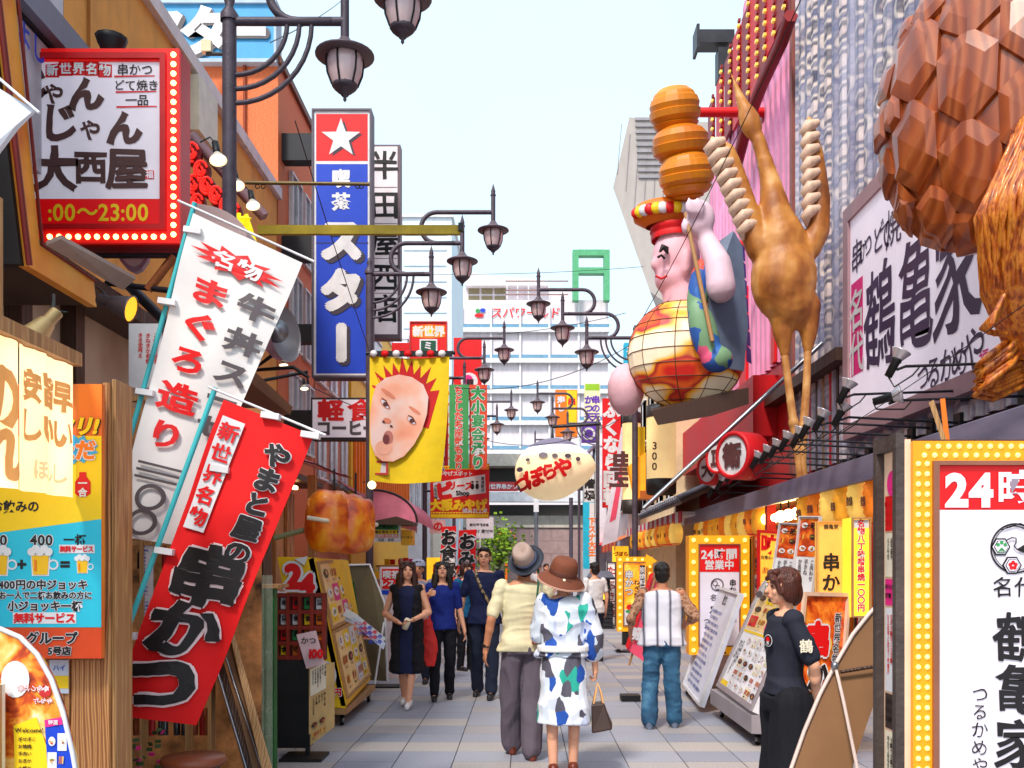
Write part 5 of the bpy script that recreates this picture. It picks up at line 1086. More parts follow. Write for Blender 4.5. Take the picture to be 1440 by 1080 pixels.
# grey reverse of a leaning board
t = thing('leaning_board', 'olive-grey back of a leaning notice board with clipped corner', 'board', (P(520, 960, 11.8).x, 11.8, 0)); OL = mat('olive_board_back', (122, 110, 84), .7, var=.1)
pp = [P(484, 795, 12.0), P(520, 794, 12.0), P(541, 848, 11.9), P(545, 958, 11.8), P(502, 955, 12.2), P(498, 850, 12.1)]
b = MB(); b.hexa(pp, [x+V((0, .04, 0)) for x in pp], OL); b.build('board', t)
b = MB(); b.tube([x+V((0, -.01, 0)) for x in pp[:4]], .016, WHITE, 5); b.tube([P(540, 875, 11.8), P(527, 962, 11.5)], .014, WHITE, 5); b.tube([P(500, 897, 11.85), P(542, 900, 11.8)], .014, CREAM, 5); b.build('edge_frame', t)
t = thing('green_menu_card', 'narrow green framed card between the yellow trolley and the leaning board', 'menu card', P(495, 900, 11.4)); f = PF(11.4)
b = MB(); b.hexa([f.pt(484, -818), f.pt(498, -818), f.pt(508, -900), f.pt(512, -985), f.pt(500, -985)], [f.pt(484, -818, -.03), f.pt(498, -818, -.03), f.pt(508, -900, -.03), f.pt(512, -985, -.03), f.pt(500, -985, -.03)], mat('deep_green_paint', (24, 92, 40), .5)); b.build('card', t)
b = MB(); b.poly(f, [(488, -824), (496, -824), (502, -862), (495, -862)], .006, mat('dark_card_print', (60, 80, 90), .6)); b.build('print', t)
t = thing('curled_flyers', 'two long curled white leaflets sticking out toward the long-haired woman', 'leaflet', P(505, 870, 8.9)); f = PF(8.6)
for k, (o, m_) in enumerate(((0, WHITE), (7, mat('flyer_white_blue', (214, 218, 236), .6)))):
    b = MB(); pts = [(488, 856+o, .0), (503, 862+o*.8, .1), (520, 874+o*.7, .16), (545, 896+o*1.0, .1)]; vs = []
    for x, y, w_ in pts: vs += [f.pt(x, -y, w_+.02*k), f.pt(x-6+3*k, -(y+9), w_+.02*k)]
    b.add(vs, [(0, 1, 3, 2), (2, 3, 5, 4), (4, 5, 7, 6)], m_)
    for i in range(4): b.text(f, 'かつ祭', 512+i*7, -(875+i*6+o), 6, .2+.02*k, BLUE if i % 2 else RED, bold=.03, rot=-.6)
    b.build('leaflet', t)
b = MB(); q = P(440, 1000, 9.4); 
b = MB(); c = P(535, 975, 12.2); b.box2((c.x-.7, 12.1, 0), (c.x+.25, 12.4, .02), BLACK); b.tube([(c.x-.55, 12.25, .02), (c.x-.55, 12.25, .9)], .02, DWOOD, 6); b.build('steel_stand', None, 'flat black steel foot on the paving under the leaning board', 'stand', loc=(c.x, 12.2, 0))
# red restaurant sign box
d = 13.2; f = PF(d); t = thing('small_restaurant_sign', 'white box sign with red panel beside the long-haired woman', 'sign', (f.pt(545, 0).x, d, 0))
b = MB(); f.box(b, 534, 797, 566, 995, -.3, -.01, mat('pink_white_box', (226, 206, 210), .5)); b.build('cabinet', t)
b = MB(); f.rect(b, 537, 800, 563, 828, .0, RED); f.rect(b, 536, 830, 564, 836, .0, BLUE); f.text(b, '喫茶', 550, 808, 12, .006, WHITE, bold=.03); f.text(b, 'レスト', 550, 820, 10, .006, WHITE, bold=.05); b.build('face', t)
# kiosk roof and rainbow sign
d = 14.0; f = PF(d); t = thing('rainbow_price_sign', 'small white sign striped green, yellow and orange under a little wooden roof', 'sign', f.pt(542, -765))
b = MB(); f.box(b, 524, 735, 563, 762, -.1, 0, WHITE); f.rect(b, 527, 738, 560, 745, .004, GREEN); f.rect(b, 527, 745.2, 560, 751, .004, YEL); f.rect(b, 527, 751.2, 560, 756, .004, mat('salmon_print', (230, 110, 90), .5)); b.build('board', t)
b = MB(); f.text(b, '新世界店内へ', 543, 741.5, 5.5, .008, INK, bold=.03); f.text(b, '2階お席あります', 543, 748, 5, .008, INK, bold=.03); f.text(b, '営業中 年中無休', 543, 753.5, 4.5, .008, WHITE); f.text(b, '北店   全店', 543, 759, 4.5, .008, INK); b.build('lettering', t)
b = MB(); b.hexa([f.pt(521, -735, .2), f.pt(560, -727, .2), f.pt(584, -735, .2), f.pt(582, -739, .2), f.pt(521, -738, .2)], [f.pt(521, -735, -.4), f.pt(560, -727, -.4), f.pt(584, -735, -.4), f.pt(582, -739, -.4), f.pt(521, -738, -.4)], DWOOD); b.build('little_roof', t)
b = MB(); f.box(b, 562.5, 745, 578, 766, -.5, -.12, mat('golden_yellow_print', (246, 180, 30), .5)); f.text(b, 'ラーメン', 570, 755, 5, -.115, INK, bold=.03); b.build('side_board', t)
# ================================================================ MID STREET SIGNS (left side)
def board(name, label, x0, y0, x1, y1, d, m, draw=None, depth=.12, frame=None, fr_t=1.5, cat='sign', arm=None):
    f = PF(d); t = thing(name, label, cat, f.pt((x0+x1)/2, -y1)); b = MB(); f.box(b, x0, y0, x1, y1, -depth, 0, m); b.build('board', t)
    if frame: b = MB(); rim(b, f, x0-.01, -y1-.01, x1+.01, -y0+.01, fr_t, .001, .03, frame); b.build('frame', t)
    if draw: b = MB(); draw(b, f); b.build('lettering', t)
    if arm is not None: b = MB(); q = f.pt(arm, -(y0+y1)/2, -depth/2); p = f.pt(x0 if arm < x0 else x1, -(y0+y1)/2, -depth/2); b.tube([q, p], .03, DARK, 6); b.build('arm', t)
    return t
def s1_(b, f):
    f.poly(b, [(581, 459), (603, 456), (626, 458), (626, 474), (603, 476), (580, 474)], .004, ORANGE); f.text(b, '新世界', 603, 466, 15, .008, WHITE, bold=.05, outline=YEL, ow=.04)
    f.rect(b, 590, 477, 615, 495, .004, WHITE); f.rect(b, 592, 479, 613, 495, .008, mat('dark_green_print', (20, 80, 56), .5)); f.text(b, 'ミ', 602, 486, 12, .012, WHITE, bold=.04)
board('new_world_sign', 'red sign with glowing white kanji over a small green panel', 576, 452, 629, 540, 26.0, RED, s1_, frame=mat('rust_red_print', (200, 60, 50), .6))
def s2_(b, f):
    f.disc(b, 660, -536, 11, .004, WHITE, 16) if False else b.disc(f, 660, -536, 12, .004, WHITE, 16); b.disc(f, 658, -534, 7, .008, PINK, 12); b.text(f, '龍', 661, -538, 11, .012, INK, bold=.03)
board('plain_red_sign', 'large plain red sign board behind the curled lamp arms', 638, 475, 677, 560, 27.5, RED, s2_, depth=.3)
board('small_red_box_sign', 'small red box sign between the white vertical sign and the new-world sign', 551, 482, 576, 500, 23.0, RED)
def vcol(txt, x, y0, y1, m, o, s=None):
    def fn(b, f):
        n = len(txt); st = (y1-y0)/n
        for i, ch in enumerate(txt): f.text(b, ch, x, y0+st*(i+.5), s or st*.95, .006, m, bold=.03 if ch in DENSE else .06, outline=o, ow=.05)
    return fn
board('banquet_nobori', 'orange-red hanging banner with green characters outlined in white', 660, 541, 685, 659, 21.5, mat('orange_red_cloth', (226, 78, 44), .7), vcol('大小宴会承り', 672, 543, 660, GREEN, WHITE, 19), .02, cat='banner')
board('tatami_nobori', 'green hanging banner with red characters outlined in white', 632, 541, 659, 659, 21.4, mat('green_cloth', (70, 160, 90), .7), vcol('ちとしたお座敷もあり', 645, 543, 662, mat('orange_red_cloth', (226, 78, 44), .7), WHITE, 12), .02, cat='banner')
board('white_green_nobori', 'pale banner edge with small green and red marks beside the green banner', 626, 541, 632, 655, 21.6, WHITE, vcol('あったかうどん', 629, 545, 650, ORANGE, None, 7), .02, cat='banner')
board('blue_kanji_nobori', 'red banner with bold blue characters half hidden by the baby-face banner', 600, 553, 630, 655, 19.5, mat('crimson_cloth', (206, 24, 30), .7), vcol('つ吉居酒屋', 614, 560, 662, BLUE, WHITE, 22), .02, cat='banner')
def s3_(b, f):
    f.rect(b, 606, 653, 687, 660, .003, YEL); f.rect(b, 606, 720, 687, 728, .003, YEL)
    for i in range(20): f.poly(b, [(606+i*4.05, 657), (608+i*4.05, 660), (610+i*4.05, 657)], .006, RED); f.poly(b, [(606+i*4.05, 723), (608+i*4.05, 720.5), (610+i*4.05, 723)], .006, RED)
    f.poly(b, [(609, 679), (682, 667), (683, 693), (611, 703)], .004, WHITE)
    b.text(f, 'ビ', 625, -690, 25, .008, RED, bold=.09, rot=.1); b.text(f, 'リーズ', 648, -683, 12, .008, RED, bold=.06, rot=.1, shear=.1); b.text(f, 'Shop', 651, -693, 9, .008, INK, bold=.05, rot=.1)
    for x in (664.5, 671): b.disc(f, x, -684, 2.6, .008, INK, 10, ry=4.4); b.disc(f, x, -677.6, 2.2, .01, INK, 8, ry=1.2)
    b.text(f, '大阪みやげ', 645, -710, 16, .008, YEL, bold=.06, outline=ORANGE, ow=.04, rot=.1); b.text(f, '観光おみやげスポット', 630, -666, 7, .008, WHITE, bold=.03, rot=.12); b.text(f, '雑貨お土産', 668, -718, 7, .008, WHITE, bold=.03, rot=.1)
    b.text(f, '高速歓迎', 679, -681, 5.5, .008, INK, vert=True); b.text(f, '大阪名産', 613, -692, 5.5, .008, INK, vert=True)
board('souvenir_shop_sign', 'red banner sign with yellow toothed edges, slanted lettering and two footprints', 605, 652, 688, 729, 22.4, RED, s3_, .05, cat='sign', arm=597)
for i, (x0, x1, y0, y1, d_, txt, lab) in enumerate(((617, 638, 741, 840, 17.5, 'お食事処', 'red nobori flag with outlined black characters, nearer the dark lamp post'), (641, 666, 746, 850, 16.5, 'おみやげ', 'red nobori flag with outlined black souvenir lettering, beside the man in glasses'))):
    f = PF(d_); t = thing('nobori_flag', lab, 'nobori flag', f.pt(x1, -990)); b = MB(); fr_ = Fr(f.pt(x0, -y1), (1, 0, .05)); W, H = (x1-x0)*d_/FPX, (y1-y0)*d_/FPX; fr_.wave = lambda u, v: (.04*v, 0, .03*sin(v*5+u*4))
    b.rect(fr_, 0, 0, W, H, 0, RC, 4, 10); b.rect(fr_, 0, 0, W, H, -.004, RC, 4, 10); b.build('cloth', t); b = MB(); b.text(fr_, txt, W/2, H*.5, H/len(txt)*.92, .012, INK, vert=True, bold=.05, outline=WHITE, ow=.05, sub=1); b.build('lettering', t)
    b = MB(); px_ = f.pt(x1+1, 0).x; b.tube([(px_+.1, d_, .02), (px_+.1, d_, f.pt(0, -y0).z+.1)], .014, WHITE, 6); b.lathe((px_+.1, d_, 0), [(.2, 0), (.2, .06), (.05, .1), (.0001, .1)], WHITE, 12); b.build('pole', t)
board('reception_notice', 'pale notice hanging below the souvenir sign with small black writing', 656, 727, 694, 757, 24, mat('pale_notice', (214, 208, 216), .6), lambda b, f: (f.text(b, 'お土産の受付中', 674, 747, 5.5, .006, INK), f.text(b, '新世界商店会', 674, 738, 4.5, .006, INK)), .04)
board('pink_fish_board', 'pink and white shop board with a curly red mark below the footprint sign', 604, 731, 626, 750, 24.5, mat('pink_board', (240, 190, 190), .6), lambda b, f: f.text(b, 'の', 636-20, 740, 14, .006, RED, bold=.04), .06)
board('small_amber_board', 'small amber-yellow shop board behind the woman in the blue top', 600, 784, 630, 830, 18.5, LITY, lambda b, f: f.text(b, '串', 616, 800, 16, .006, RED, bold=.05), .1)
board('green_roof_sign', 'lime green leafy emblem board before the brown wall', 704, 742, 714, 762, 38, mat('lime_print', (150, 196, 40), .6), None, .1)
# low goods / stall masses along the left pavement
for i, (x, y, w_, h_, m_, lab) in enumerate(((-3.5, 17.6, .8, 1.3, mat('salmon_board', (226, 150, 130), .6), 'salmon pink display counter beyond the dome awning'), (-3.3, 20.4, .9, 1.2, ORANGE, 'orange display counter behind the blue-top woman'), (-3.4, 26, .9, 1.5, WHITE, 'white display counter near the footprint sign'))):
    t = thing('display_counter', lab, 'counter', (x, y, 0)); b = MB(); b.box((x, y, h_/2), (w_, 1.4, h_), m_); b.build('body', t, bev=.02); b = MB(); b.box((x, y, h_+.03), (w_+.1, 1.5, .05), LWOOD); b.build('top', t)
    R = random.Random(i); 
    for q in range(8): part(t, 'goods_box', lambda b: b.box((x+R.uniform(-.3, .3), y-.6+q*.17, h_+.14), (.13, .13, R.uniform(.12, .22)), R.choice((RED, YEL, WHITE, PINK, GREEN))))
# ================================================================ CENTRE: PUFFER LANTERN
d = 26.0; t = thing('puffer_lantern', 'huge cream puffer fish lantern with dark back spots and red lettering', 'lantern', P(776, 705, d)); c = P(777, 660, d); k = d/FPX
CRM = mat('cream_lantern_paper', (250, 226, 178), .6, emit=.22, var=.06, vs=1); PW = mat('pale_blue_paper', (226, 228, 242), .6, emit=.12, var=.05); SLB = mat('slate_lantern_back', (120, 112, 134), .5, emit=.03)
rot = .22; n, m_ = 36, 22
def puff(u, v, off=0):
    a = v*pi/2; th = u*2*pi; x = cos(a)*cos(th)*53; y = sin(a)*44; z = cos(a)*sin(th)*1.0
    x2 = x*1.0; tail = max(0, x/53)**3*8
    y *= (1-.22*max(0, x/53)**2); r_ = 1+off
    X_ = (x2+tail)*cos(rot)+(-y)*sin(-rot)*-1*0; yy = y*r_+x*sin(rot)*.35
    return V((c.x+(x2+tail)*k*r_, d+z*.75*r_, c.z+yy*k))
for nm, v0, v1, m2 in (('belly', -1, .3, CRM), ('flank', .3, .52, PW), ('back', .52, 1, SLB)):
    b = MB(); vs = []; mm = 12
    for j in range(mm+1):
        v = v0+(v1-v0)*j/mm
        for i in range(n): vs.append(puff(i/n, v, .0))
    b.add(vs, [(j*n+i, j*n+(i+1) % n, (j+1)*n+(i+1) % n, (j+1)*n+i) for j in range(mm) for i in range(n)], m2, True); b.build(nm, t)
f = PF(d); DSP = mat('dark_spot_paint', (84, 70, 84), .5)
def onpuff(px, py):
    x = (px-777)/56; y = (660-py)/44-(px-777)*sin(rot)*.35/44; q = max(0, 1-x*x*.92-y*y); return PF.pt(f, px, -py, .72*sqrt(q)+.05)
class OP:
    wave = None
    def pt(s, u, v, w=0): p = onpuff(u, -v); return V((p.x, p.y-w, p.z))
op = OP()
for x, y, rx, ry in ((731, 663, 4.5, 3.5), (742, 650, 3, 2.5), (763, 644, 6.5, 4), (779, 645, 4.2, 3.2), (797, 645, 4.6, 3.2), (811, 649, 3.3, 3.2)): b = MB(); b.disc(op, x, -y, rx, .02, DSP, 12, ry=ry); b.build('spot', t)
b = MB()
for ch, x, y, s_ in (('づ', 734, 682, 21), ('ぼ', 751, 675, 25), ('ら', 771, 667, 21), ('や', 790, 661, 25)): b.text(op, ch, x, -y, s_*1.1, .04, RED, bold=.055, rot=.25, sub=1, brush=.05)
b.build('lettering', t)
b = MB(); b.tube([P(824, 640, d), P(835, 628, d+.5), P(835, 655, d+.5), P(824, 648, d)], .06, SLB, 6); b.build('tail_fin', t)
b = MB(); b.tube([P(777, 616, d), P(777, 600, d), P(845, 596, d)], .05, DARK, 6); b.build('hanger', t)
# signs beyond, right-centre
board('orange_drinks_sign', 'orange and yellow sign with white characters beyond the puffer lantern', 781, 548, 812, 614, 33, ORANGE, lambda b, f: (f.rect(b, 797, 549, 811, 600, .004, YEL), f.text(b, '寿し', 789, 568, 11, .01, WHITE, vert=True, bold=.05), f.text(b, '串', 804, 565, 12, .01, RED, bold=.04)), .2)
board('purple_yellow_sign', 'pale yellow sign with purple vertical lettering under a lime heading', 822, 539, 844, 612, 31, mat('pale_yellow_board', (244, 238, 190), .5), lambda b, f: (f.rect(b, 823, 540, 843, 549, .004, mat('lime_print', (150, 196, 40), .6)), f.text(b, 'かつ天国', 828, 580, 12, .008, mat('purple_print', (110, 60, 180), .5), vert=True, bold=.05), f.text(b, '串の天国', 838, 580, 12, .008, MC['purple_print'], vert=True, bold=.04)), .2)
board('black_kanji_sign', 'narrow white sign with black kanji stacked above the tall cyan banner', 822, 652, 836, 706, 30, WHITE, vcol('ク階場', 829, 655, 705, INK, None, 14), .2)
board('tall_cyan_banner', 'tall cyan banner with white and red lettering hanging by the far lamp post', 820, 706, 836, 800, 29.6, mat('cyan_cloth', (30, 180, 214), .6), lambda b, f: (f.rect(b, 829, 707, 836, 799, .004, WHITE), f.text(b, '下スナ大王', 832.5, 755, 11, .01, ORANGE, vert=True, bold=.04)), .04, cat='banner')
board('blue_end_sign', 'bright blue narrow sign in front of the tiled roof edge', 878, 482, 892, 525, 27, mat('cyan_cloth', (30, 180, 214), .6), vcol('スマホ', 885, 485, 523, WHITE, None, 9), .3)
board('round_purple_sign', 'ringed purple sign half hidden behind the puffer lantern', 818, 598, 838, 622, 30.5, mat('purple_print', (110, 60, 180), .5), lambda b, f: b.ring(f, 828, -610, 6, 9, .008, WHITE), .2)
# ================================================================ RIGHT SHOP WITH CANOPY
XC = 3.6
t = thing('lantern_shop', 'warmly lit open-fronted skewer shop under a long grey canopy hung with lanterns', 'building', (4.4, 8, 0))
FAS = ramp_mat('grey_purple_fascia', 'noise', 1.0, [(.3, (104, 100, 128)), (.55, (132, 126, 150)), (.75, (84, 86, 110))], .4, stretch=(1, .5, 3), detail=5)
b = MB(); b.box2((XC, 4.5, 2.44), (XC+.06, 21.6, 2.71), FAS); b.build('fascia', t, bev=.008)
b = MB(); b.box2((XC+.061, 4.5, 2.62), (4.59, 21.6, 2.69), mat('canopy_top', (110, 104, 116), .6, dirt=.3)); b.build('canopy_roof', t)
b = MB(); b.box2((XC+.062, 4.5, 2.56), (4.59, 21.6, 2.615), mat('canopy_ceiling', (230, 176, 96), .6)); b.build('ceiling', t)
STR = mat('lit_strip_lamp', (255, 226, 160), .4, emit=5.0, var=0, ecol=(255, 200, 120))
for i in range(8): part(t, 'strip_lamp', lambda b: b.box2((3.98, 5.6+i*2.0, 2.52), (4.04, 7.0+i*2.0, 2.557), STR))
AMB = ramp_mat('amber_shop_wall', 'noise', 1.4, [(.3, (130, 60, 20)), (.5, (190, 116, 36)), (.7, (226, 160, 60))], .5, detail=4, emit=.02)
b = MB(); b.box2((4.5, 4.5, 0), (4.58, 25, 2.49), AMB); b.box2((3.7, 4.4, 0), (4.58, 4.48, 2.49), DWOOD); b.build('back_wall', t)
b = MB(); b.box2((3.75, 5.2, 0), (4.45, 9.0, .85), mat('red_brown_counter', (120, 36, 20), .4, var=.2)); b.box2((3.7, 5.15, .851), (4.48, 9.05, .9), LWOOD); b.build('counter', t)
for y in (9.4, 14.5, 19.5): part(t, 'post', lambda b: b.box2((XC+.07, y, 0), (XC+.2, y+.13, 2.499), (DWOOD if y > 9 and y < 12 else RDW)))
for k, (y, m_) in enumerate([(9.7+i*1.15, (YEL, WHITE, RED, ORANGE)[i % 4]) for i in range(13)]):
    fr = Fr((4.495, y+.95, .5), (0, -1, 0)); b = MB(); b.fbox(fr, 0, 0, .95, 1.75, -.0, .02, m_); rim(b, fr, 0, 0, .95, 1.75, .04, .021, .05, (DWOOD, LWOOD)[k % 2])
    if k % 3 == 0: b.text(fr, '串かつ', .48, .88, .5, .03, INK, vert=True, bold=.05, brush=.06)
    else: dishes(b, fr, .06, .08, .89, 1.67, 3, 4, .025, 20+k, bgm=[YEL, WHITE, ORANGE])
    b.build('wall_poster', t)
# lanterns
LAN = mat('yellow_lantern_paper', (246, 168, 46), .6, emit=.16, var=.2, vs=5); LRD = mat('lantern_red_rim', (190, 40, 24), .5, emit=.2)
def ribs(R, H, n, e=.5, dep=.012):
    pr = []
    for i in range(n*2+1):
        z = -H+2*H*i/(n*2); r = R*(max(0, 1-(abs(z)/H)**2.4*(1-e**2)))**.5; pr.append((r-(dep if i % 2 else 0), z))
    return pr
def make_lantern(LAN):
    t = thing('paper_lantern', 'x', 'lantern'); b = MB(); b.lathe((0, 0, 0), ribs(.165, .25, 8, .5, .012), LAN, 18); b.build('paper', t)
    b = MB(); b.lathe((0, 0, .225), [(.0001, .02), (.09, .02), (.1, .0), (.1, -.015)], LRD, 14); b.lathe((0, 0, -.225), [(.1, .015), (.1, -.01), (.09, -.02), (.0001, -.02)], LRD, 14); b.build('rim', t)
    fr = Fr((-.168, 0, 0), (0, -1, 0)); b = MB(); b.text(fr, '鶴', 0, -.02, .1, .006, mat('brown_print', (90, 50, 50), .7)); b.build('lettering', t)
    b = MB(); b.tube([(0, 0, .24), (0, 0, .3)], .006, BLACK, 5); b.build('hook', t); return t
l0s = [make_lantern(m_) for m_ in (LAN, mat('amber_lantern_paper', (244, 130, 34), .6, emit=.14, var=.2, vs=5), mat('pale_lantern_paper', (252, 206, 100), .6, emit=.22, var=.15, vs=5))]; used_ = [0, 0, 0]
ys = [9.7+.5*i for i in range(7)]+[15.3+.52*i for i in range(11)]+[21.2+.6*i for i in range(14)]
for i, y in enumerate(ys):
    kk = (0, 1, 2, 0, 2, 1, 0)[i % 7]; o = copy_tree(l0s[kk]) if used_[kk] else l0s[kk]; used_[kk] = 1; near = i < 7; mid = 7 <= i < 18
    o.location = (3.78 if y < 21 else 3.35, y, 2.27+random.uniform(-.02, .02)); o.rotation_euler.z = random.uniform(-.5, .5); s_ = 1.12 if near else 1; o.scale = (s_, s_, s_)
    o['group'] = ('yellow paper lanterns nearest the big white sign', 'yellow paper lanterns above the white 24-hour sign', 'yellow paper lanterns under the striped awning')[0 if near else 1 if mid else 2]
    o['label'] = ORD[i]+' large glowing yellow lantern counting from the big bulb-edged sign' if near else ORD[i-7]+' yellow lantern counting from the bare globe bulbs toward the striped awning' if mid else ORD[i-18]+' small yellow lantern under the striped awning, counting from the grey canopy'
gb = mat('lit_globe_bulb', (255, 240, 190), .4, emit=6, var=0, ecol=(255, 220, 150)); o0 = None
for i in range(5):
    if o0 is None:
        o0 = thing('globe_lamp', 'x', 'lamp'); b = MB(); b.ball((0, 0, 0), .085, gb, 12, 8); b.build('globe', o0); b = MB(); b.tube([(0, 0, .08), (0, 0, .22)], .015, BLACK, 6); b.build('cap', o0); o = o0
    else: o = copy_tree(o0)
    o.location = (3.78, 13.3+i*.42, 2.27); o['group'] = 'bare round lit bulbs between the lanterns'; o['label'] = ORD[i]+' bare round lit bulb counting from the large yellow lanterns under the canopy'
# striped awning + roofs beyond
t = thing('striped_awning', 'red and white striped awning valance at the far end of the grey canopy', 'awning', (3.3, 25, 2.5)); XS = 3.3; a, e = dX(958, XS), dX(880, XS); n = 26
for i in range(n): part(t, 'stripe', lambda b: b.box2((XS, a+(e-a)*i/n, 2.46), (XS+.02, a+(e-a)*(i+1)/n-.002, 2.70), (mat('awning_red', (206, 40, 70), .7), WHITE)[i % 2]))
b = MB(); b.box2((XS+.021, a, 2.6), (4.3, e, 2.68), WHITE); b.build('top', t)
def tileroof(name, label, x0, x1, y0, y1, z0, z1, m):
    t = thing(name, label, 'roof', ((x0+x1)/2, y0, z0)); L_ = sqrt((x1-x0)**2+(z1-z0)**2); b = MB(); b.hexa([V((x0, y0, z0)), V((x1, y0, z1)), V((x1, y0, z1-.08)), V((x0, y0, z0-.08))], [V((x0, y1, z0)), V((x1, y1, z1)), V((x1, y1, z1-.08)), V((x0, y1, z0-.08))], DWOOD); b.build('deck', t)
    n = int((y1-y0)/.28)
    for i in range(n): part(t, 'tile', lambda b: b.tube([V((x0-.05, y0+.14+i*.28, z0+.03)), V((x1, y0+.14+i*.28, z1+.05))], .07, m, 8))
    return t
tileroof('tiled_roof', 'small dark grey tiled roof with row of spotlights above the striped awning', 3.05, 4.6, 18.6, 25.5, 2.82, 3.5, mat('grey_roof_tile', (96, 96, 112), .4, var=.25))
sheet('orange awning over lit stalls beyond the striped awning', [(4.0, 30.5, 2.9), (4.0, 36, 2.9), (2.9, 36, 2.3), (2.9, 30.5, 2.3)], ORANGE, scallop=8, sm=RED)
sheet('red stall awning behind the louvred lantern stand', [(3.6, 37, 2.7), (3.6, 43, 2.7), (2.6, 43, 2.2), (2.6, 37, 2.2)], RED, scallop=8, sm=WHITE)
board('lit_stall_board', 'amber lit stall board under the orange awning beyond the yellow-framed food sign', 862, 768, 884, 790, 31, LITY, lambda b, f: f.text(b, 'づぼら', 873, 779, 7, .01, RED, bold=.05), .3)
tileroof('far_tiled_roof', 'distant brown tiled roof edge above the cyan sign', 3.1, 4.2, 30, 34, 4.9, 5.4, mat('brown_roof_tile', (110, 84, 70), .5, var=.25))
# spotlight row
SHB = mat('lamp_reflector_glass', (206, 200, 206), .2, metal=.4, spec=.8); hp = [(1258, 512), (1247, 560), (1187, 552), (1180, 584), (1152, 592), (1132, 604), (1120, 616), (1103, 622), (1088, 632), (1075, 640), (1062, 648), (1040, 662), (1026, 668), (1012, 680), (1000, 690)]
for i, (px, py) in enumerate(hp):
    X = 3.3; d = dX(px, X); p = P(px, py, d); s_ = .15; dv = V((.45, -.1, .9)).normalized() if i != 1 else V((.8, -.4, .2)).normalized()
    t = thing('arm_spotlight', ('black spotlight highest in the row, aimed up at the white kanji sign' if i == 0 else 'black spotlight hanging head-down under the highest one by the white kanji sign' if i == 1 else ORD[i-2]+' black arm spotlight down the row from the white kanji sign'), 'spotlight', p, 'spotlights on long arms above the canopy' if i > 1 else None)
    b = MB(); b.lathe(p, [(.0001, -.12), (.036, -.12), (.04, .02), (.048, .03), (.045, .05)], BLACK, 12, ax=dv); b.build('socket', t)
    b = MB(); b.lathe(p, [(.045, .05), (.085, .12), (.09, .13), (.0001, .14)], SHB, 14, ax=dv); b.build('reflector_lamp', t)
    b = MB(); q = V((4.56, p.y, p.z+.02-.1*(i > 2))); b.tube([p+V((.02, 0, -.05)), p+V((.1, 0, -.02)), q], .014, DARK, 6); b.box(q, (.06, .16, .2), BLACK); b.build('arm', t)
    b = MB(); b.tube([p-dv*.12, p-dv*.17+V((.08, 0, -.05)), p+V((.16, 0, -.1)), p+V((.22, 0, -.03))], .008, BLACK, 5); b.build('cable', t)
# chopstick ends poking over big sign
b = MB(); 
b.hexa([P(1306, 566, 3.6), P(1313, 562, 3.6), P(1332, 622, 3.6), P(1325, 622, 3.6)], [P(1306, 566, 3.66), P(1313, 562, 3.66), P(1332, 622, 3.66), P(1325, 622, 3.66)], LWOOD); b.build('wooden_stick', None, 'pale wooden stick end leaning over the top of the big bulb-edged sign', 'stick', loc=P(1320, 620, 3.6))
b = MB(); b.hexa([P(1322, 561, 3.7), P(1329, 560, 3.7), P(1336, 622, 3.7), P(1328, 622, 3.7)], [P(1322, 561, 3.75), P(1329, 560, 3.75), P(1336, 622, 3.75), P(1328, 622, 3.75)], ORANGE); b.build('wooden_stick', None, 'orange-brown stick end standing upright behind the big bulb-edged sign', 'stick', loc=P(1330, 620, 3.7))
# ================================================================ BIG 24 SIGN
d = 3.2; f = PF(d); t = thing('bulb_edged_sign', 'huge white sign with red 24-hour header and yellow bulb border', 'sign', (f.pt(1450, 0).x, d, 0)); YE = mat('yellow_bulb_board', (240, 150, 16), .4, emit=.12, var=.1)
b = MB(); f.box(b, 1284, 617, 1618, 1400, -.2, -.02, DWOOD); b.build('cabinet', t)
b = MB(); rim(b, f, 1284, -1400, 1618, -620, 27, -.019, 0, YE, 28); b.build('bulb_border', t)
b = MB(); rim(b, f, 1311.3, -1372, 1591, -648.3, 8, -.015, .012, mat('copper_frame', (150, 96, 76), .4, metal=.3), 6); b.build('inner_frame', t)
b = MB(); f.rect(b, 1319.5, 654.5, 1583, 716.5, -.004, LITR); f.rect(b, 1319.5, 717, 1583, 1366, -.004, LITW); b.build('panel', t)
b = MB()
for s_, x, z in (('2', 1348, 62), ('4', 1383, 62), ('時', 1428, 52), ('間', 1482, 52)): f.text(b, s_, x, 687 if ord(s_) < 99 else 686, z, .0, LITW, bold=.05 if ord(s_) < 99 else .03, sx=1.0)
cx, cy = 1428, 771
b.ring(f, cx, -cy, 33, 35.5, .0, INK, 40); b.ring(f, cx, -cy, 30.5, 31.5, .0, INK, 40)
for hx, hy in ((1407, 769), (1423, 795)):
    hexp = [(hx+14*cos(pi/3*i), hy+14*sin(pi/3*i)) for i in range(6)]; f.poly(b, hexp, .0, INK); f.poly(b, [(hx+11.5*cos(pi/3*i), hy+11.5*sin(pi/3*i)) for i in range(6)], .002, LITW); f.poly(b, [(hx+10*cos(pi/3*i), hy+10*sin(pi/3*i)) for i in range(6)], .004, INK); f.poly(b, [(hx+9*cos(pi/3*i), hy+9*sin(pi/3*i)) for i in range(6)], .006, LITW)
for i in range(5): b.disc(f, 1423+4*cos(1.57+i*1.257), -795+4*sin(1.57+i*1.257), 2.8, .008, RED, 10)
for x, y in ((1402, 766), (1407, 763), (1412, 766)): b.disc(f, x, -y, 2.6, .008, GREEN, 8)
for i in range(5): b.tube([f.pt(1407, -770, .008), f.pt(1401+i*3, -777, .008)], .0012, GREEN, 4)
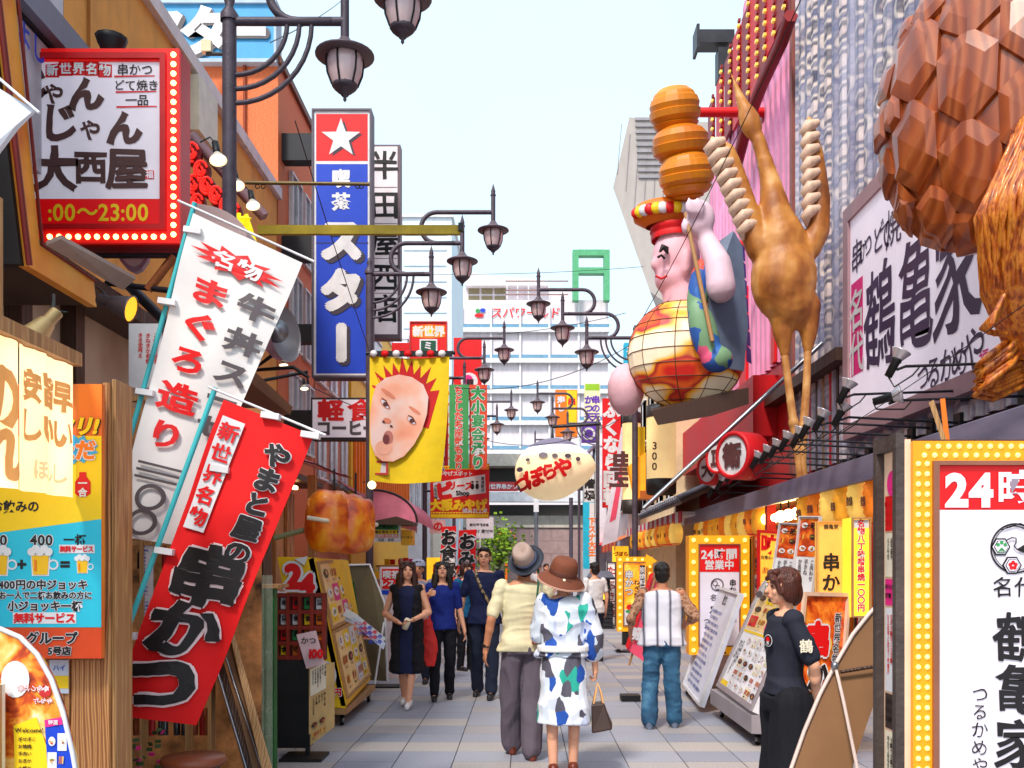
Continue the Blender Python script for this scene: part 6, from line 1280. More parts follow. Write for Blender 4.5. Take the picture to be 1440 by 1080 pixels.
b.tube([f.pt(x, -y, .004) for x, y in ((1414, 760), (1422, 756), (1428, 757), (1428, 763), (1425, 768), (1430, 773), (1445, 770), (1455, 760))], .0022, INK, 5); f.poly(b, [(1428, 773), (1462, 752), (1462, 762), (1440, 778)], .004, INK)
for x, y in ((1408, 745), (1414, 742)): b.tube([f.pt(x, -y, .003), f.pt(x+20, -(y-6), .003), f.pt(x+40, -(y+2), .003)], .0016, INK, 4)
f.text(b, '名代', 1426, 825, 30, 0, INK, bold=.01, brush=.1)
for ch, y, s_ in (('鶴', 896, 74), ('亀', 970, 74), ('家', 1046, 74), ('屋', 1130, 60)): f.text(b, ch, 1436, y, s_, 0, INK, bold=.02, brush=.1, sx=1.1)
f.text(b, 'つるかめや', 1378, 1026, 25, 0, INK, vert=True, bold=.0, brush=.1); f.text(b, '串かつどて焼', 1500, 950, 30, 0, INK, vert=True, brush=.1); b.build('lettering', t)
YB2 = mat('warm_frosted_bulb', (255, 214, 120), .3, emit=1.1, var=0, ecol=(255, 200, 110))
bulbs(t, [f.pt(1300+(0 if r_ else 5)+i*14.6, -y, 0) for r_, y in enumerate((627.5, 640)) for i in range(22)]+[f.pt(x, -(652+i*14.3), 0) for x in (1291.5, 1304) for i in range(31)], .0075, m=YB2, key='w')
# side case
fr = Fr((f.pt(1284, 0).x-.0, 3.42, 0.05), (0, -1, 0)); Wc, Hc = .2, zof(622, 3.3)-.05
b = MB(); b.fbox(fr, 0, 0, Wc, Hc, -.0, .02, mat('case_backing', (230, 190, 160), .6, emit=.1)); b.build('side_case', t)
b = MB(); rim(b, fr, -.01, 0, Wc, Hc+.02, .03, .021, .05, mat('aged_iron', (74, 62, 58), .5, var=.3, bump=.3), .05); b.build('side_case_frame', t)
b = MB(); z = .1; R = random.Random(4)
for i, (h_, m_) in enumerate(((.2, CREAM), (.13, mat('beige_menu_print', (206, 170, 110), .6)), (.16, WHITE), (.14, FOODC[1]), (.2, CREAM), (.13, FOODC[5]), (.3, WHITE), (.1, PINK), (.16, CREAM), (.13, RED))):
    b.rect(fr, .034, z, Wc-.034, z+h_-.008, .023, m_); smalltext(b, fr, .036, z+.01, Wc-.036, z+h_-.02, .021, .025, INK if i % 3 else RED, i, vert=i % 2 == 0); z += h_
b.disc(fr, Wc/2, Hc-.14, .045, .025, PINK, 14); b.build('side_case_print', t)
# ================================================================ LEANING BACK OF BOARD
t = thing('curved_board', 'brown back of a large curved-edge board with white rim and prop', 'board', (1.4, 4.2, 0)); d = 4.1
TB = mat('brown_board_back', (132, 92, 58), .6, var=.12, vs=1); ed = [(1247, 836), (1222, 862), (1198, 892), (1176, 930), (1152, 976), (1130, 1028), (1110, 1085), (1098, 1140), (1090, 1200)]
rt = [(1195, 1200), (1200, 1075), (1222, 1010), (1243, 950)]
pp = [P(x, y, 4.25-(y-836)*.0008) for x, y in ed+rt+[(1253, 900)]]
b = MB(); b.hexa(pp, [q+V((.0, .02, 0)) for q in pp], TB); b.build('panel', t)
b = MB(); b.tube([q+V((0, -.01, 0)) for q in pp[:9]], .009, mat('pale_pink_rim', (216, 190, 180), .4), 6); b.build('rim', t)
b = MB(); b.tube([P(1174, 934, 4.15), P(1186, 985, 4.08), P(1206, 1082, 3.95), P(1215, 1150, 3.9)], .008, MC['pale_pink_rim'], 6); b.ball(P(1174, 936, 4.14), .018, STEEL); b.build('prop', t)
for (x0, y0, x1, y1) in ((1182, 945, 1242, 935), (1135, 1042, 1200, 1020)): part(t, 'brace', lambda b: b.tube([P(x0, y0, 4.13), P(x1, y1, 4.13)], .008, DWOOD, 5))
# ================================================================ FRAMED BOARDS AROUND SHOP GIRL
def tilted_board(name, label, quad, m, frame, draw, cat='sign', t_=.04, fw=.03):
    """quad: bottom-left, bottom-right, top-right, top-left world points"""
    q = [V(x) for x in quad]; t = thing(name, label, cat, q[0]); fr = Fr(q[0], q[1]-q[0], q[3]-q[0]); W, H = (q[1]-q[0]).length, (q[3]-q[0]).length
    fr.y = (q[3]-q[0]).normalized(); fr.n = fr.x.cross(fr.y).normalized()
    b = MB(); b.fbox(fr, 0, 0, W, H, -t_, 0, m); b.build('board', t); b = MB(); rim(b, fr, 0, 0, W, H, fw, .001, .025, frame); b.build('frame', t)
    b = MB(); draw(b, fr, W, H); b.build('print', t); return t
KOR = ramp_mat('fried_food_photo_print', 'noise', 9, [(.3, (120, 30, 16)), (.45, (206, 70, 20)), (.6, (240, 130, 40)), (.72, (250, 190, 90))], .4, detail=3, warp=.2)
def dr1(b, fr, W, H):
    for i in range(9): b.disc(fr, W*(.15+.7*((i*37) % 10)/10), H*(.08+.2*((i*53) % 10)/10+(.5 if i > 6 else 0)), W*.13, .004+i*.0006, FOODC[0] if i % 2 else FOODC[6], 12)
    b.text(fr, '串', W*.36, H*.68, W*.56, .012, RED, bold=.07, outline=WHITE, ow=.05, brush=.05); b.text(fr, 'かつ', W*.44, H*.37, W*.42, .012, INK, bold=.06, outline=WHITE, ow=.05, vert=True, brush=.05)
    b.text(fr, '新世界名物', W*.78, H*.7, W*.15, .012, INK, vert=True, outline=WHITE, ow=.06)
tilted_board('kushikatsu_board', 'framed photo board with red and black skewer lettering behind the shop girl', [P(1108, 1060, 6.6), P(1178, 1052, 6.9), P(1183, 832, 7.0), P(1128, 833, 7.0)], KOR, mat('pink_beige_frame', (214, 176, 150), .5), dr1)
def dr2(b, fr, W, H):
    b.rect(fr, W*.05, H*.60, W*.95, H*.97, .003, mat('menu_pale_orange', (244, 206, 140), .5)); dishes(b, fr, W*.06, H*.62, W*.94, H*.95, 4, 3, .006, 31, bgm=[RED, YEL, PINK])
    b.rect(fr, W*.04, H*.565, W*.96, H*.59, .004, YEL); dishes(b, fr, W*.22, H*.04, W*.96, H*.55, 5, 5, .006, 32, bgm=[WHITE, CREAM]); smalltext(b, fr, W*.05, H*.08, W*.2, H*.5, .045, .006, INK, 3, vert=True); b.rect(fr, W*.03, H*.03, W*.22, H*.09, .004, YEL)
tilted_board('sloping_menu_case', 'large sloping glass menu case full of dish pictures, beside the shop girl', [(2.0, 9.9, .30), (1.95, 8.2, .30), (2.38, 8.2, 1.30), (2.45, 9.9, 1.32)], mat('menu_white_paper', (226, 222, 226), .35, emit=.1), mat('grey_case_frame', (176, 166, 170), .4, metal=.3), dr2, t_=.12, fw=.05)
t = thing('menu_case_trolley', 'grey wheeled base under the sloping glass menu case', 'trolley', (2.2, 9, 0)); b = MB(); b.box2((1.93, 8.15, .12), (2.7, 9.95, .27), mat('grey_case_frame', (176, 166, 170), .4, metal=.3)); b.box2((2.55, 8.2, .271), (2.65, 9.9, 1.2), MC['grey_case_frame']); b.build('base', t)
for x, y in ((2.02, 8.3), (2.02, 9.8), (2.6, 8.3)): caster(t, (x, y), .045)
def dr3(b, fr, W, H): smalltext(b, fr, W*.1, H*.04, W*.9, H*.8, .05, .004, mat('faded_blue_print', (120, 130, 190), .6), 7); b.text(fr, '献立', W*.5, H*.9, .12, .004, INK)
tilted_board('white_menu_board', 'narrow white leaning board covered in faint blue writing before the menu case', [(1.93, 11.6, .1), (1.86, 10.1, .06), (2.26, 10.1, 1.28), (2.33, 11.5, 1.3)], mat('white_sheet', (222, 222, 236), .5), WHITE, dr3)
b = MB(); f = PF(9.6); pp = [f.pt(1058, -845, .1), f.pt(1078, -862, .3), f.pt(1078, -826, .3), f.pt(1068, -820, .1)]; pp = [P(1056, 852, 9.7), P(1073, 838, 9.5), P(1079, 812, 9.4), P(1068, 826, 9.5)]
b.hexa(pp, [x+V((0, .01, 0)) for x in pp], WHITE); b.disc(PF(9.45), 1068, -836, 5, 0, GREYP, 10); b.build('clipped_flyer', None, 'white flyer clipped to the top corner of the sloping menu case', 'flyer', loc=pp[0])
# posters lit under the canopy (facing the walker)
def dr4(b, fr, W, H): b.text(fr, '串かつ', W*.5, H*.5, W*.62, .006, INK, vert=True, bold=.03, brush=.08, sp=.12); b.text(fr, '鶴亀家', W*.5, H*.955, W*.17, .006, INK)
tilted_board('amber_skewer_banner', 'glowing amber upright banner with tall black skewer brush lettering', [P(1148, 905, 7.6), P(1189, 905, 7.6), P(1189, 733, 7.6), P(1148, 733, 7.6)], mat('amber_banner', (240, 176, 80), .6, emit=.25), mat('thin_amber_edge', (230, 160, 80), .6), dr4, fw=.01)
def dr5(b, fr, W, H): b.text(fr, '名物八丁味噌串焼一〇〇円', W*.5, H*.52, W*.4, .006, RED, vert=True, bold=.03, outline=WHITE, ow=.05); b.rect(fr, W*.1, H*.9, W*.9, H*.98, .005, WHITE)
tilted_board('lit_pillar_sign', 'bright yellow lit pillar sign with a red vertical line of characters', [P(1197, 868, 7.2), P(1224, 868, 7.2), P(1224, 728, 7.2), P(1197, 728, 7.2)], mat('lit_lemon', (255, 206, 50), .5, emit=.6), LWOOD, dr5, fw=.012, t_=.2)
def dr6(b, fr, W, H): dishes(b, fr, W*.05, H*.05, W*.95, H*.95, 2, 5, .005, 40, price=False)
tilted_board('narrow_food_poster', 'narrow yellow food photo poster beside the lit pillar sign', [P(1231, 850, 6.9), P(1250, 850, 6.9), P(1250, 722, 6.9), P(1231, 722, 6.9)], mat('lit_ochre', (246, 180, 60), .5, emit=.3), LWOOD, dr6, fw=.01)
def dr7(b, fr, W, H): b.rect(fr, W*.04, H*.5, W*.96, H*.97, .003, KOR); dishes(b, fr, W*.06, H*.52, W*.94, H*.95, 2, 3, .006, 41, price=False); b.text(fr, '一味', W*.6, H*.88, W*.3, .02, INK, bold=.03, brush=.06); smalltext(b, fr, W*.06, H*.04, W*.94, H*.48, .05, .006, GREYP, 5, vert=True)
tilted_board('hanging_poster', 'slanting paper poster of dishes with black heading, nearer the red-edged board', [P(1084, 832, 8.6), P(1112, 836, 8.4), P(1128, 728, 8.4), P(1098, 735, 8.6)], WHITE, WHITE, dr7, fw=.006, t_=.01)
tilted_board('hanging_poster', 'slanting paper poster of dishes with red heading, nearer the amber banner', [P(1114, 838, 8.2), P(1143, 841, 8.0), P(1152, 722, 8.0), P(1126, 726, 8.2)], WHITE, WHITE, dr7, fw=.006, t_=.01)
def dr8(b, fr, W, H): b.text(fr, '味', W*.5, H*.86, W*.75, .006, RED, bold=.04, brush=.1); b.text(fr, '自慢の一品', W*.5, H*.72, W*.15, .006, INK); dishes(b, fr, W*.1, H*.05, W*.9, H*.65, 2, 4, .006, 43, price=False)
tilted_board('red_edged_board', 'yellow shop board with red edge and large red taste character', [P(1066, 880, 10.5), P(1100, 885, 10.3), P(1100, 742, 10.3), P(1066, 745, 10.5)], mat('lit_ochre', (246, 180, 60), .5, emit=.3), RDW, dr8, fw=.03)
# ================================================================ UPRIGHT 24 HOUR SIGN (mid)
def marquee(name, label, d, x0, y0, x1, y1, foot, draw, bl=True, bd=12, px_=None, lit=True, extra=None, bn=9):
    f = PF(d); t = thing(name, label, 'sign', (f.pt((x0+x1)/2, 0).x, d, 0)); b = MB(); f.box(b, x0, y0, x1, y1, -.25, -.02, YE); b.build('cabinet', t, bev=.01)
    b = MB(); rim(b, f, x0, -y1, x1, -y0, bd, -.019, .0, mat('yellow_marquee_border', (248, 170, 20), .4, emit=.16, var=.08), bd*.9); b.build('bulb_border', t)
    b = MB(); rim(b, f, x0+bd, -y1+bd*.9, x1-bd, -y0-bd*.9, 1.6, -.01, .02, MC['copper_frame']); b.build('inner_frame', t)
    b = MB(); draw(b, f, x0+bd+1.6, y0+bd*.9+1.6, x1-bd-1.6, y1-bd*.9-1.6); b.build('panel', t)
    r_ = .022; m_ = int((y1-y0)/(bd*1.15)); q = int((x1-x0)/(bd*1.15))
    bulbs(t, [f.pt(x0+bd*.5, -(y0+bd*.5+(y1-y0-bd)*i/(m_-1)), 0) for i in range(m_)]+[f.pt(x1-bd*.5, -(y0+bd*.5+(y1-y0-bd)*i/(m_-1)), 0) for i in range(m_)]+[f.pt(x0+bd*.5+(x1-x0-bd)*i/(q-1), -(y0+bd*.5), 0) for i in range(1, q-1)], r_, m=YB2, key='m')
    zb = f.pt(0, -y1).z
    b = MB(); b.box2((f.pt(x0+bd, 0).x, d+.02, .12), (f.pt(x1-bd*.6, 0).x, d+.2, zb-.001), foot); b.build('lower_cabinet', t)
    b = MB(); b.box2((f.pt(x0-4, 0).x, d-.25, .07), (f.pt(x1, 0).x, d+.3, .119), mat('grey_case_frame', (176, 166, 170), .4, metal=.3)); b.build('base', t)
    for u in (x0+2, x1-6):
        for dd in (-.15, .22): caster(t, (f.pt(u, 0).x, d+dd), .033)
    return t
def m1(b, f, x0, y0, x1, y1):
    f.rect(b, x0, y0, x1, y1, -.004, LITW); f.rect(b, x0, y0, x1, y0+38, .0, LITR); cx = (x0+x1)/2
    f.text(b, '24時間', cx, y0+13, 16.5, .004, WHITE, bold=.035, sx=1.0); f.text(b, '営業中', cx, y0+28, 14, .004, WHITE, bold=.03)
    b.ring(f, cx-3, -(y0+56), 7.5, 9.2, .004, GREYP, 24); b.ring(f, cx-6, -(y0+54), 3, 4.2, .004, GREYP, 6); b.ring(f, cx-2, -(y0+60), 3, 4.2, .004, GREYP, 6); f.text(b, '名代', cx-3, y0+74, 10, .004, GREYP)
    for i, ch in enumerate('鶴亀家'): f.text(b, ch, cx-2, y0+95+i*24, 25, .004, INK, bold=.0, brush=.08)
    f.text(b, '串かつどて焼', x1-9, y0+78, 10, .004, INK, vert=True, brush=.1); f.text(b, 'つるかめや', x0+10, y0+124, 8.5, .004, INK, vert=True, brush=.1)
marquee('upright_marquee_sign', 'upright white sign with red 24-hour header, yellow bulb border, beside the striped-vest man', 11.4, 969, 753, 1054, 921, mat('pinkish_cabinet', (210, 184, 180), .5), m1, bd=13)
FOODP = ramp_mat('glowing_food_print', 'noise', 4, [(.3, (226, 96, 20)), (.5, (250, 160, 30)), (.7, (255, 220, 110))], .4, detail=4, emit=.35)
def m2(b, f, x0, y0, x1, y1):
    f.rect(b, x0, y0, x1, y1, -.004, FOODP); f.rect(b, x0, y1-22, x1, y1, .0, WHITE); f.text(b, '家', (x0+x1)/2, y1-10, 15, .004, INK); f.text(b, '串かつ', x0+7, y0+28, 12, .004, WHITE, vert=True, bold=.03, outline=INK, ow=.06); f.text(b, 'ねぎ焼', x0+18, y0+36, 9, .004, INK, vert=True)
    f.rect(b, x1-9, y0+3, x1-1, y0+44, .001, INK); f.text(b, '炭焼料理', x1-5, y0+23, 9, .004, WHITE, vert=True); b.disc(f, x0+9, -(y0+62), 6, .003, RED, 12, ry=4); b.disc(f, x0+10, -(y0+68), 8, .002, GREEN, 12, ry=3)
marquee('yellow_arrow_sign', 'yellow-framed lit food sign with arrow-tipped corner beyond the striped-vest man', 17.2, 868, 783, 918, 888, BLACK, m2, bd=8)
f = PF(17.1); b = MB(); f.poly(b, [(908, 779), (924, 789), (908, 797)], .0, MC['yellow_marquee_border'], .05); b.build('arrow_tip', None, 'yellow arrowhead fixed on the corner of the yellow-framed food sign', 'arrow', loc=f.pt(912, -788))
# kiosk lantern
d = 23.5; f = PF(d); t = thing('louvred_lantern_stand', 'black louvred stand with tiled top and a small lit white lettering panel', 'lantern stand', (f.pt(845, 0).x, d, 0))
b = MB(); b.hexa([f.pt(832, -803, -.2), f.pt(859, -803, -.2), f.pt(864, -812, .1), f.pt(827, -812, .1)], [f.pt(832, -803, -.35), f.pt(859, -803, -.35), f.pt(864, -812, -.6), f.pt(827, -812, -.6)], mat('grey_roof_tile', (96, 96, 112), .4)); f.box(b, 827, 812, 864, 815, -.6, .1, DARK); b.build('roof', t)
b = MB(); f.box(b, 832, 815.1, 858, 847, -.5, 0, BLACK); b.build('lamp_house', t); b = MB(); f.rect(b, 836, 818, 852, 843, .006, LITY); f.rect(b, 836, 818, 848, 843, .01, LITW); f.text(b, 'ぎふや', 842, 830.5, 9.5, .014, INK, vert=True, bold=.04, brush=.06); b.build('lit_panel', t)
for i in range(7): part(t, 'louvre', lambda b: f.box(b, 831-i*.5, 848+i*5.6, 859+i*.6, 852.6+i*5.6, -.5, .02+i*.02, mat('black_louvre', (44, 44, 50), .4)))
b = MB(); b.box2((f.pt(829, 0).x, d+.02, 0), (f.pt(862, 0).x, d+.5, f.pt(0, -848).z), BLACK); b.build('core', t)
board('takoyaki_sign', 'tall narrow white sign with small red and black characters by the louvred stand', 853, 790, 866, 880, 24.2, mat('sign_white_lit', (236, 224, 220), .4, emit=.2), lambda b, f: f.text(b, 'たこやき玉焼', 859.5, 832, 12, .01, mat('rust_red_print', (200, 60, 50), .6), vert=True, bold=.03), frame=DARK)
# hanging red signs far right
for i, (x0, y0, x1, y1, d_, c_, txt, lab) in enumerate(((847, 560, 873, 714, 27, RED, 'ふくなら回転', 'long red hanging banner with white brush characters beyond the lamp post'),)):
    board('red_hanging_banner', lab, x0, y0, x1, y1, d_, c_, vcol(txt, 860, y0+4, y1-4, WHITE, None, 24), .03, cat='banner')
t = thing('pink_white_nobori', 'pink and white translucent nobori flag slanting before the red hanging banner', 'nobori flag', P(862, 760, 22)); f = PF(22); b = MB(); b.hexa([f.pt(874, -600), f.pt(884, -610), f.pt(868, -760), f.pt(846, -768)], [f.pt(874, -600, -.02), f.pt(884, -610, -.02), f.pt(868, -760, -.02), f.pt(846, -768, -.02)], mat('thin_white_cloth', (232, 222, 232), .7)); b.build('cloth', t)
b = MB(); b.poly(f, [(875, -640), (879, -646), (866, -730), (857, -735)], .006, mat('rose_cloth', (240, 80, 110), .7)); b.build('rose_stripe', t)
# tall cream lanterns
def cyl(name, label, px, y0, y1, wpx, d, txt):
    t = thing(name, label, 'lantern', P(px, y1, d)); k = d/FPX; r = wpx*k/2; z0, z1 = zof(y1, d), zof(y0, d); c = P(px, y1, d); b = MB(); n = 14; pr = []
    for i in range(2*n+1): pr.append((r*(1-(.012 if i % 2 else 0)), (z1-z0)*i/(2*n)))
    b.lathe((c.x, c.y, z0), pr, mat('cream_lantern_cylinder', (250, 214, 150), .6, emit=.35, var=.12, vs=1.2), 22); b.build('paper', t)
    b = MB(); b.lathe((c.x, c.y, z0), [(r*.9, -.28), (r, -.26), (r*1.02, 0), (r*.8, .01)], mat('black_lantern_cap', (50, 44, 40), .5), 20); b.lathe((c.x, c.y, z1), [(r*1.02, 0), (r*1.0, .22), (r*.8, .24), (.0001, .24)], MC['black_lantern_cap'], 20); b.build('end_cap', t)
    b = MB(); f = PF(d); f.text(b, txt, px-wpx*.28, (y0+y1)/2+12, (y1-y0)*.5/len(txt), r*.9, mat('brown_print', (90, 50, 50), .7), vert=True); b.build('lettering', t)
cyl('cylinder_lantern', 'tall cream cylinder lantern with brown numerals below the seated figure', 930, 588, 674, 42, 17.5, '300')
cyl('cylinder_lantern', 'narrower cream cylinder lantern behind the grey lamp post, with amber wedge', 888, 596, 703, 26, 19.8, '豊')
t = thing('amber_wedge_lantern', 'orange angular paper lantern between the two cream cylinder lanterns', 'lantern', P(905, 680, 18.8)); f = PF(18.8); b = MB(); OL2 = mat('amber_paper', (246, 156, 30), .6, emit=.35)
b.hexa([f.pt(884, -655), f.pt(908, -636), f.pt(908, -700), f.pt(893, -700)], [f.pt(884, -655, -.3), f.pt(908, -636, -.3), f.pt(908, -700, -.3), f.pt(893, -700, -.3)], OL2); f.box(b, 898, 597, 910, 640, -.5, -.31, YEL); f.box(b, 900, 690, 926, 702, -.3, .05, mat('rusty_orange_box', (190, 100, 40), .5)); b.build('paper', t)
# drum signs
for i, (px, py, r, d_) in enumerate(((995, 660, 11, 16.6), (1009, 643, 12, 15.4), (1030, 640, 17, 14.0))):
    c = P(px, py, d_); rr = r*d_/FPX; t = thing('drum_sign', ('smallest red-rimmed oval drum sign, lowest of the three by the pale pole', 'middle red-rimmed oval drum sign above the spotlight row', 'largest red-rimmed oval drum sign with an arrow mark above the spotlight row')[i], 'sign', c); ax = (-.85, -.55, 0)
    b = MB(); b.lathe(c, [(rr*1.9, -.42), (rr*2.0, -.4), (rr*2.0, .0), (rr*1.9, .02), (rr*1.65, .02), (rr*1.62, -.01)], RDW, 26, ax=ax); b.build('drum', t); b = MB(); b.lathe(c, [(rr*1.63, -.005), (.0001, -.003)], WHITE, 26, ax=ax); b.build('face', t)
    q = Fr(c+V((-.01, -.01, 0)), (.55, -.85, 0)); b = MB(); b.text(q, ('大', '正', '衛')[i], 0, 0, rr*2.1, .004, mat('brown_print', (90, 50, 50), .7), bold=.05); b.build('lettering', t)
# ================================================================ WHITE KANJI SIGN ON WALL
X = 4.47; d0 = dX(1190, X); d1 = 7.9; fr = Fr((X, d0, 3.28), (0, -1, 0)); W = d0-d1; H = 3.17
t = thing('white_kanji_sign', 'large white wall sign with dark purple brush kanji and magenta box', 'sign', (X, 11, 3.28)); MV = mat('mauve_sign_frame', (168, 130, 136), .5, var=.1)
b = MB(); b.fbox(fr, 0, 0, W, H, -.12, 0, MV); b.build('cabinet', t)
b = MB(); rim(b, fr, 0, 0, W, H, .2, .001, .05, MV, .2); b.build('frame', t)
KW = mat('backlit_white_sheet', (232, 222, 236), .4, emit=.16, var=.06, vs=.6); n_p = 3
for i in range(n_p): part(t, 'face_panel', lambda b: b.fbox(fr, .2+(W-.4)*i/n_p+.004, .2, .2+(W-.4)*(i+1)/n_p-.004, H-.2, .001, .012, KW))
PI_ = mat('purple_black_ink', (66, 48, 82), .5)
def wu(px): return d0-dX(px, X)
def wv(px, py): return zof(py, dX(px, X))-3.28
b = MB()
for s_, px, py, z in (('鶴', 1238, 445, 1.35), ('亀', 1288, 412, 1.35), ('家', 1345, 378, 1.45)): b.text(fr, s_, wu(px), wv(px, py), z, .02, PI_, bold=.012, brush=.14, sub=1, sx=.8)
for s_, px, py, z in (('串', 1207, 360, .46), ('か', 1215, 352, .34), ('つ', 1222, 345, .34), ('ど', 1237, 335, .42), ('て', 1247, 330, .4), ('焼', 1258, 318, .5), ('つ', 1300, 530, .34), ('る', 1315, 524, .40), ('か', 1335, 512, .40), ('め', 1352, 505, .40), ('や', 1372, 490, .5)): b.text(fr, s_, wu(px), wv(px, py), z, .02, PI_, bold=.01, brush=.1)
b.rect(fr, wu(1198.5), wv(1200, 530), wu(1215), wv(1200, 400), .016, PINK); b.text(fr, '名代', wu(1207), wv(1207, 465), .58, .024, WHITE, vert=True, bold=.02, brush=.06); b.text(fr, '福', wu(1386), wv(1386, 505), .2, .02, PINK); b.build('lettering', t)
# ================================================================ CARVED TURTLE
TW = ramp_mat('carved_shell_wood', 'wave', 1.5, [(0, (140, 60, 20)), (.45, (182, 88, 36)), (.8, (186, 100, 50)), (1, (150, 66, 24))], .3, .4, (1.2, 1.2, .6), dist=3, detail=4, coat=.35)
STW = ramp_mat('orange_straw_wood', 'noise', 4, [(.3, (140, 58, 14)), (.45, (206, 100, 24)), (.58, (244, 150, 46)), (.72, (196, 92, 22))], .36, 0, (6, 6, .5), detail=4, bump=.12, coat=.3)
C = P(1385, 150, 8.3); N = V((-.72, -.69, 0)).normalized(); U = V((.69, -.72, 0)).normalized(); Z = V((0, 0, 1))
t = thing('carved_turtle', 'huge glossy carved wooden turtle shell with orange straw tail on the wall', 'sculpture', C)
RX, RY, DP = .98, 1.32, .55
def dome(u, v, o=0): r2 = min(.999, u*u+v*v); return C+U*u*RX*(1+o*.1)+Z*(v*RY*(1+o*.1))+N*(DP*(1-r2)**.6+o*.35)
b = MB(); vs = []; n = 40; m_ = 14
for j in range(m_+1):
    for i in range(n): a = 2*pi*i/n; r = j/m_; vs.append(dome(r*cos(a)*.97, r*sin(a)*.97, -.1))
b.add(vs, [(j*n+i, j*n+(i+1) % n, (j+1)*n+(i+1) % n, (j+1)*n+i) for j in range(m_) for i in range(n)], TW, True)
b.add([dome(.97*cos(2*pi*i/n), .97*sin(2*pi*i/n), -.1) for i in range(n)]+[dome(.9*cos(2*pi*i/n), .9*sin(2*pi*i/n), -.1)-N*.6 for i in range(n)], [(i, (i+1) % n, (i+1) % n+n, i+n) for i in range(n)], TW); b.build('shell_core', t)
R = random.Random(11)
def scute(cu, cv, rw, rh, k=6, rot=pi/6, big=1):
    b = MB(); jit = [R.uniform(.92, 1.06) for _ in range(k)]
    def ring(s, o): return [dome(cu+rw*s*jit[i]*cos(rot+2*pi*i/k), cv+rh*s*jit[i]*sin(rot+2*pi*i/k), o) for i in range(k)]
    a0, a1, a2 = ring(1, -.08), ring(.96, .03), ring(.6*big, .11 if big == 1 else .08); sh = R.uniform(-.05, .05); top = dome(cu+sh, cv+sh, .125 if big == 1 else .09)
    vs = a0+a1+a2+[top]; fs = [(r*k+i, r*k+(i+1) % k, (r+1)*k+(i+1) % k, (r+1)*k+i) for r in range(2) for i in range(k)]+[(2*k+i, 2*k+(i+1) % k, 3*k) for i in range(k)]
    b.add(vs, fs, TW); b.build('scute', t)
for v in (-.52, .04, .6): scute(.06, v, .30, .33)
for v in (-.26, .32): scute(-.43, v, .29, .32); scute(.52, v, .26, .3)
for u, v, r1, r2 in ((-.36, .72, .2, .2), (.44, .72, .2, .18), (-.30, -.72, .22, .2), (.38, -.72, .2, .2), (-.62, -.62, .12, .12), (-.66, .02, .12, .14), (-.62, .62, .12, .14)): scute(u, v, r1, r2)
for i in range(17):
    a = 2*pi*(i+.5)/17; scute(.86*cos(a), .86*sin(a), .175, .165, 4, a+pi/4, .8)
b = MB()
path = [P(1490, 90, 7.9), P(1475, 200, 7.65), P(1448, 300, 7.6), P(1432, 410, 7.8), P(1445, 500, 8.0)]
b.tube(path, [.2, .26, .36, .24, .10], STW, 20); b.build('tail_core', t)
b = MB()
for i in range(64):
    a = R.uniform(-2.7, .5); q = []
    for j, (p, r_) in enumerate(zip(path, (.22, .28, .38, .26, .12))): a2 = a+.25*sin(j*1.3+i); q.append(p+V((r_*sin(a2), -r_*cos(a2)*.97, 0)))
    sm = [];
    for j in range(len(q)-1):
        for s_ in range(4): sm.append(q[j].lerp(q[j+1], s_/4)+V((R.uniform(-.012, .012), 0, 0)))
    b.tube(sm+[q[-1]], .022, STW, 5)
b.build('straw_strand', t, kind='stuff')
b = MB(); pth = [P(1440, 470, 8.0), P(1418, 500, 7.9), P(1390, 520, 7.9), P(1372, 535, 7.95), P(1400, 540, 8.0), P(1445, 520, 8.1)]
for i in range(9): b.tube([x+V((0, R.uniform(-.06, .06), -.03*i+.12)) for x in pth], .026, STW, 5)
for i in range(6): b.tube([P(1420, 400+i*4, 7.7), P(1400-i, 440+i*3, 7.6), P(1380+i*2, 462+i, 7.7), P(1400+i*3, 470, 7.8)], .022, STW, 5)
b.build('tail_tip', t)
# ================================================================ BLOB SCULPTING (shared with people)
def ell(c, r, R_=None, n=14, k=9):
    c = V(c); vs = [c+(R_@V((0, 0, -r[2])) if R_ else V((0, 0, -r[2])))]
    for j in range(1, k):
        a = -pi/2+pi*j/k
        for i in range(n):
            p = V((r[0]*cos(a)*cos(2*pi*i/n), r[1]*cos(a)*sin(2*pi*i/n), r[2]*sin(a))); vs.append(c+(R_@p if R_ else p))
    p = V((0, 0, r[2])); vs.append(c+(R_@p if R_ else p)); L_ = len(vs)-1
    fs = [(0, 1+(i+1) % n, 1+i) for i in range(n)]+[(1+j*n+i, 1+j*n+(i+1) % n, 1+(j+1)*n+(i+1) % n, 1+(j+1)*n+i) for j in range(k-2) for i in range(n)]+[(L_, L_-n+i, L_-n+(i+1) % n) for i in range(n)]
    return vs, fs
def cap(p0, p1, r0, r1, n=12):
    p0, p1 = V(p0), V(p1); t = (p1-p0); Ln = t.length; t.normalize(); q = V((0, 0, 1)).rotation_difference(t); pr = []
    for a in (-90, -60, -30, 0): pr.append((r0*cos(radians(a)), r0*sin(radians(a))))
    for a in (0, 30, 60, 90): pr.append((r1*cos(radians(a)), Ln+r1*sin(radians(a))))
    vs = []; fs = []
    for (r, z) in pr[1:-1]: vs += [p0+q@V((r*cos(2*pi*i/n), r*sin(2*pi*i/n), z)) for i in range(n)]
    m = len(pr)-2; vs += [p0+q@V((0, 0, -r0)), p0+q@V((0, 0, Ln+r1))]
    fs = [(j*n+i, j*n+(i+1) % n, (j+1)*n+(i+1) % n, (j+1)*n+i) for j in range(m-1) for i in range(n)]+[(m*n, (i+1) % n, i) for i in range(n)]+[(m*n+1, (m-1)*n+i, (m-1)*n+(i+1) % n) for i in range(n)]
    return vs, fs
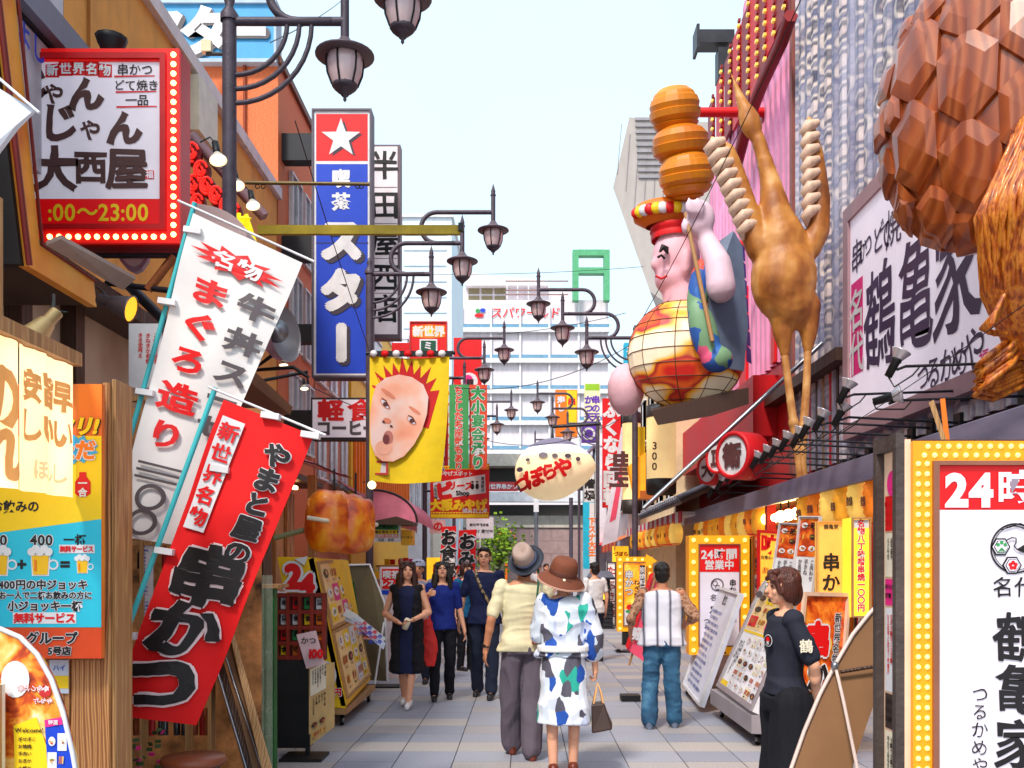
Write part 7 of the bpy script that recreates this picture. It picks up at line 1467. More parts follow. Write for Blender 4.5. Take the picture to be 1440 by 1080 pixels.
def limb(pts, rs, n=12): return [cap(pts[i], pts[i+1], rs[i], rs[i+1], n) for i in range(len(pts)-1)]
def loft(rings, n=18, p=2.3):
    """rings: (centre, half width, half depth[, forward tilt]) as superellipses"""
    vs = []
    for rg in rings:
        c = V(rg[0])
        for i in range(n):
            a = 2*pi*i/n; x = abs(cos(a))**(2/p)*(1 if cos(a) >= 0 else -1)*rg[1]; y = abs(sin(a))**(2/p)*(1 if sin(a) >= 0 else -1)*rg[2]; vs.append(c+V((x, y, 0)))
    m = len(rings); fs = [(j*n+i, j*n+(i+1) % n, (j+1)*n+(i+1) % n, (j+1)*n+i) for j in range(m-1) for i in range(n)]+[list(range(n))[::-1], [(m-1)*n+i for i in range(n)]]
    return vs, fs
def blob(name, prims, m, parent, vox=.012, smooth=3, xf=None, fold=0, seed=0, fscale=(9, 9, 5), **kw):
    """fuse closed shapes into one continuous skin"""
    me = bpy.data.meshes.new(name); vs = []; fs = []
    for a, b_ in prims:
        k = len(vs); vs += [tuple(xf@V(p)) if xf else tuple(p) for p in a]; fs += [[i+k for i in f] for f in b_]
    o0 = ORG[parent.name] if parent is not None else V(kw.pop('loc'))
    me.from_pydata([tuple(V(p)-o0) for p in vs], [], fs); o = bpy.data.objects.new(name, me); COL.objects.link(o)
    r = o.modifiers.new('fuse', 'REMESH'); r.mode = 'VOXEL'; r.voxel_size = vox; r.use_smooth_shade = True
    s_ = o.modifiers.new('soften', 'SMOOTH'); s_.iterations = smooth; s_.factor = .5
    dg = bpy.context.evaluated_depsgraph_get(); dg.update(); m2 = bpy.data.meshes.new_from_object(o.evaluated_get(dg)); o.modifiers.clear(); o.data = m2; bpy.data.meshes.remove(me)
    if fold:
        nn = [v.normal.copy() for v in m2.vertices]
        for v, nv in zip(m2.vertices, nn):
            c = v.co; k = noise.noise(V((c.x*fscale[0]+seed, c.y*fscale[1], c.z*fscale[2]))); k2 = 1-abs(noise.noise(V((c.x*fscale[0]*.8+5+seed, c.y*fscale[1]*.8, c.z*fscale[2]*1.3))))*3
            v.co = c+nv*fold*(k*.7+max(0, k2)*.6)
    m2.polygons.foreach_set('use_smooth', [True]*len(m2.polygons)); m2.materials.clear(); m2.materials.append(m)
    ORG[o.name] = o0
    if parent is not None: o.parent = parent
    else: o.location = o0
    tag(o, **{k: v for k, v in kw.items() if k in ('label', 'cat', 'group', 'kind')}); return o
# ================================================================ CRANE STATUE
d = 13.0; k = d/FPX
CRW = ramp_mat('golden_carved_wood', 'noise', 3, [(.3, (112, 58, 20)), (.45, (168, 98, 36)), (.58, (200, 132, 58)), (.75, (226, 172, 104))], .5, stretch=(1, 1, .6), bump=.3, detail=9, coat=0)
t = thing('crane_statue', 'tall golden carved wooden crane with raised wings standing on the canopy', 'statue', P(1125, 690, d))
def S(px, py, o=0): return P(px, py, d+o)
pr = [ell(S(1102, 392), (47*k, 40*k, 62*k)), ell(S(1098, 350), (36*k, 32*k, 55*k)), ell(S(1110, 420), (36*k, 34*k, 45*k))]
pr += limb([S(1096, 330), S(1089, 290), S(1082, 250), S(1072, 215), S(1066, 195)], [.28, .2, .13, .10, .10]) + [ell(S(1055, 172), (.15, .12, .26), Matrix.Rotation(-.35, 3, 'Y'))]
pr += limb([S(1050, 160), S(1038, 130), S(1026, 97)], [.11, .05, .012])
pr += limb([S(1100, 440), S(1101, 470), S(1104, 500)], [.2, .13, .06])+limb([S(1136, 430), S(1137, 470), S(1136, 495)], [.18, .12, .06])
pr += limb([S(1070, 350), S(1056, 320), S(1042, 270), S(1022, 215), S(1010, 202)], [.2, .17, .15, .13, .07])
pr += limb([S(1138, 350), S(1150, 325), S(1152, 280), S(1146, 220), S(1138, 168)], [.16, .16, .15, .12, .05])
blob('body', pr, CRW, t, .03, 10, fold=.006, fscale=(5, 5, 7))
LGM = ramp_mat('golden_leg_wood', 'noise', 6, [(.3, (176, 110, 50)), (.6, (216, 156, 90)), (.8, (230, 184, 120))], .45, bump=.3)
for q in ([S(1103, 495), S(1110, 550), S(1116, 595), S(1122, 640), S(1128, 690)], [S(1136, 490), S(1134, 545), S(1130, 600), S(1129, 650), S(1132, 690)]):
    blob('leg', limb(q, [.05, .055, .06, .05, .06])+[ell(q[2], (.075, .07, .09))]+[ell(q[-1]+V((0, -.1, 0)), (.12, .2, .04))], LGM, t, .018, 2)
FTH = mat('pale_feather_wood', (222, 186, 160), .45, var=.15, vs=8)
for (x0, y0, x1, y1, sx_, n_, L_) in ((1002, 205, 1048, 320, -1, 9, 26), (1134, 180, 1136, 300, -1, 8, 12)):
    for i in range(n_):
        u = i/(n_-1); px, py = x0+(x1-x0)*u, y0+(y1-y0)*u; part(t, 'feather', lambda b: b.tube([S(px+16, py-8, -.1), S(px+4, py-4, -.14), S(px-L_*.25, py+6, -.1), S(px-L_*.1, py+18, -.05)], [.05, .085, .07, .02], FTH, 8))
t = thing('pink_wing_beam', 'short red pipe stubs linking the crane and facade', 'pipe', P(1000, 350, 15)); part(t, 'pipe_body', lambda b: b.tube([P(1000, 348, 15.2), P(1036, 346, 16.8)], .07, RED, 8))
# ================================================================ SEATED LUCKY FIGURE WITH SKEWER
d = 16.0; k = d/FPX; t = thing('seated_lantern_figure', 'giant papered round-bellied figure in flat hat raising a stacked skewer', 'figure', P(970, 598, d))
def T_(px, py, o=0): return P(px, py, d+o)
PKP = mat('pink_paper_skin', (236, 176, 186), .6, emit=.06, var=.08, vs=2); FLO = ramp_mat('flower_paper_print', 'cell', 3.2, [(0, (40, 90, 170)), (.34, (226, 80, 60)), (.42, (90, 140, 110)), (.5, (240, 220, 200)), (.56, (50, 110, 190)), (.63, (230, 90, 130)), (.7, (120, 160, 120))], .6, warp=.4, interp='CONSTANT')
BEL = ramp_mat('belly_paper_print', 'noise', .95, [(.3, (204, 30, 16)), (.4, (236, 100, 30)), (.46, (170, 24, 40)), (.49, (250, 176, 40)), (.54, (246, 226, 190)), (.68, (250, 236, 214)), (.8, (230, 190, 90))], .5, warp=.6, detail=1.5, stretch=(1, 1, 1.5), emit=.08)
b = MB(); n = 20; m_ = 12; c = T_(965, 500); rx, ry, rz = 82*k, 62*k, 80*k; vs = []
def bel(i, j): a = -pi*.5+pi*j/m_; q = 2*pi*i/n; return V((c.x+rx*cos(a)*cos(q), c.y+ry*cos(a)*sin(q), c.z+rz*sin(a)*(1 if sin(a) > 0 else .95)+max(0, cos(q))*.0))
vs = [bel(i, j) for j in range(m_+1) for i in range(n)]
b.add(vs, [(j*n+i, j*n+(i+1) % n, (j+1)*n+(i+1) % n, (j+1)*n+i) for j in range(m_) for i in range(n)], BEL); b.build('belly', t)
b = MB(); WR = mat('wire_rib', (110, 70, 50), .6)
for j in range(2, m_-1): b.tube([bel(i, j)+(bel(i, j)-c)*.004 for i in range(n+1)], .008, WR, 4, caps=False)
for i in range(0, n, 2): b.tube([bel(i, j)+(bel(i, j)-c)*.004 for j in range(m_+1)], .008, WR, 4, caps=False)
b.build('wire_frame', t)
b = MB(); b.hexa([T_(915, 578, -.7), T_(925, 598, -.7), T_(1000, 585, -.7), T_(1053, 568, -.7), T_(1053, 545, -.7), T_(985, 560, -.7)], [T_(915, 572, .7), T_(925, 592, .7), T_(1000, 582, .7), T_(1053, 568, .7), T_(1053, 545, .7), T_(985, 556, .7)], DWOOD); b.build('base', t)
blob('head', [ell(T_(951, 362), (34*k, 33*k, 42*k)), ell(T_(948, 392), (28*k, 30*k, 24*k)), ell(T_(921, 372, -.1), (6*k, 8*k, 9*k)), ell(T_(966, 368, -.38), (7*k, 5*k, 18*k)), cap(T_(955, 400), T_(962, 430), .3, .35)], PKP, t, .05, 1)
b = MB(); f = PF(15.6)
b.tube([T_(928, 354, -.42), T_(932, 347, -.40), T_(937, 350, -.40), T_(939, 357, -.40)], [.02, .05, .05, .015], INK, 6); b.tube([T_(925, 362, -.43), T_(930, 359, -.42), T_(935, 364, -.41)], .022, INK, 5)
b.tube([T_(922, 388, -.40), T_(930, 392, -.42), T_(938, 388, -.42)], .02, RED, 5); b.build('face_paint', t)
b = MB(); b.lathe(T_(948, 332), [(32*k, -6*k), (33*k, 0), (31*k, 4*k), (34*k, 6*k), (33*k, 12*k)], RED, 24, ax=(-.03, 0, 1)); b.lathe(T_(942, 318), [(34*k, 0), (50*k, 10*k), (52*k, 20*k), (46*k, 30*k), (20*k, 36*k), (.0001, 37*k)], ORANGE, 26, ax=(-.06, 0, 1), sc2=(1, .7)); b.build('hat', t)
b = MB()
for i in range(14): a = -pi*.9+pi*.8*i/13; b.ball(T_(942, 318)+V((50*k*cos(a), 50*.7*k*sin(a), 14*k)), .10, (RED, YEL, WHITE)[i % 3], 8, 5, (1, .6, 1))
b.build('hat_ornament', t)
blob('arm', limb([T_(1014, 405, -.95), T_(1010, 372, -.9), T_(992, 335, -.7), T_(982, 305, -.75)], [20*k, 18*k, 13*k, 13*k])+[ell(T_(984, 308, -.75), (21*k, 15*k, 26*k))]+[ell(T_(968+i*6, 290+(i % 2)*2, -.95), (4*k, 5*k, 12*k)) for i in range(4)]+[ell(T_(964, 318, -.8), (6*k, 6*k, 12*k))], mat('pale_paper_arm', (232, 200, 214), .6, var=.06), t, .045, 0)
b = MB(); b.hexa([T_(1008, 345, -.5), T_(1032, 325, -.4), T_(1044, 345, -.3), T_(1052, 460, -.3), T_(1046, 522, -.4), T_(1004, 515, -.9), T_(992, 470, -1.0), T_(998, 420, -.9)], [T_(1004, 345, .5), T_(1030, 325, .5), T_(1043, 345, .6), T_(1052, 460, .9), T_(1045, 520, .9), T_(1004, 515, .5), T_(990, 470, .5), T_(994, 420, .5)], mat('grey_blue_paper_vest', (112, 126, 150), .6, var=.12)); b.build('vest', t)
b = MB()
for i in range(7): y = 340+i*24; b.hexa([T_(1030+i*1.5+10, y, -.1), T_(1047+i*1.5, y+8, .2), T_(1048+i*1.5, y+28, .2), T_(1035+i*1.5+6, y+24, -.1)], [T_(1030+i*1.5+10, y, .6), T_(1047+i*1.5, y+8, .7), T_(1048+i*1.5, y+28, .7), T_(1035+i*1.5+6, y+24, .6)], BLUE)
b.build('vest_trim', t)
blob('sleeve', [ell(T_(982, 412, -.75), (15*k, 14*k, 48*k), Matrix.Rotation(.12, 3, 'Y')), ell(T_(990, 468, -.85), (19*k, 16*k, 46*k), Matrix.Rotation(-.25, 3, 'Y')), ell(T_(1008, 505, -.85), (22*k, 18*k, 18*k))], FLO, t, .045, 0)
b = MB(); b.tube([T_(964, 300, -.8), T_(1002, 480, -1.15)], .035, LWOOD, 8); b.build('skewer_stick', t)
GLD = ramp_mat('dumpling_gold_lacquer', 'noise', .9, [(.35, (190, 96, 10)), (.6, (222, 134, 14)), (.8, (240, 170, 40))], .4, detail=2)
for i, (px, py, rr, hh) in enumerate(((949, 157, 35, 32), (957, 204, 40, 26), (965, 247, 38, 32))):
    c = T_(px, py, -.5); b = MB(); q = 6 if i != 1 else 4; pr = []
    for j in range(q*2+1):
        a = -pi/2+pi*j/(q*2); r_ = rr*k*cos(a)**.75 if cos(a) > 1e-6 else .0001; pr.append((max(.0001, r_), hh*k*sin(a)));
        if 0 < j < q*2 and j % 2 == 0: pr.append((max(.01, r_*.93), hh*k*sin(a)+.015))
    b.lathe(c, pr, GLD, 24, ax=(-.12, -.25, 1), smooth=False); b.build('skewer_ball', t)
b = MB(); b.ball(T_(880, 548, .3), .45, mat('pale_pink_paper', (230, 180, 190), .6), 10, 7, (.7, .7, 1)); b.build('foot', t)
# overhead wires
def wire(a, b_, sag, r=.008, n=10, lab=None):
    q = [V(a).lerp(V(b_), i/n)+V((0, 0, -sag*4*(i/n)*(1-i/n))) for i in range(n+1)]; mb = MB(); mb.tube(q, r, BLACK, 4, caps=False); mb.build('overhead_wire', None, lab, 'wire', loc=q[0])
wire(P(415, 170, 10), P(520, 495, 14.4), .05, .006, lab='black cable running down across the blue coffee sign to the baby banner')
wire(P(640, 545, 20), P(895, 480, 20), .35, lab='sagging black cable across the street before the pale pink building')
wire(P(655, 610, 26), P(880, 585, 24), .5, lab='sagging cable passing just above the puffer lantern')
wire(P(905, 445, 14), P(1126, 0, 9), .1, .006, lab='thin black cable slanting up across the crane statue and theatre facade')
wire(P(1128, 640, 9), P(1445, 425, 6.5), .03, .004, lab='thin pale cable slanting up before the straw turtle tail')
for i_, (a_, b__, s__) in enumerate(((P(380, 60, 12), P(520, -40, 30), .2), (P(560, 385, 30), P(905, 375, 30), .1), (P(440, 545, 14), P(600, 600, 22), .1))): wire(a_, b__, s__, .008, lab=('thin cable above the sky blue rooftop sign', 'thin cable strung across before the green roof frame', 'thin cable under the blue coffee sign behind the baby banner')[i_])
wire(P(700, 470, 30), P(880, 440, 30), .1, .01, lab='straight cable before the red katakana of the pale pink building')
# ================================================================ PEOPLE
SKIN = mat('skin', (226, 164, 132), .5, var=.06, vs=12, spec=.35); SKIN2 = mat('tanned_skin', (206, 136, 100), .5, var=.07, vs=12); LIPS = mat('lips', (186, 84, 80), .4)
HBLK = mat('black_hair', (26, 20, 20), .35, var=.3, vs=60, bump=.6, bs=120, stretch=(1, 1, .12)); HBRN = mat('dark_brown_hair', (60, 30, 24), .35, var=.35, vs=60, bump=.6, bs=120, stretch=(1, 1, .12)); HRED = mat('reddish_brown_hair', (84, 38, 26), .32, var=.35, vs=60, bump=.6, bs=120, stretch=(1, 1, .12))
EYE_ = mat('eye_dark', (30, 20, 20), .2)
def hand_prims(w, d, n, s, curl=.35, grip=False):
    d, n = V(d).normalized(), V(n).normalized(); n = (n-d*n.dot(d)).normalized(); e = d.cross(n)*s
    Rm = Matrix((n, e, d)).transposed(); w = V(w)
    pr = [ell(w+d*.05, (.014, .038, .05), Rm), cap(w-d*.02, w+d*.03, .023, .024)]
    for i, ln in ((-1.5, .8), (-.5, .98), (.5, 1.0), (1.5, .9)):
        b0 = w+d*.088+e*(.0205*i); c1 = 1.35 if grip else curl; d1 = (d*cos(c1)+n*sin(c1)); c2 = 2.6 if grip else curl*2.1; d2 = d*cos(c2)+n*sin(c2)
        b1 = b0+d1*.034*ln; b2 = b1+d2*.034*ln; pr += [cap(b0-d*.03, b0, .009, .0086, 8), cap(b0, b1, .0086, .0078, 8), cap(b1, b2, .0078, .006, 8)]
    t0 = w+d*.03+e*.034; t1 = t0+(d*.5+e*.6+n*.4).normalized()*.035; t2 = t1+(d*.8+n*.5).normalized()*.028; return pr+[cap(t0-e*.012, t0, .014, .012, 8), cap(t0, t1, .012, .0095, 8), cap(t1, t2, .0095, .007, 8)]
def person(label, px, d, H, rot, skin=SKIN, hair=('short', HBLK), J=None, f=1.0, pitch=0, yaw=0, top=None, bottom=None, shoes=None, glasses=False, vox=.0075, pal=(1, 1), grip=(0, 0), cap_=None, x=None, lean=0, group=None):
    """facing the camera at rot 0; joints are metres for a 1.7 m body; f narrows the frame"""
    X = xof(px, d) if x is None else x; t = thing('person', label, 'person', (X, d, 0), group); s = H/1.7
    M = Matrix.Translation((X, d, 0))@Matrix.Rotation(rot, 4, 'Z')@Matrix.Scale(s, 4)
    Q = dict(hL=(.088, 0, .89), kL=(.095, -.02, .48), aL=(.10, .01, .08), hR=(-.088, 0, .89), kR=(-.095, -.02, .48), aR=(-.10, .01, .08), sL=(.172*f, 0, 1.385), eL=(.235*f, .03, 1.11), wL=(.25*f, -.03, .86), sR=(-.172*f, 0, 1.385), eR=(-.235*f, .03, 1.11), wR=(-.25*f, -.03, .86))
    if J: Q.update(J)
    Q = {k: V(v) for k, v in Q.items()}
    hc = V((0, -.012, 1.578)); Rh = Matrix.Rotation(yaw, 3, 'Z')@Matrix.Rotation(pitch, 3, 'X')
    def hp(p): return hc+V((0, .0, -.06))+Rh@(V(p)+V((0, 0, .06)))
    tor = [((0, .01, .84), .14*f, .10), ((0, .01, .92), .158*f, .108), ((0, .0, 1.04), .128*f, .09), ((0, -.005, 1.18), .142*f, .098), ((0, -.005, 1.30), .16*f, .10), ((0, 0, 1.38), .15*f, .08), ((0, .005, 1.43), .08*f, .06)]
    def grow(k, z0=0, z1=9, kz=0): return [((c[0], c[1], c[2]), a+k, b_+k) for c, a, b_ in tor if z0 <= c[2] <= z1]
    body = [loft(tor), cap((0, .01, 1.40), hp((0, .02, -.09)), .055*f, .050*f)]
    body += [ell(hp((0, .005, .025)), (.073, .09, .088), Rh), ell(hp((0, -.022, -.03)), (.060, .068, .078), Rh), ell(hp((0, -.048, -.082)), (.030, .028, .026), Rh), cap(hp((0, -.085, .01)), hp((0, -.105, -.028)), .008, .0125, 8), ell(hp((0, -.078, .018)), (.045, .014, .012), Rh), ell(hp((0, -.084, -.058)), (.022, .012, .012), Rh)]
    for q in (1, -1): body += [ell(hp((q*.075, .005, -.012)), (.010, .018, .030), Rh), ell(hp((q*.034, -.065, -.03)), (.02, .018, .022), Rh)]
    for q, k in ((1, 'L'), (-1, 'R')):
        h, kn, an, sh, el, wr = (Q[c+k] for c in 'hkasew')
        body += limb([h, kn, an], [.078, .052, .036])+[ell(kn.lerp(an, .3)+V((0, .018, 0)), (.046, .05, .10)), cap(an+V((0, .02, -.03)), an+V((0, -.13, -.05)), .034, .028)]
        body += limb([sh, el, wr], [.046, .037, .025])+[ell(sh, (.055, .055, .05)), ell(el.lerp(wr, .3), (.036, .036, .06))]
        dv = (wr-el).normalized()*.6+V((0, -.05, -.4)); 
        if abs(wr.z-el.z) < .12: dv = (wr-el)
        i = 0 if q == 1 else 1; body += hand_prims(wr, dv, V((-q, -.2, 0)) if not pal[i] == 2 else V((-q*.3, 0, 1)), -q if True else q, grip=bool(grip[i]))
    blob('body', body, skin, t, vox*s, 3, xf=M)
    def fpart(nm, prims, m, v=.006, sm=2, **k): return blob(nm, prims, m, t, v*s, sm, xf=M, **k)
    b = MB()
    for q in (1, -1):
        for (c, r_, m_) in (((q*.031, -.084, .004), (.013, .006, .0065), EYE_), ((q*.032, -.0865, .026), (.018, .006, .004), hair[1])):
            vs, fs = ell(hp(c), r_, Rh, 8, 5); b.add([M@p for p in vs], fs, m_, True)
    vs, fs = ell(hp((0, -.094, -.058)), (.019, .007, .0065), Rh, 8, 5); b.add([M@p for p in vs], fs, LIPS, True); b.build('face_features', t)
    if glasses:
        b = MB()
        for q in (1, -1): b.tube([M@hp((q*.033+.024*cos(a), -.104, .003+.016*sin(a))) for a in [i*pi/6 for i in range(13)]], .0022*s, BLACK, 5); b.tube([M@hp((q*.057, -.104, .008)), M@hp((q*.078, -.01, .01))], .002*s, BLACK, 4)
        b.tube([M@hp((-.01, -.106, .005)), M@hp((.01, -.106, .005))], .002*s, BLACK, 4); b.build('glasses', t)
    hk, hm = hair
    if hk: 
        hpz = [ell(hp((0, .020, .040)), (.083, .096, .088), Rh), ell(hp((0, .05, -.01)), (.078, .066, .09), Rh)]
        if hk == 'short': hpz += [ell(hp((0, -.045, .085)), (.062, .045, .030), Rh)]
        if hk == 'bob': hpz += [ell(hp((q*.066, .02, -.01)), (.028, .055, .085), Rh) for q in (1, -1)]+[ell(hp((0, .07, -.03)), (.07, .05, .085), Rh), cap(hp((-.05, -.06, .085)), hp((.06, -.085, .04)), .024, .018), cap(hp((.03, -.06, .09)), hp((-.06, -.08, .05)), .024, .014), cap(hp((.055, -.075, .045)), hp((.077, -.045, -.04)), .018, .01)]
        if hk in ('long', 'mid'):
            zb = -.36 if hk == 'long' else -.2
            hpz += [cap(hp((q*.06, -.03, .08)), hp((q*.078, -.03, -.06)), .034, .028) for q in (1, -1)]+[cap(hp((q*.078, -.03, -.06)), hc+V((q*.095, -.06, zb)), .03, .028) for q in (1, -1)]+[cap(hp((q*.085, .03, -.04)), hc+V((q*.12, .0, zb-.02)), .04, .03) for q in (1, -1)]+[cap(hp((0, .07, 0)), hc+V((0, .09, zb)), .08, .07), cap(hp((-.03, -.06, .09)), hp((.055, -.075, .03)), .022, .015), cap(hp((.02, -.062, .09)), hp((-.06, -.072, .03)), .022, .015)]
        fpart('hair', hpz, hm, .007, 2, fold=.004, fscale=(40, 40, 5))
    if shoes:
        for k in 'LR':
            a = Q['a'+k]; fpart('shoe', [cap(a+V((0, .035, -.045)), a+V((0, -.14, -.052)), .042, .034), ell(a+V((0, .02, -.02)), (.045, .06, .05)), cap(a+V((0, .05, -.07)), a+V((0, -.15, -.07)), .03, .03)], shoes, .008, 2)
    for gname, m, kind, o in (top or [])+(bottom or []):
        pr = []
        if kind == 'top':
            k = o.get('k', .018); hem = o.get('hem', .84)
            rr = [((0, .005, hem), (.192+o.get('loose', 0))*f, .115+o.get('loose', 0)*.5)]+[((c[0], c[1], c[2]), a+k+(o.get('loose', 0) if c[2] < 1.25 else 0)*.7, b_+k) for c, a, b_ in tor if c[2] > hem+.05]
            rr = [(c, max(a, .19*f) if c[2] < 1 else a, max(b_, .135) if c[2] < 1 else b_) for c, a, b_ in rr]; rr[-1] = ((0, .005, 1.412), .085*f, .062); pr = [loft(rr)]
            for q, c in ((1, 'L'), (-1, 'R')):
                sh, el, wr = Q['s'+c], Q['e'+c], Q['w'+c]; sl = o.get('sleeve', .6)
                if sl == 0: continue
                pr += [ell(sh, (.059, .062, .056))]
                if sl <= 1: pr += [cap(sh, sh.lerp(el, sl), .056, .052+o.get('sw', 0))]
                else: pr += [cap(sh, el, .062, .056+o.get('sw', 0)), cap(el, el.lerp(wr, sl-1), .056+o.get('sw', 0), .046+o.get('sw', 0))]
        elif kind == 'pants':
            k = o.get('k', .012); w_ = o.get('w', 0); pr = [loft(grow(k+.006, .8, o.get('waist', .95)))]
            for c in 'LR': h, kn, an = Q['h'+c], Q['k'+c], Q['a'+c]; ce = an.lerp(kn, o.get('len', .02)); pr += limb([h, kn, ce], [.082+k, .058+k+w_*.5, .046+k+w_])
        elif kind == 'skirt':
            hem = o['hem']; fl = o.get('flare', .06); mx = (Q['kL']+Q['kR'])/2
            pr = [loft([((mx.x*.6, mx.y*.5+.01, hem), .17*f+fl, .12+fl*.8), ((mx.x*.3, 0, (hem+.9)/2), .165*f+fl*.6, .125+fl*.5), ((0, .01, .93), .172*f, .125), ((0, 0, 1.05), .142*f, .105), ((0, 0, 1.08), .14*f, .10)])]
        elif kind == 'sleeves':
            for c in 'LR': sh, el, wr = Q['s'+c], Q['e'+c], Q['w'+c]; pr += [cap(sh, el, .054, .05), cap(el, el.lerp(wr, o.get('len', .8)), .05, .045)]
        elif kind == 'coat':  # open long vest: two front panels and a back
            for q in (1, -1):
                pr += [loft([((q*.135*f, -.0, o['hem']), .075, .16), ((q*.13*f, 0, .9), .065, .135), ((q*.115*f, 0, 1.1), .06, .12), ((q*.12*f, 0, 1.3), .062, .115), ((q*.11*f, .01, 1.41), .06, .075)]), ell((q*.165*f, 0, 1.375), (.05, .062, .06))]
            pr += [loft([((0, .11, o['hem']), .19, .04), ((0, .10, 1.0), .15, .03), ((0, .09, 1.36), .15, .03)])]
        fpart(gname, pr, m, o.get('v', .011), o.get('sm', 3), fold=o.get('fold', .012), seed=px*.1, fscale=o.get('fs', (8, 8, 6)))
    return t, M, hp, Q
def cloth(name, col, **k): return mat(name, col, k.pop('rough', .8), var=k.pop('var', .1), vs=k.pop('vs', 8), bump=k.pop('bump', .15), bs=160, spec=.2)
NAVY = cloth('navy_cotton', (30, 36, 70)); BLKC = cloth('black_cotton', (26, 26, 32)); ROY = cloth('royal_blue_cotton', (28, 44, 124)); DEN = cloth('dark_denim', (36, 42, 60), var=.2); GRT = cloth('grey_trouser_wool', (102, 92, 104), var=.08); CRP = cloth('cream_polo_cotton', (232, 220, 180)); JEAN = ramp_mat('washed_blue_jeans', 'noise', 5, [(.35, (24, 60, 90)), (.55, (50, 100, 136)), (.75, (100, 150, 180))], .8, detail=5)
WSH = mat('white_sneaker', (228, 226, 226), .5); BSH = mat('black_sneaker', (34, 34, 40), .5); BRS = mat('brown_leather', (110, 50, 36), .35); TEALC = cloth('teal_cotton', (24, 90, 130))
# 1 long-haired woman
t, M, hp, Q = person('long-haired woman walking in black open vest over navy dress, holding a drink', 573, 10.5, 1.60, 0, SKIN, ('long', HBRN), dict(eL=(.25, .0, 1.10), wL=(.10, -.22, 1.03), eR=(-.26, .0, 1.08), wR=(-.08, -.22, 1.0), kL=(.06, -.05, .48), aL=(.03, -.14, .10), kR=(-.07, .02, .47), aR=(-.05, .12, .12)), f=.88, pitch=-.18, yaw=.25,
    top=[('dress_top', NAVY, 'top', dict(sleeve=0, hem=.9)), ('open_vest', BLKC, 'coat', dict(hem=.42, fold=.02))], bottom=[('dress_skirt', NAVY, 'skirt', dict(hem=.40, flare=.03))], shoes=WSH, pal=(2, 2))
b = MB(); p = M@V((.0, -.27, 1.0)); b.lathe(p+V((0, 0, -.07)), [(.0001, 0), (.03, 0), (.036, .1), (.03, .12), (.0001, .12)], CREAM, 12, ax=(.4, -.2, 1)); b.build('drink_cup', None, 'small pale drink cup held by the long-haired woman', 'cup', loc=p)
# 2 woman in blue
t, M, hp, Q = person('woman in royal blue top and dark trousers looking up beside the man in glasses', 622, 11.1, 1.60, .1, SKIN, ('mid', HBLK), dict(eR=(-.24, -.02, 1.12), wR=(-.17, -.16, 1.30), kL=(.09, .0, .48), aL=(.09, .10, .08), kR=(-.09, -.06, .48), aR=(-.10, -.10, .08), wL=(.27, -.02, .86)), f=.9, pitch=-.45, glasses=True,
    top=[('blue_top', ROY, 'top', dict(sleeve=.85, hem=.86, loose=.015))], bottom=[('trousers', BLKC, 'pants', dict(k=.01))], shoes=BSH)
t = thing('coral_tote_bag', 'bright coral red shoulder bag between the two women walking', 'bag', P(603, 935, 10.9)); CORAL = mat('coral_bag_cloth', (226, 50, 44), .7, var=.1, bump=.2); f = PF(10.8)
blob('bag_body', [loft([(P(604, 936, 10.85), .05, .05), (P(603, 915, 10.85), .11, .06), (P(602, 890, 10.85), .08, .045), (P(601, 870, 10.85), .035, .03)])], CORAL, t, .012, 2, fold=.015)
b = MB(); b.tube([P(599, 872, 10.85), P(598, 850, 10.8), P(600, 838, 10.9), P(604, 852, 10.9), P(604, 872, 10.85)], .012, CORAL, 6); b.build('strap', t)
# 3 man in navy
t, M, hp, Q = person('man in glasses, navy short-sleeved shirt and jeans with patterned shoulder strap', 681, 11.3, 1.77, -.1, SKIN, ('short', HBLK), dict(kL=(.10, -.08, .49), aL=(.10, -.16, .09), kR=(-.09, .03, .48), aR=(-.10, .14, .08), wR=(-.28, -.04, .86), eR=(-.25, .02, 1.11)), pitch=-.12, yaw=.1, glasses=True,
    top=[('shirt', NAVY, 'top', dict(sleeve=.8, hem=.83, loose=.02))], bottom=[('jeans', DEN, 'pants', dict(w=.01))], shoes=BSH)
b = MB(); b.tube([M@V(p) for p in ((-.09, -.03, 1.44), (-.07, -.125, 1.36), (.0, -.14, 1.2), (.09, -.135, 1.04), (.15, -.09, .96))], .018, ramp_mat('camouflage_strap', 'noise', 30, [(.4, (40, 34, 30)), (.5, (180, 150, 110)), (.6, (90, 60, 40))], .7, interp='CONSTANT'), 8); b.build('shoulder_strap', None, 'patterned shoulder strap across the chest of the man in glasses', 'strap', loc=M@V((0, -.14, 1.2)))
# 4 fedora man
t, M, hp, Q = person('man seen from behind in cream polo, grey trousers and tilted trilby hat', 737, 7.75, 1.70, pi+.12, SKIN2, ('short', HBLK), dict(eR=(-.20, -.05, 1.10), wR=(-.12, -.2, .98), eL=(.27, .05, 1.12), wL=(.31, .0, .88), kL=(.10, -.06, .48), aL=(.08, -.16, .09), kR=(-.06, .03, .48), aR=(-.05, .10, .08)), pitch=-.5, f=1.05,
    top=[('polo_shirt', CRP, 'top', dict(sleeve=.8, hem=.86, loose=.02, sw=.002, fold=.013, fs=(5, 9, 11), v=.009))], bottom=[('trousers', GRT, 'pants', dict(w=.022, k=.016, fold=.02, fs=(9, 9, 2.5), v=.009))], shoes=BRS, vox=.0068)
b = MB(); ctr = M@hp((0, .03, .055)); ax = (M.to_3x3()@V((.42, .78, .62)).normalized()); TAU = mat('taupe_straw', (178, 152, 140), .7, var=.08, bump=.3, bs=200)
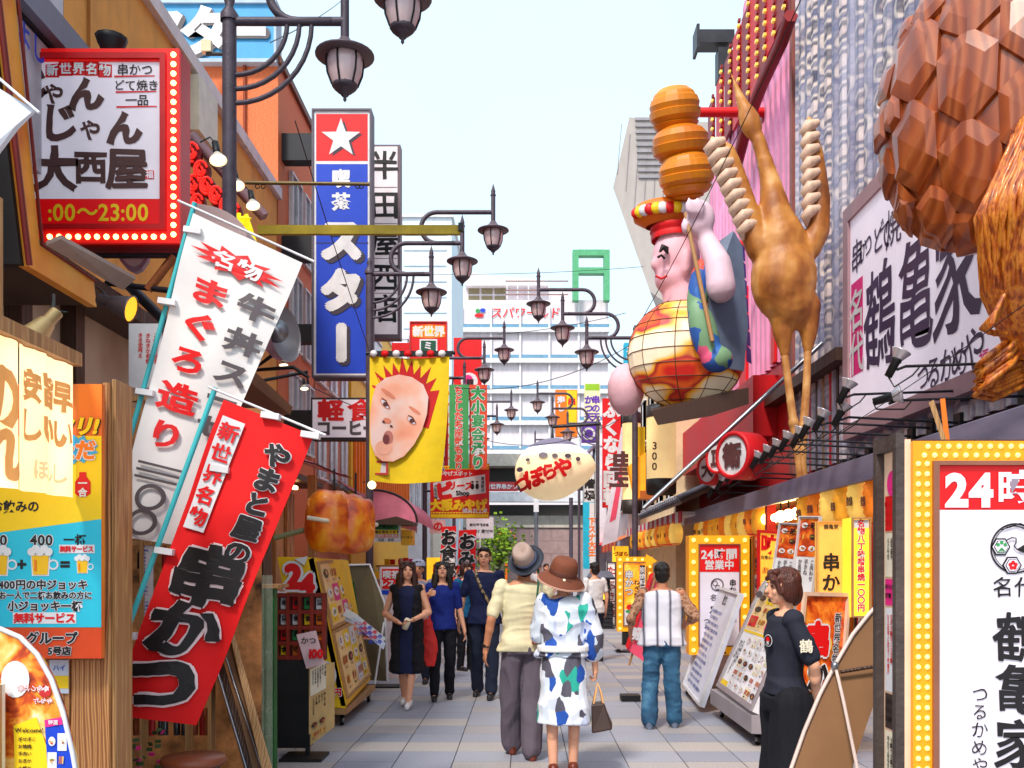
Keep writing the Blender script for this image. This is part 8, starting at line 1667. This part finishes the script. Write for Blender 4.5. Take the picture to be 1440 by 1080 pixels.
b.lathe(ctr, [(.15, -.022), (.13, -.028), (.098, -.012), (.095, 0)], mat('navy_brim', (34, 40, 56), .6), 28, ax=ax); b.lathe(ctr, [(.098, .0), (.098, .035), (.0975, .036)], mat('grey_blue_hatband', (120, 130, 160), .6), 24, ax=ax); b.lathe(ctr, [(.095, .034), (.088, .085), (.076, .115), (.05, .118), (.02, .098), (.0001, .09)], TAU, 24, ax=ax, sc2=(.92, 1.08)); b.build('trilby_hat', t)
b = MB(); w_ = M@Q['wL']; b.tube([w_+V((0, 0, .012)), w_+V((0.002, 0, .035))], .031, BLACK, 14); b.build('wristwatch', t)
# 5 floral woman
FLD = ramp_mat('patchwork_dress_print', 'cell', 15, [(0, (30, 80, 170)), (.22, (40, 170, 150)), (.27, (84, 80, 94)), (.34, (216, 224, 236)), (.5, (200, 206, 230)), (.56, (224, 228, 236)), (.68, (90, 86, 100)), (.715, (226, 230, 238))], .8, warp=.07, stretch=(1, 1, .6), interp='CONSTANT')
t, M, hp, Q = person('woman seen from behind in white patchwork-print belted dress and brown sun hat', 792, 7.1, 1.58, pi, SKIN, ('short', HBRN), dict(eR=(-.24, .0, 1.12), wR=(-.26, -.06, .84), eL=(.18, -.08, 1.12), wL=(.08, -.2, 1.2), kL=(.09, -.0, .48), aL=(.08, .04, .08), kR=(-.09, -.02, .48), aR=(-.08, -.03, .08)), f=.95, pitch=-.25,
    top=[('dress_bodice', FLD, 'top', dict(sleeve=1.55, hem=.95, loose=.04, sw=.025, fold=.02, v=.009))], bottom=[('dress_skirt', FLD, 'skirt', dict(hem=.42, flare=.055, fold=.02, fs=(9, 9, 3), v=.009))], shoes=BRS, grip=(0, 1), vox=.0068)
blob('belt', [loft([((0, 0, .985), .212, .172), ((0, 0, 1.035), .207, .166)])], mat('white_belt', (232, 230, 228), .6), t, .01, 1, xf=M)
b = MB(); ctr = M@hp((0, .02, .045)); ax = (M.to_3x3()@Matrix.Rotation(-.35, 3, 'X')@Matrix.Rotation(-.22, 3, 'Y')@V((0, 0, 1))); BH = mat('brown_felt_hat', (122, 66, 44), .8, var=.15, bump=.2, bs=120)
pr = [(.182, -.075), (.165, -.055), (.125, -.03), (.104, -.012), (.102, .03), (.098, .07), (.08, .1), (.045, .112), (.0001, .112)]; b.lathe(ctr, pr, BH, 30, ax=ax); b.lathe(ctr, [(.184, -.078), (.178, -.07), (.174, -.066)], mat('pink_brim_edge', (210, 160, 140), .7), 30, ax=ax); b.lathe(ctr, [(.106, -.014), (.106, .02), (.103, .022)], mat('brown_hatband', (90, 44, 30), .7), 30, ax=ax)
b.ball(M@hp((.0, .125, -.0)), .02, CREAM); b.tube([M@hp((-.05, .125, -.01)), M@hp((.0, .13, 0)), M@hp((.05, .125, -.01))], .014, MC['brown_hatband'], 6); b.build('sun_hat', t)
wr = M@Q['wR']; t = thing('brown_handbag', 'dark brown leather handbag with tan handles carried by the woman in the sun hat', 'handbag', wr+V((0, 0, -.5))); c = wr+V((.03, 0, -.30)); BB = mat('dark_brown_bag', (60, 38, 30), .45, var=.2); 
b = MB(); b.hexa([c+V((-.065, -.10, -.17)), c+V((.09, -.10, -.14)), c+V((.035, -.05, .05)), c+V((-.065, -.06, .04))], [c+V((-.03, .16, -.17)), c+V((.115, .14, -.14)), c+V((.03, .08, .05)), c+V((-.05, .08, .04))], BB); b.build('bag_body', t, bev=.012)
b = MB()
for dy in (-.03, .04): b.tube([c+V((-.045, dy, .03)), c+V((-.025, dy*.7, .13)), c+V((-.015, 0, .195)), c+V((.01, dy*.7, .13)), c+V((.03, dy, .03))], .008, mat('tan_handle', (226, 170, 110), .5), 6)
b.build('handle', t)
# shoulder bag of fedora man
b = MB(); c = P(753, 884, 7.55); b.hexa([c+V((-.03, 0, -.12)), c+V((.06, 0, -.12)), c+V((.03, 0, .12)), c+V((-.02, 0, .12))], [c+V((-.03, .1, -.12)), c+V((.06, .1, -.12)), c+V((.03, .08, .12)), c+V((-.02, .08, .12))], ramp_mat('tortoise_print', 'noise', 26, [(.4, (90, 26, 10)), (.55, (190, 80, 30)), (.7, (226, 130, 60))], .4)); b.tube([c+V((0, .02, .12)), P(757, 822, 7.6), P(757, 800, 7.65)], .01, mat('green_strap', (30, 90, 60), .6), 6); b.build('tortoiseshell_bag', None, 'brown mottled shoulder bag with green strap between the couple seen from behind', 'bag', loc=c, bev=.01)
# 6 striped vest man
VST = ramp_mat('striped_white_vest', 'wave', 2.6, [(0, (232, 230, 240)), (.86, (226, 224, 236)), (.9, (90, 86, 100)), (.94, (226, 224, 236)), (.97, (110, 106, 120)), (1, (90, 90, 110))], .8, dist=0, wdir='X', bump=0)
PAT = ramp_mat('brown_lace_print', 'noise', 22, [(.4, (120, 74, 50)), (.5, (196, 150, 120)), (.62, (150, 100, 70))], .8)
t, M, hp, Q = person('man seen from behind in white striped vest over patterned brown shirt and blue jeans', 931, 9.15, 1.58, pi-.1, SKIN2, ('short', HBLK), dict(eL=(.31, .06, 1.13), wL=(.32, -.14, .98), eR=(-.32, .06, 1.14), wR=(-.26, -.18, 1.06), kL=(.12, -.03, .47), aL=(.13, .05, .08), kR=(-.10, -.02, .47), aR=(-.13, -.07, .08)), f=1.1, pitch=.05,
    top=[('patterned_sleeves', PAT, 'sleeves', dict(len=.35, fold=.02)), ('striped_vest', VST, 'top', dict(sleeve=0, hem=.85, loose=.04, k=.03, fold=.010))], bottom=[('jeans', JEAN, 'pants', dict(w=.02, k=.016, fold=.014, fs=(7, 7, 9)))], shoes=mat('blue_grey_sneaker', (110, 120, 140), .5))
t = thing('folded_red_flag', 'red and pink shop flag leaning slantwise beside the striped-vest man', 'flag', P(900, 930, 11)); f = PF(11); b = MB(); b.hexa([f.pt(918, -812), f.pt(926, -822), f.pt(905, -930, .1), f.pt(880, -912, .1)], [f.pt(918, -812, -.02), f.pt(926, -822, -.02), f.pt(905, -930, .07), f.pt(880, -912, .07)], mat('rose_cloth', (240, 80, 110), .7)); b.hexa([f.pt(914, -806, .03), f.pt(919, -806, .03), f.pt(882, -912, .13), f.pt(878, -908, .13)], [f.pt(914, -806), f.pt(919, -806), f.pt(882, -912, .1), f.pt(878, -908, .1)], RED)
b.text(f, '祭', 895, -890, 18, .13, WHITE, bold=.05); b.build('cloth', t); b = MB(); b.tube([f.pt(925, -800, .02), f.pt(884, -935, .05)], .014, LWOOD, 6); b.box((f.pt(886, 0).x, 11.0, .04), (.22, .2, .06), BLACK); b.build('pole', t)
# 7 shop girl
EMB = RED
t, M, hp, Q = person('young shop woman in profile with short brown bob, black shirt and long black apron', 1104, 5.3, 1.54, -pi/2+.1, SKIN, ('bob', HRED), dict(eL=(.20, .10, 1.12), wL=(.10, .16, .90), eR=(-.20, .10, 1.12), wR=(-.08, .17, .90)), f=.8, pitch=-.02,
    top=[('black_shirt', cloth('charcoal_shirt', (40, 42, 54)), 'top', dict(sleeve=.78, hem=.93, k=.012, sw=.008, fold=.012, v=.008))], bottom=[('long_apron', BLKC, 'pants', dict(w=.035, k=.028, waist=1.0, fold=.02, fs=(9, 9, 2), v=.009))], shoes=BSH, vox=.006)
fr = Fr(M@V((.13, -.095, 1.27)), M.to_3x3()@V((.8, .6, 0))*-1, (0, 0, 1)); 
q = M@V((.075, -.128, 1.26)); nrm = (M.to_3x3()@V((.35, -.93, 0))).normalized(); fx = V((0, 0, 1)).cross(nrm); fr = Fr(q, fx); b = MB(); b.disc(fr, 0, 0, .033, .006, WHITE, 20); b.disc(fr, 0, 0, .029, .0075, BLACK, 20); b.poly(fr, [(-.018, -.002), (.018, -.002), (.01, .02), (-.01, .02)], .009, RED); b.text(fr, '田', 0, -.012, .02, .0095, WHITE, bold=.03); b.build('chest_badge', t)
q = M@V((.245, .03, 1.24)); nrm = (M.to_3x3()@V((1, -.1, .1))).normalized(); fx = V((0, 0, 1)).cross(nrm); fr = Fr(q, fx); b = MB(); b.text(fr, '鶴', 0, 0, .075, .012, CREAM); b.build('sleeve_print', t)
# background people
person('woman in teal top with brown hair seen between the couple and the man in glasses', 655, 14.2, 1.6, .7, SKIN, ('bob', HBRN), None, f=.92, top=[('teal_top', TEALC, 'top', dict(sleeve=.8))], bottom=[('trousers', BLKC, 'pants', {})], shoes=BSH, vox=.012)
t, M, hp, Q = person('man in grey cap mostly hidden behind the long-haired woman', 588, 12.6, 1.62, 0, SKIN2, ('short', HBLK), None, top=[('grey_shirt', cloth('grey_cotton', (130, 130, 150)), 'top', {})], bottom=[('trousers', DEN, 'pants', {})], shoes=BSH, vox=.012)
b = MB(); b.lathe(M@hp((0, .01, .06)), [(.1, -.02), (.098, .02), (.07, .06), (.0001, .075)], mat('grey_cap_cloth', (156, 160, 184), .8), 18); b.build('cap', t)
for px, d_, H, m_, lab, r_ in ((757, 24, 1.6, HBLK, 'distant dark-haired pedestrian just above the couple, before the brown wall', 0), (768, 27, 1.6, HBRN, 'distant brown-haired pedestrian beside the sun hat, before the brown wall', .4), (645, 19, 1.55, HBRN, 'distant pedestrian in orange behind the red souvenir flag', .2), (836, 15.5, 1.6, HBLK, 'pedestrian in white beyond the sun-hat woman by the louvred stand', pi+.5)):
    person(lab, px, d_, H, r_, SKIN, ('short', m_), None, top=[('shirt', (cloth('orange_cotton', (220, 130, 60)) if px == 645 else WHITE), 'top', {})], bottom=[('trousers', DEN, 'pants', {})], shoes=BSH, vox=.016)
# traffic mirror, plants at the end
t = thing('round_street_mirror', 'round street mirror on an orange pole before the brown wall', 'mirror', (xof(712, 40), 40, 0)); c = P(712, 758, 40); b = MB(); b.tube([(c.x, 40.1, 0), (c.x, 40.1, c.z)], .06, ORANGE, 8); b.build('pole', t); b = MB(); b.lathe(c, [(.36, 0), (.38, .04), (.34, .06)], ORANGE, 20, ax=(0, -1, 0)); b.lathe(c, [(.34, .05), (.0001, .09)], mat('mirror_face', (170, 190, 200), .08, metal=.9), 20, ax=(0, -1, 0)); b.build('mirror_disc', t)
t = thing('street_tree', 'small bright green tree by the brown wall behind the red souvenir flags', 'tree', (xof(698, 36), 36, 0)); b = MB(); c = V((xof(698, 36), 36, 0)); b.tube([c, c+V((.05, 0, 1.4)), c+V((.1, 0, 2.4))], [.09, .07, .03], DWOOD, 8); b.tube([c+V((.05, 0, 1.4)), c+V((.5, .1, 2.3))], [.05, .02], DWOOD, 6); b.build('trunk', t)
b = MB(); R = random.Random(8); LG = [mat('lime_leaf', (130, 170, 40), .6, var=.2), mat('leaf_green', (60, 84, 40), .6)]
for i in range(700): a = c+V((R.gauss(.15, .38), R.gauss(0, .35), 2.2+R.gauss(0, .42))); b.box(a, (.12, .01, .08), LG[i % 5 == 0], Matrix.Rotation(R.uniform(0, 6), 3, 'Z')@Matrix.Rotation(R.uniform(-1, 1), 3, 'X'))
b.build('crown', t, kind='stuff')
for n_ in ('lettering_source',):
    o_ = bpy.data.objects.get(n_)
    if o_: bpy.data.objects.remove(o_)
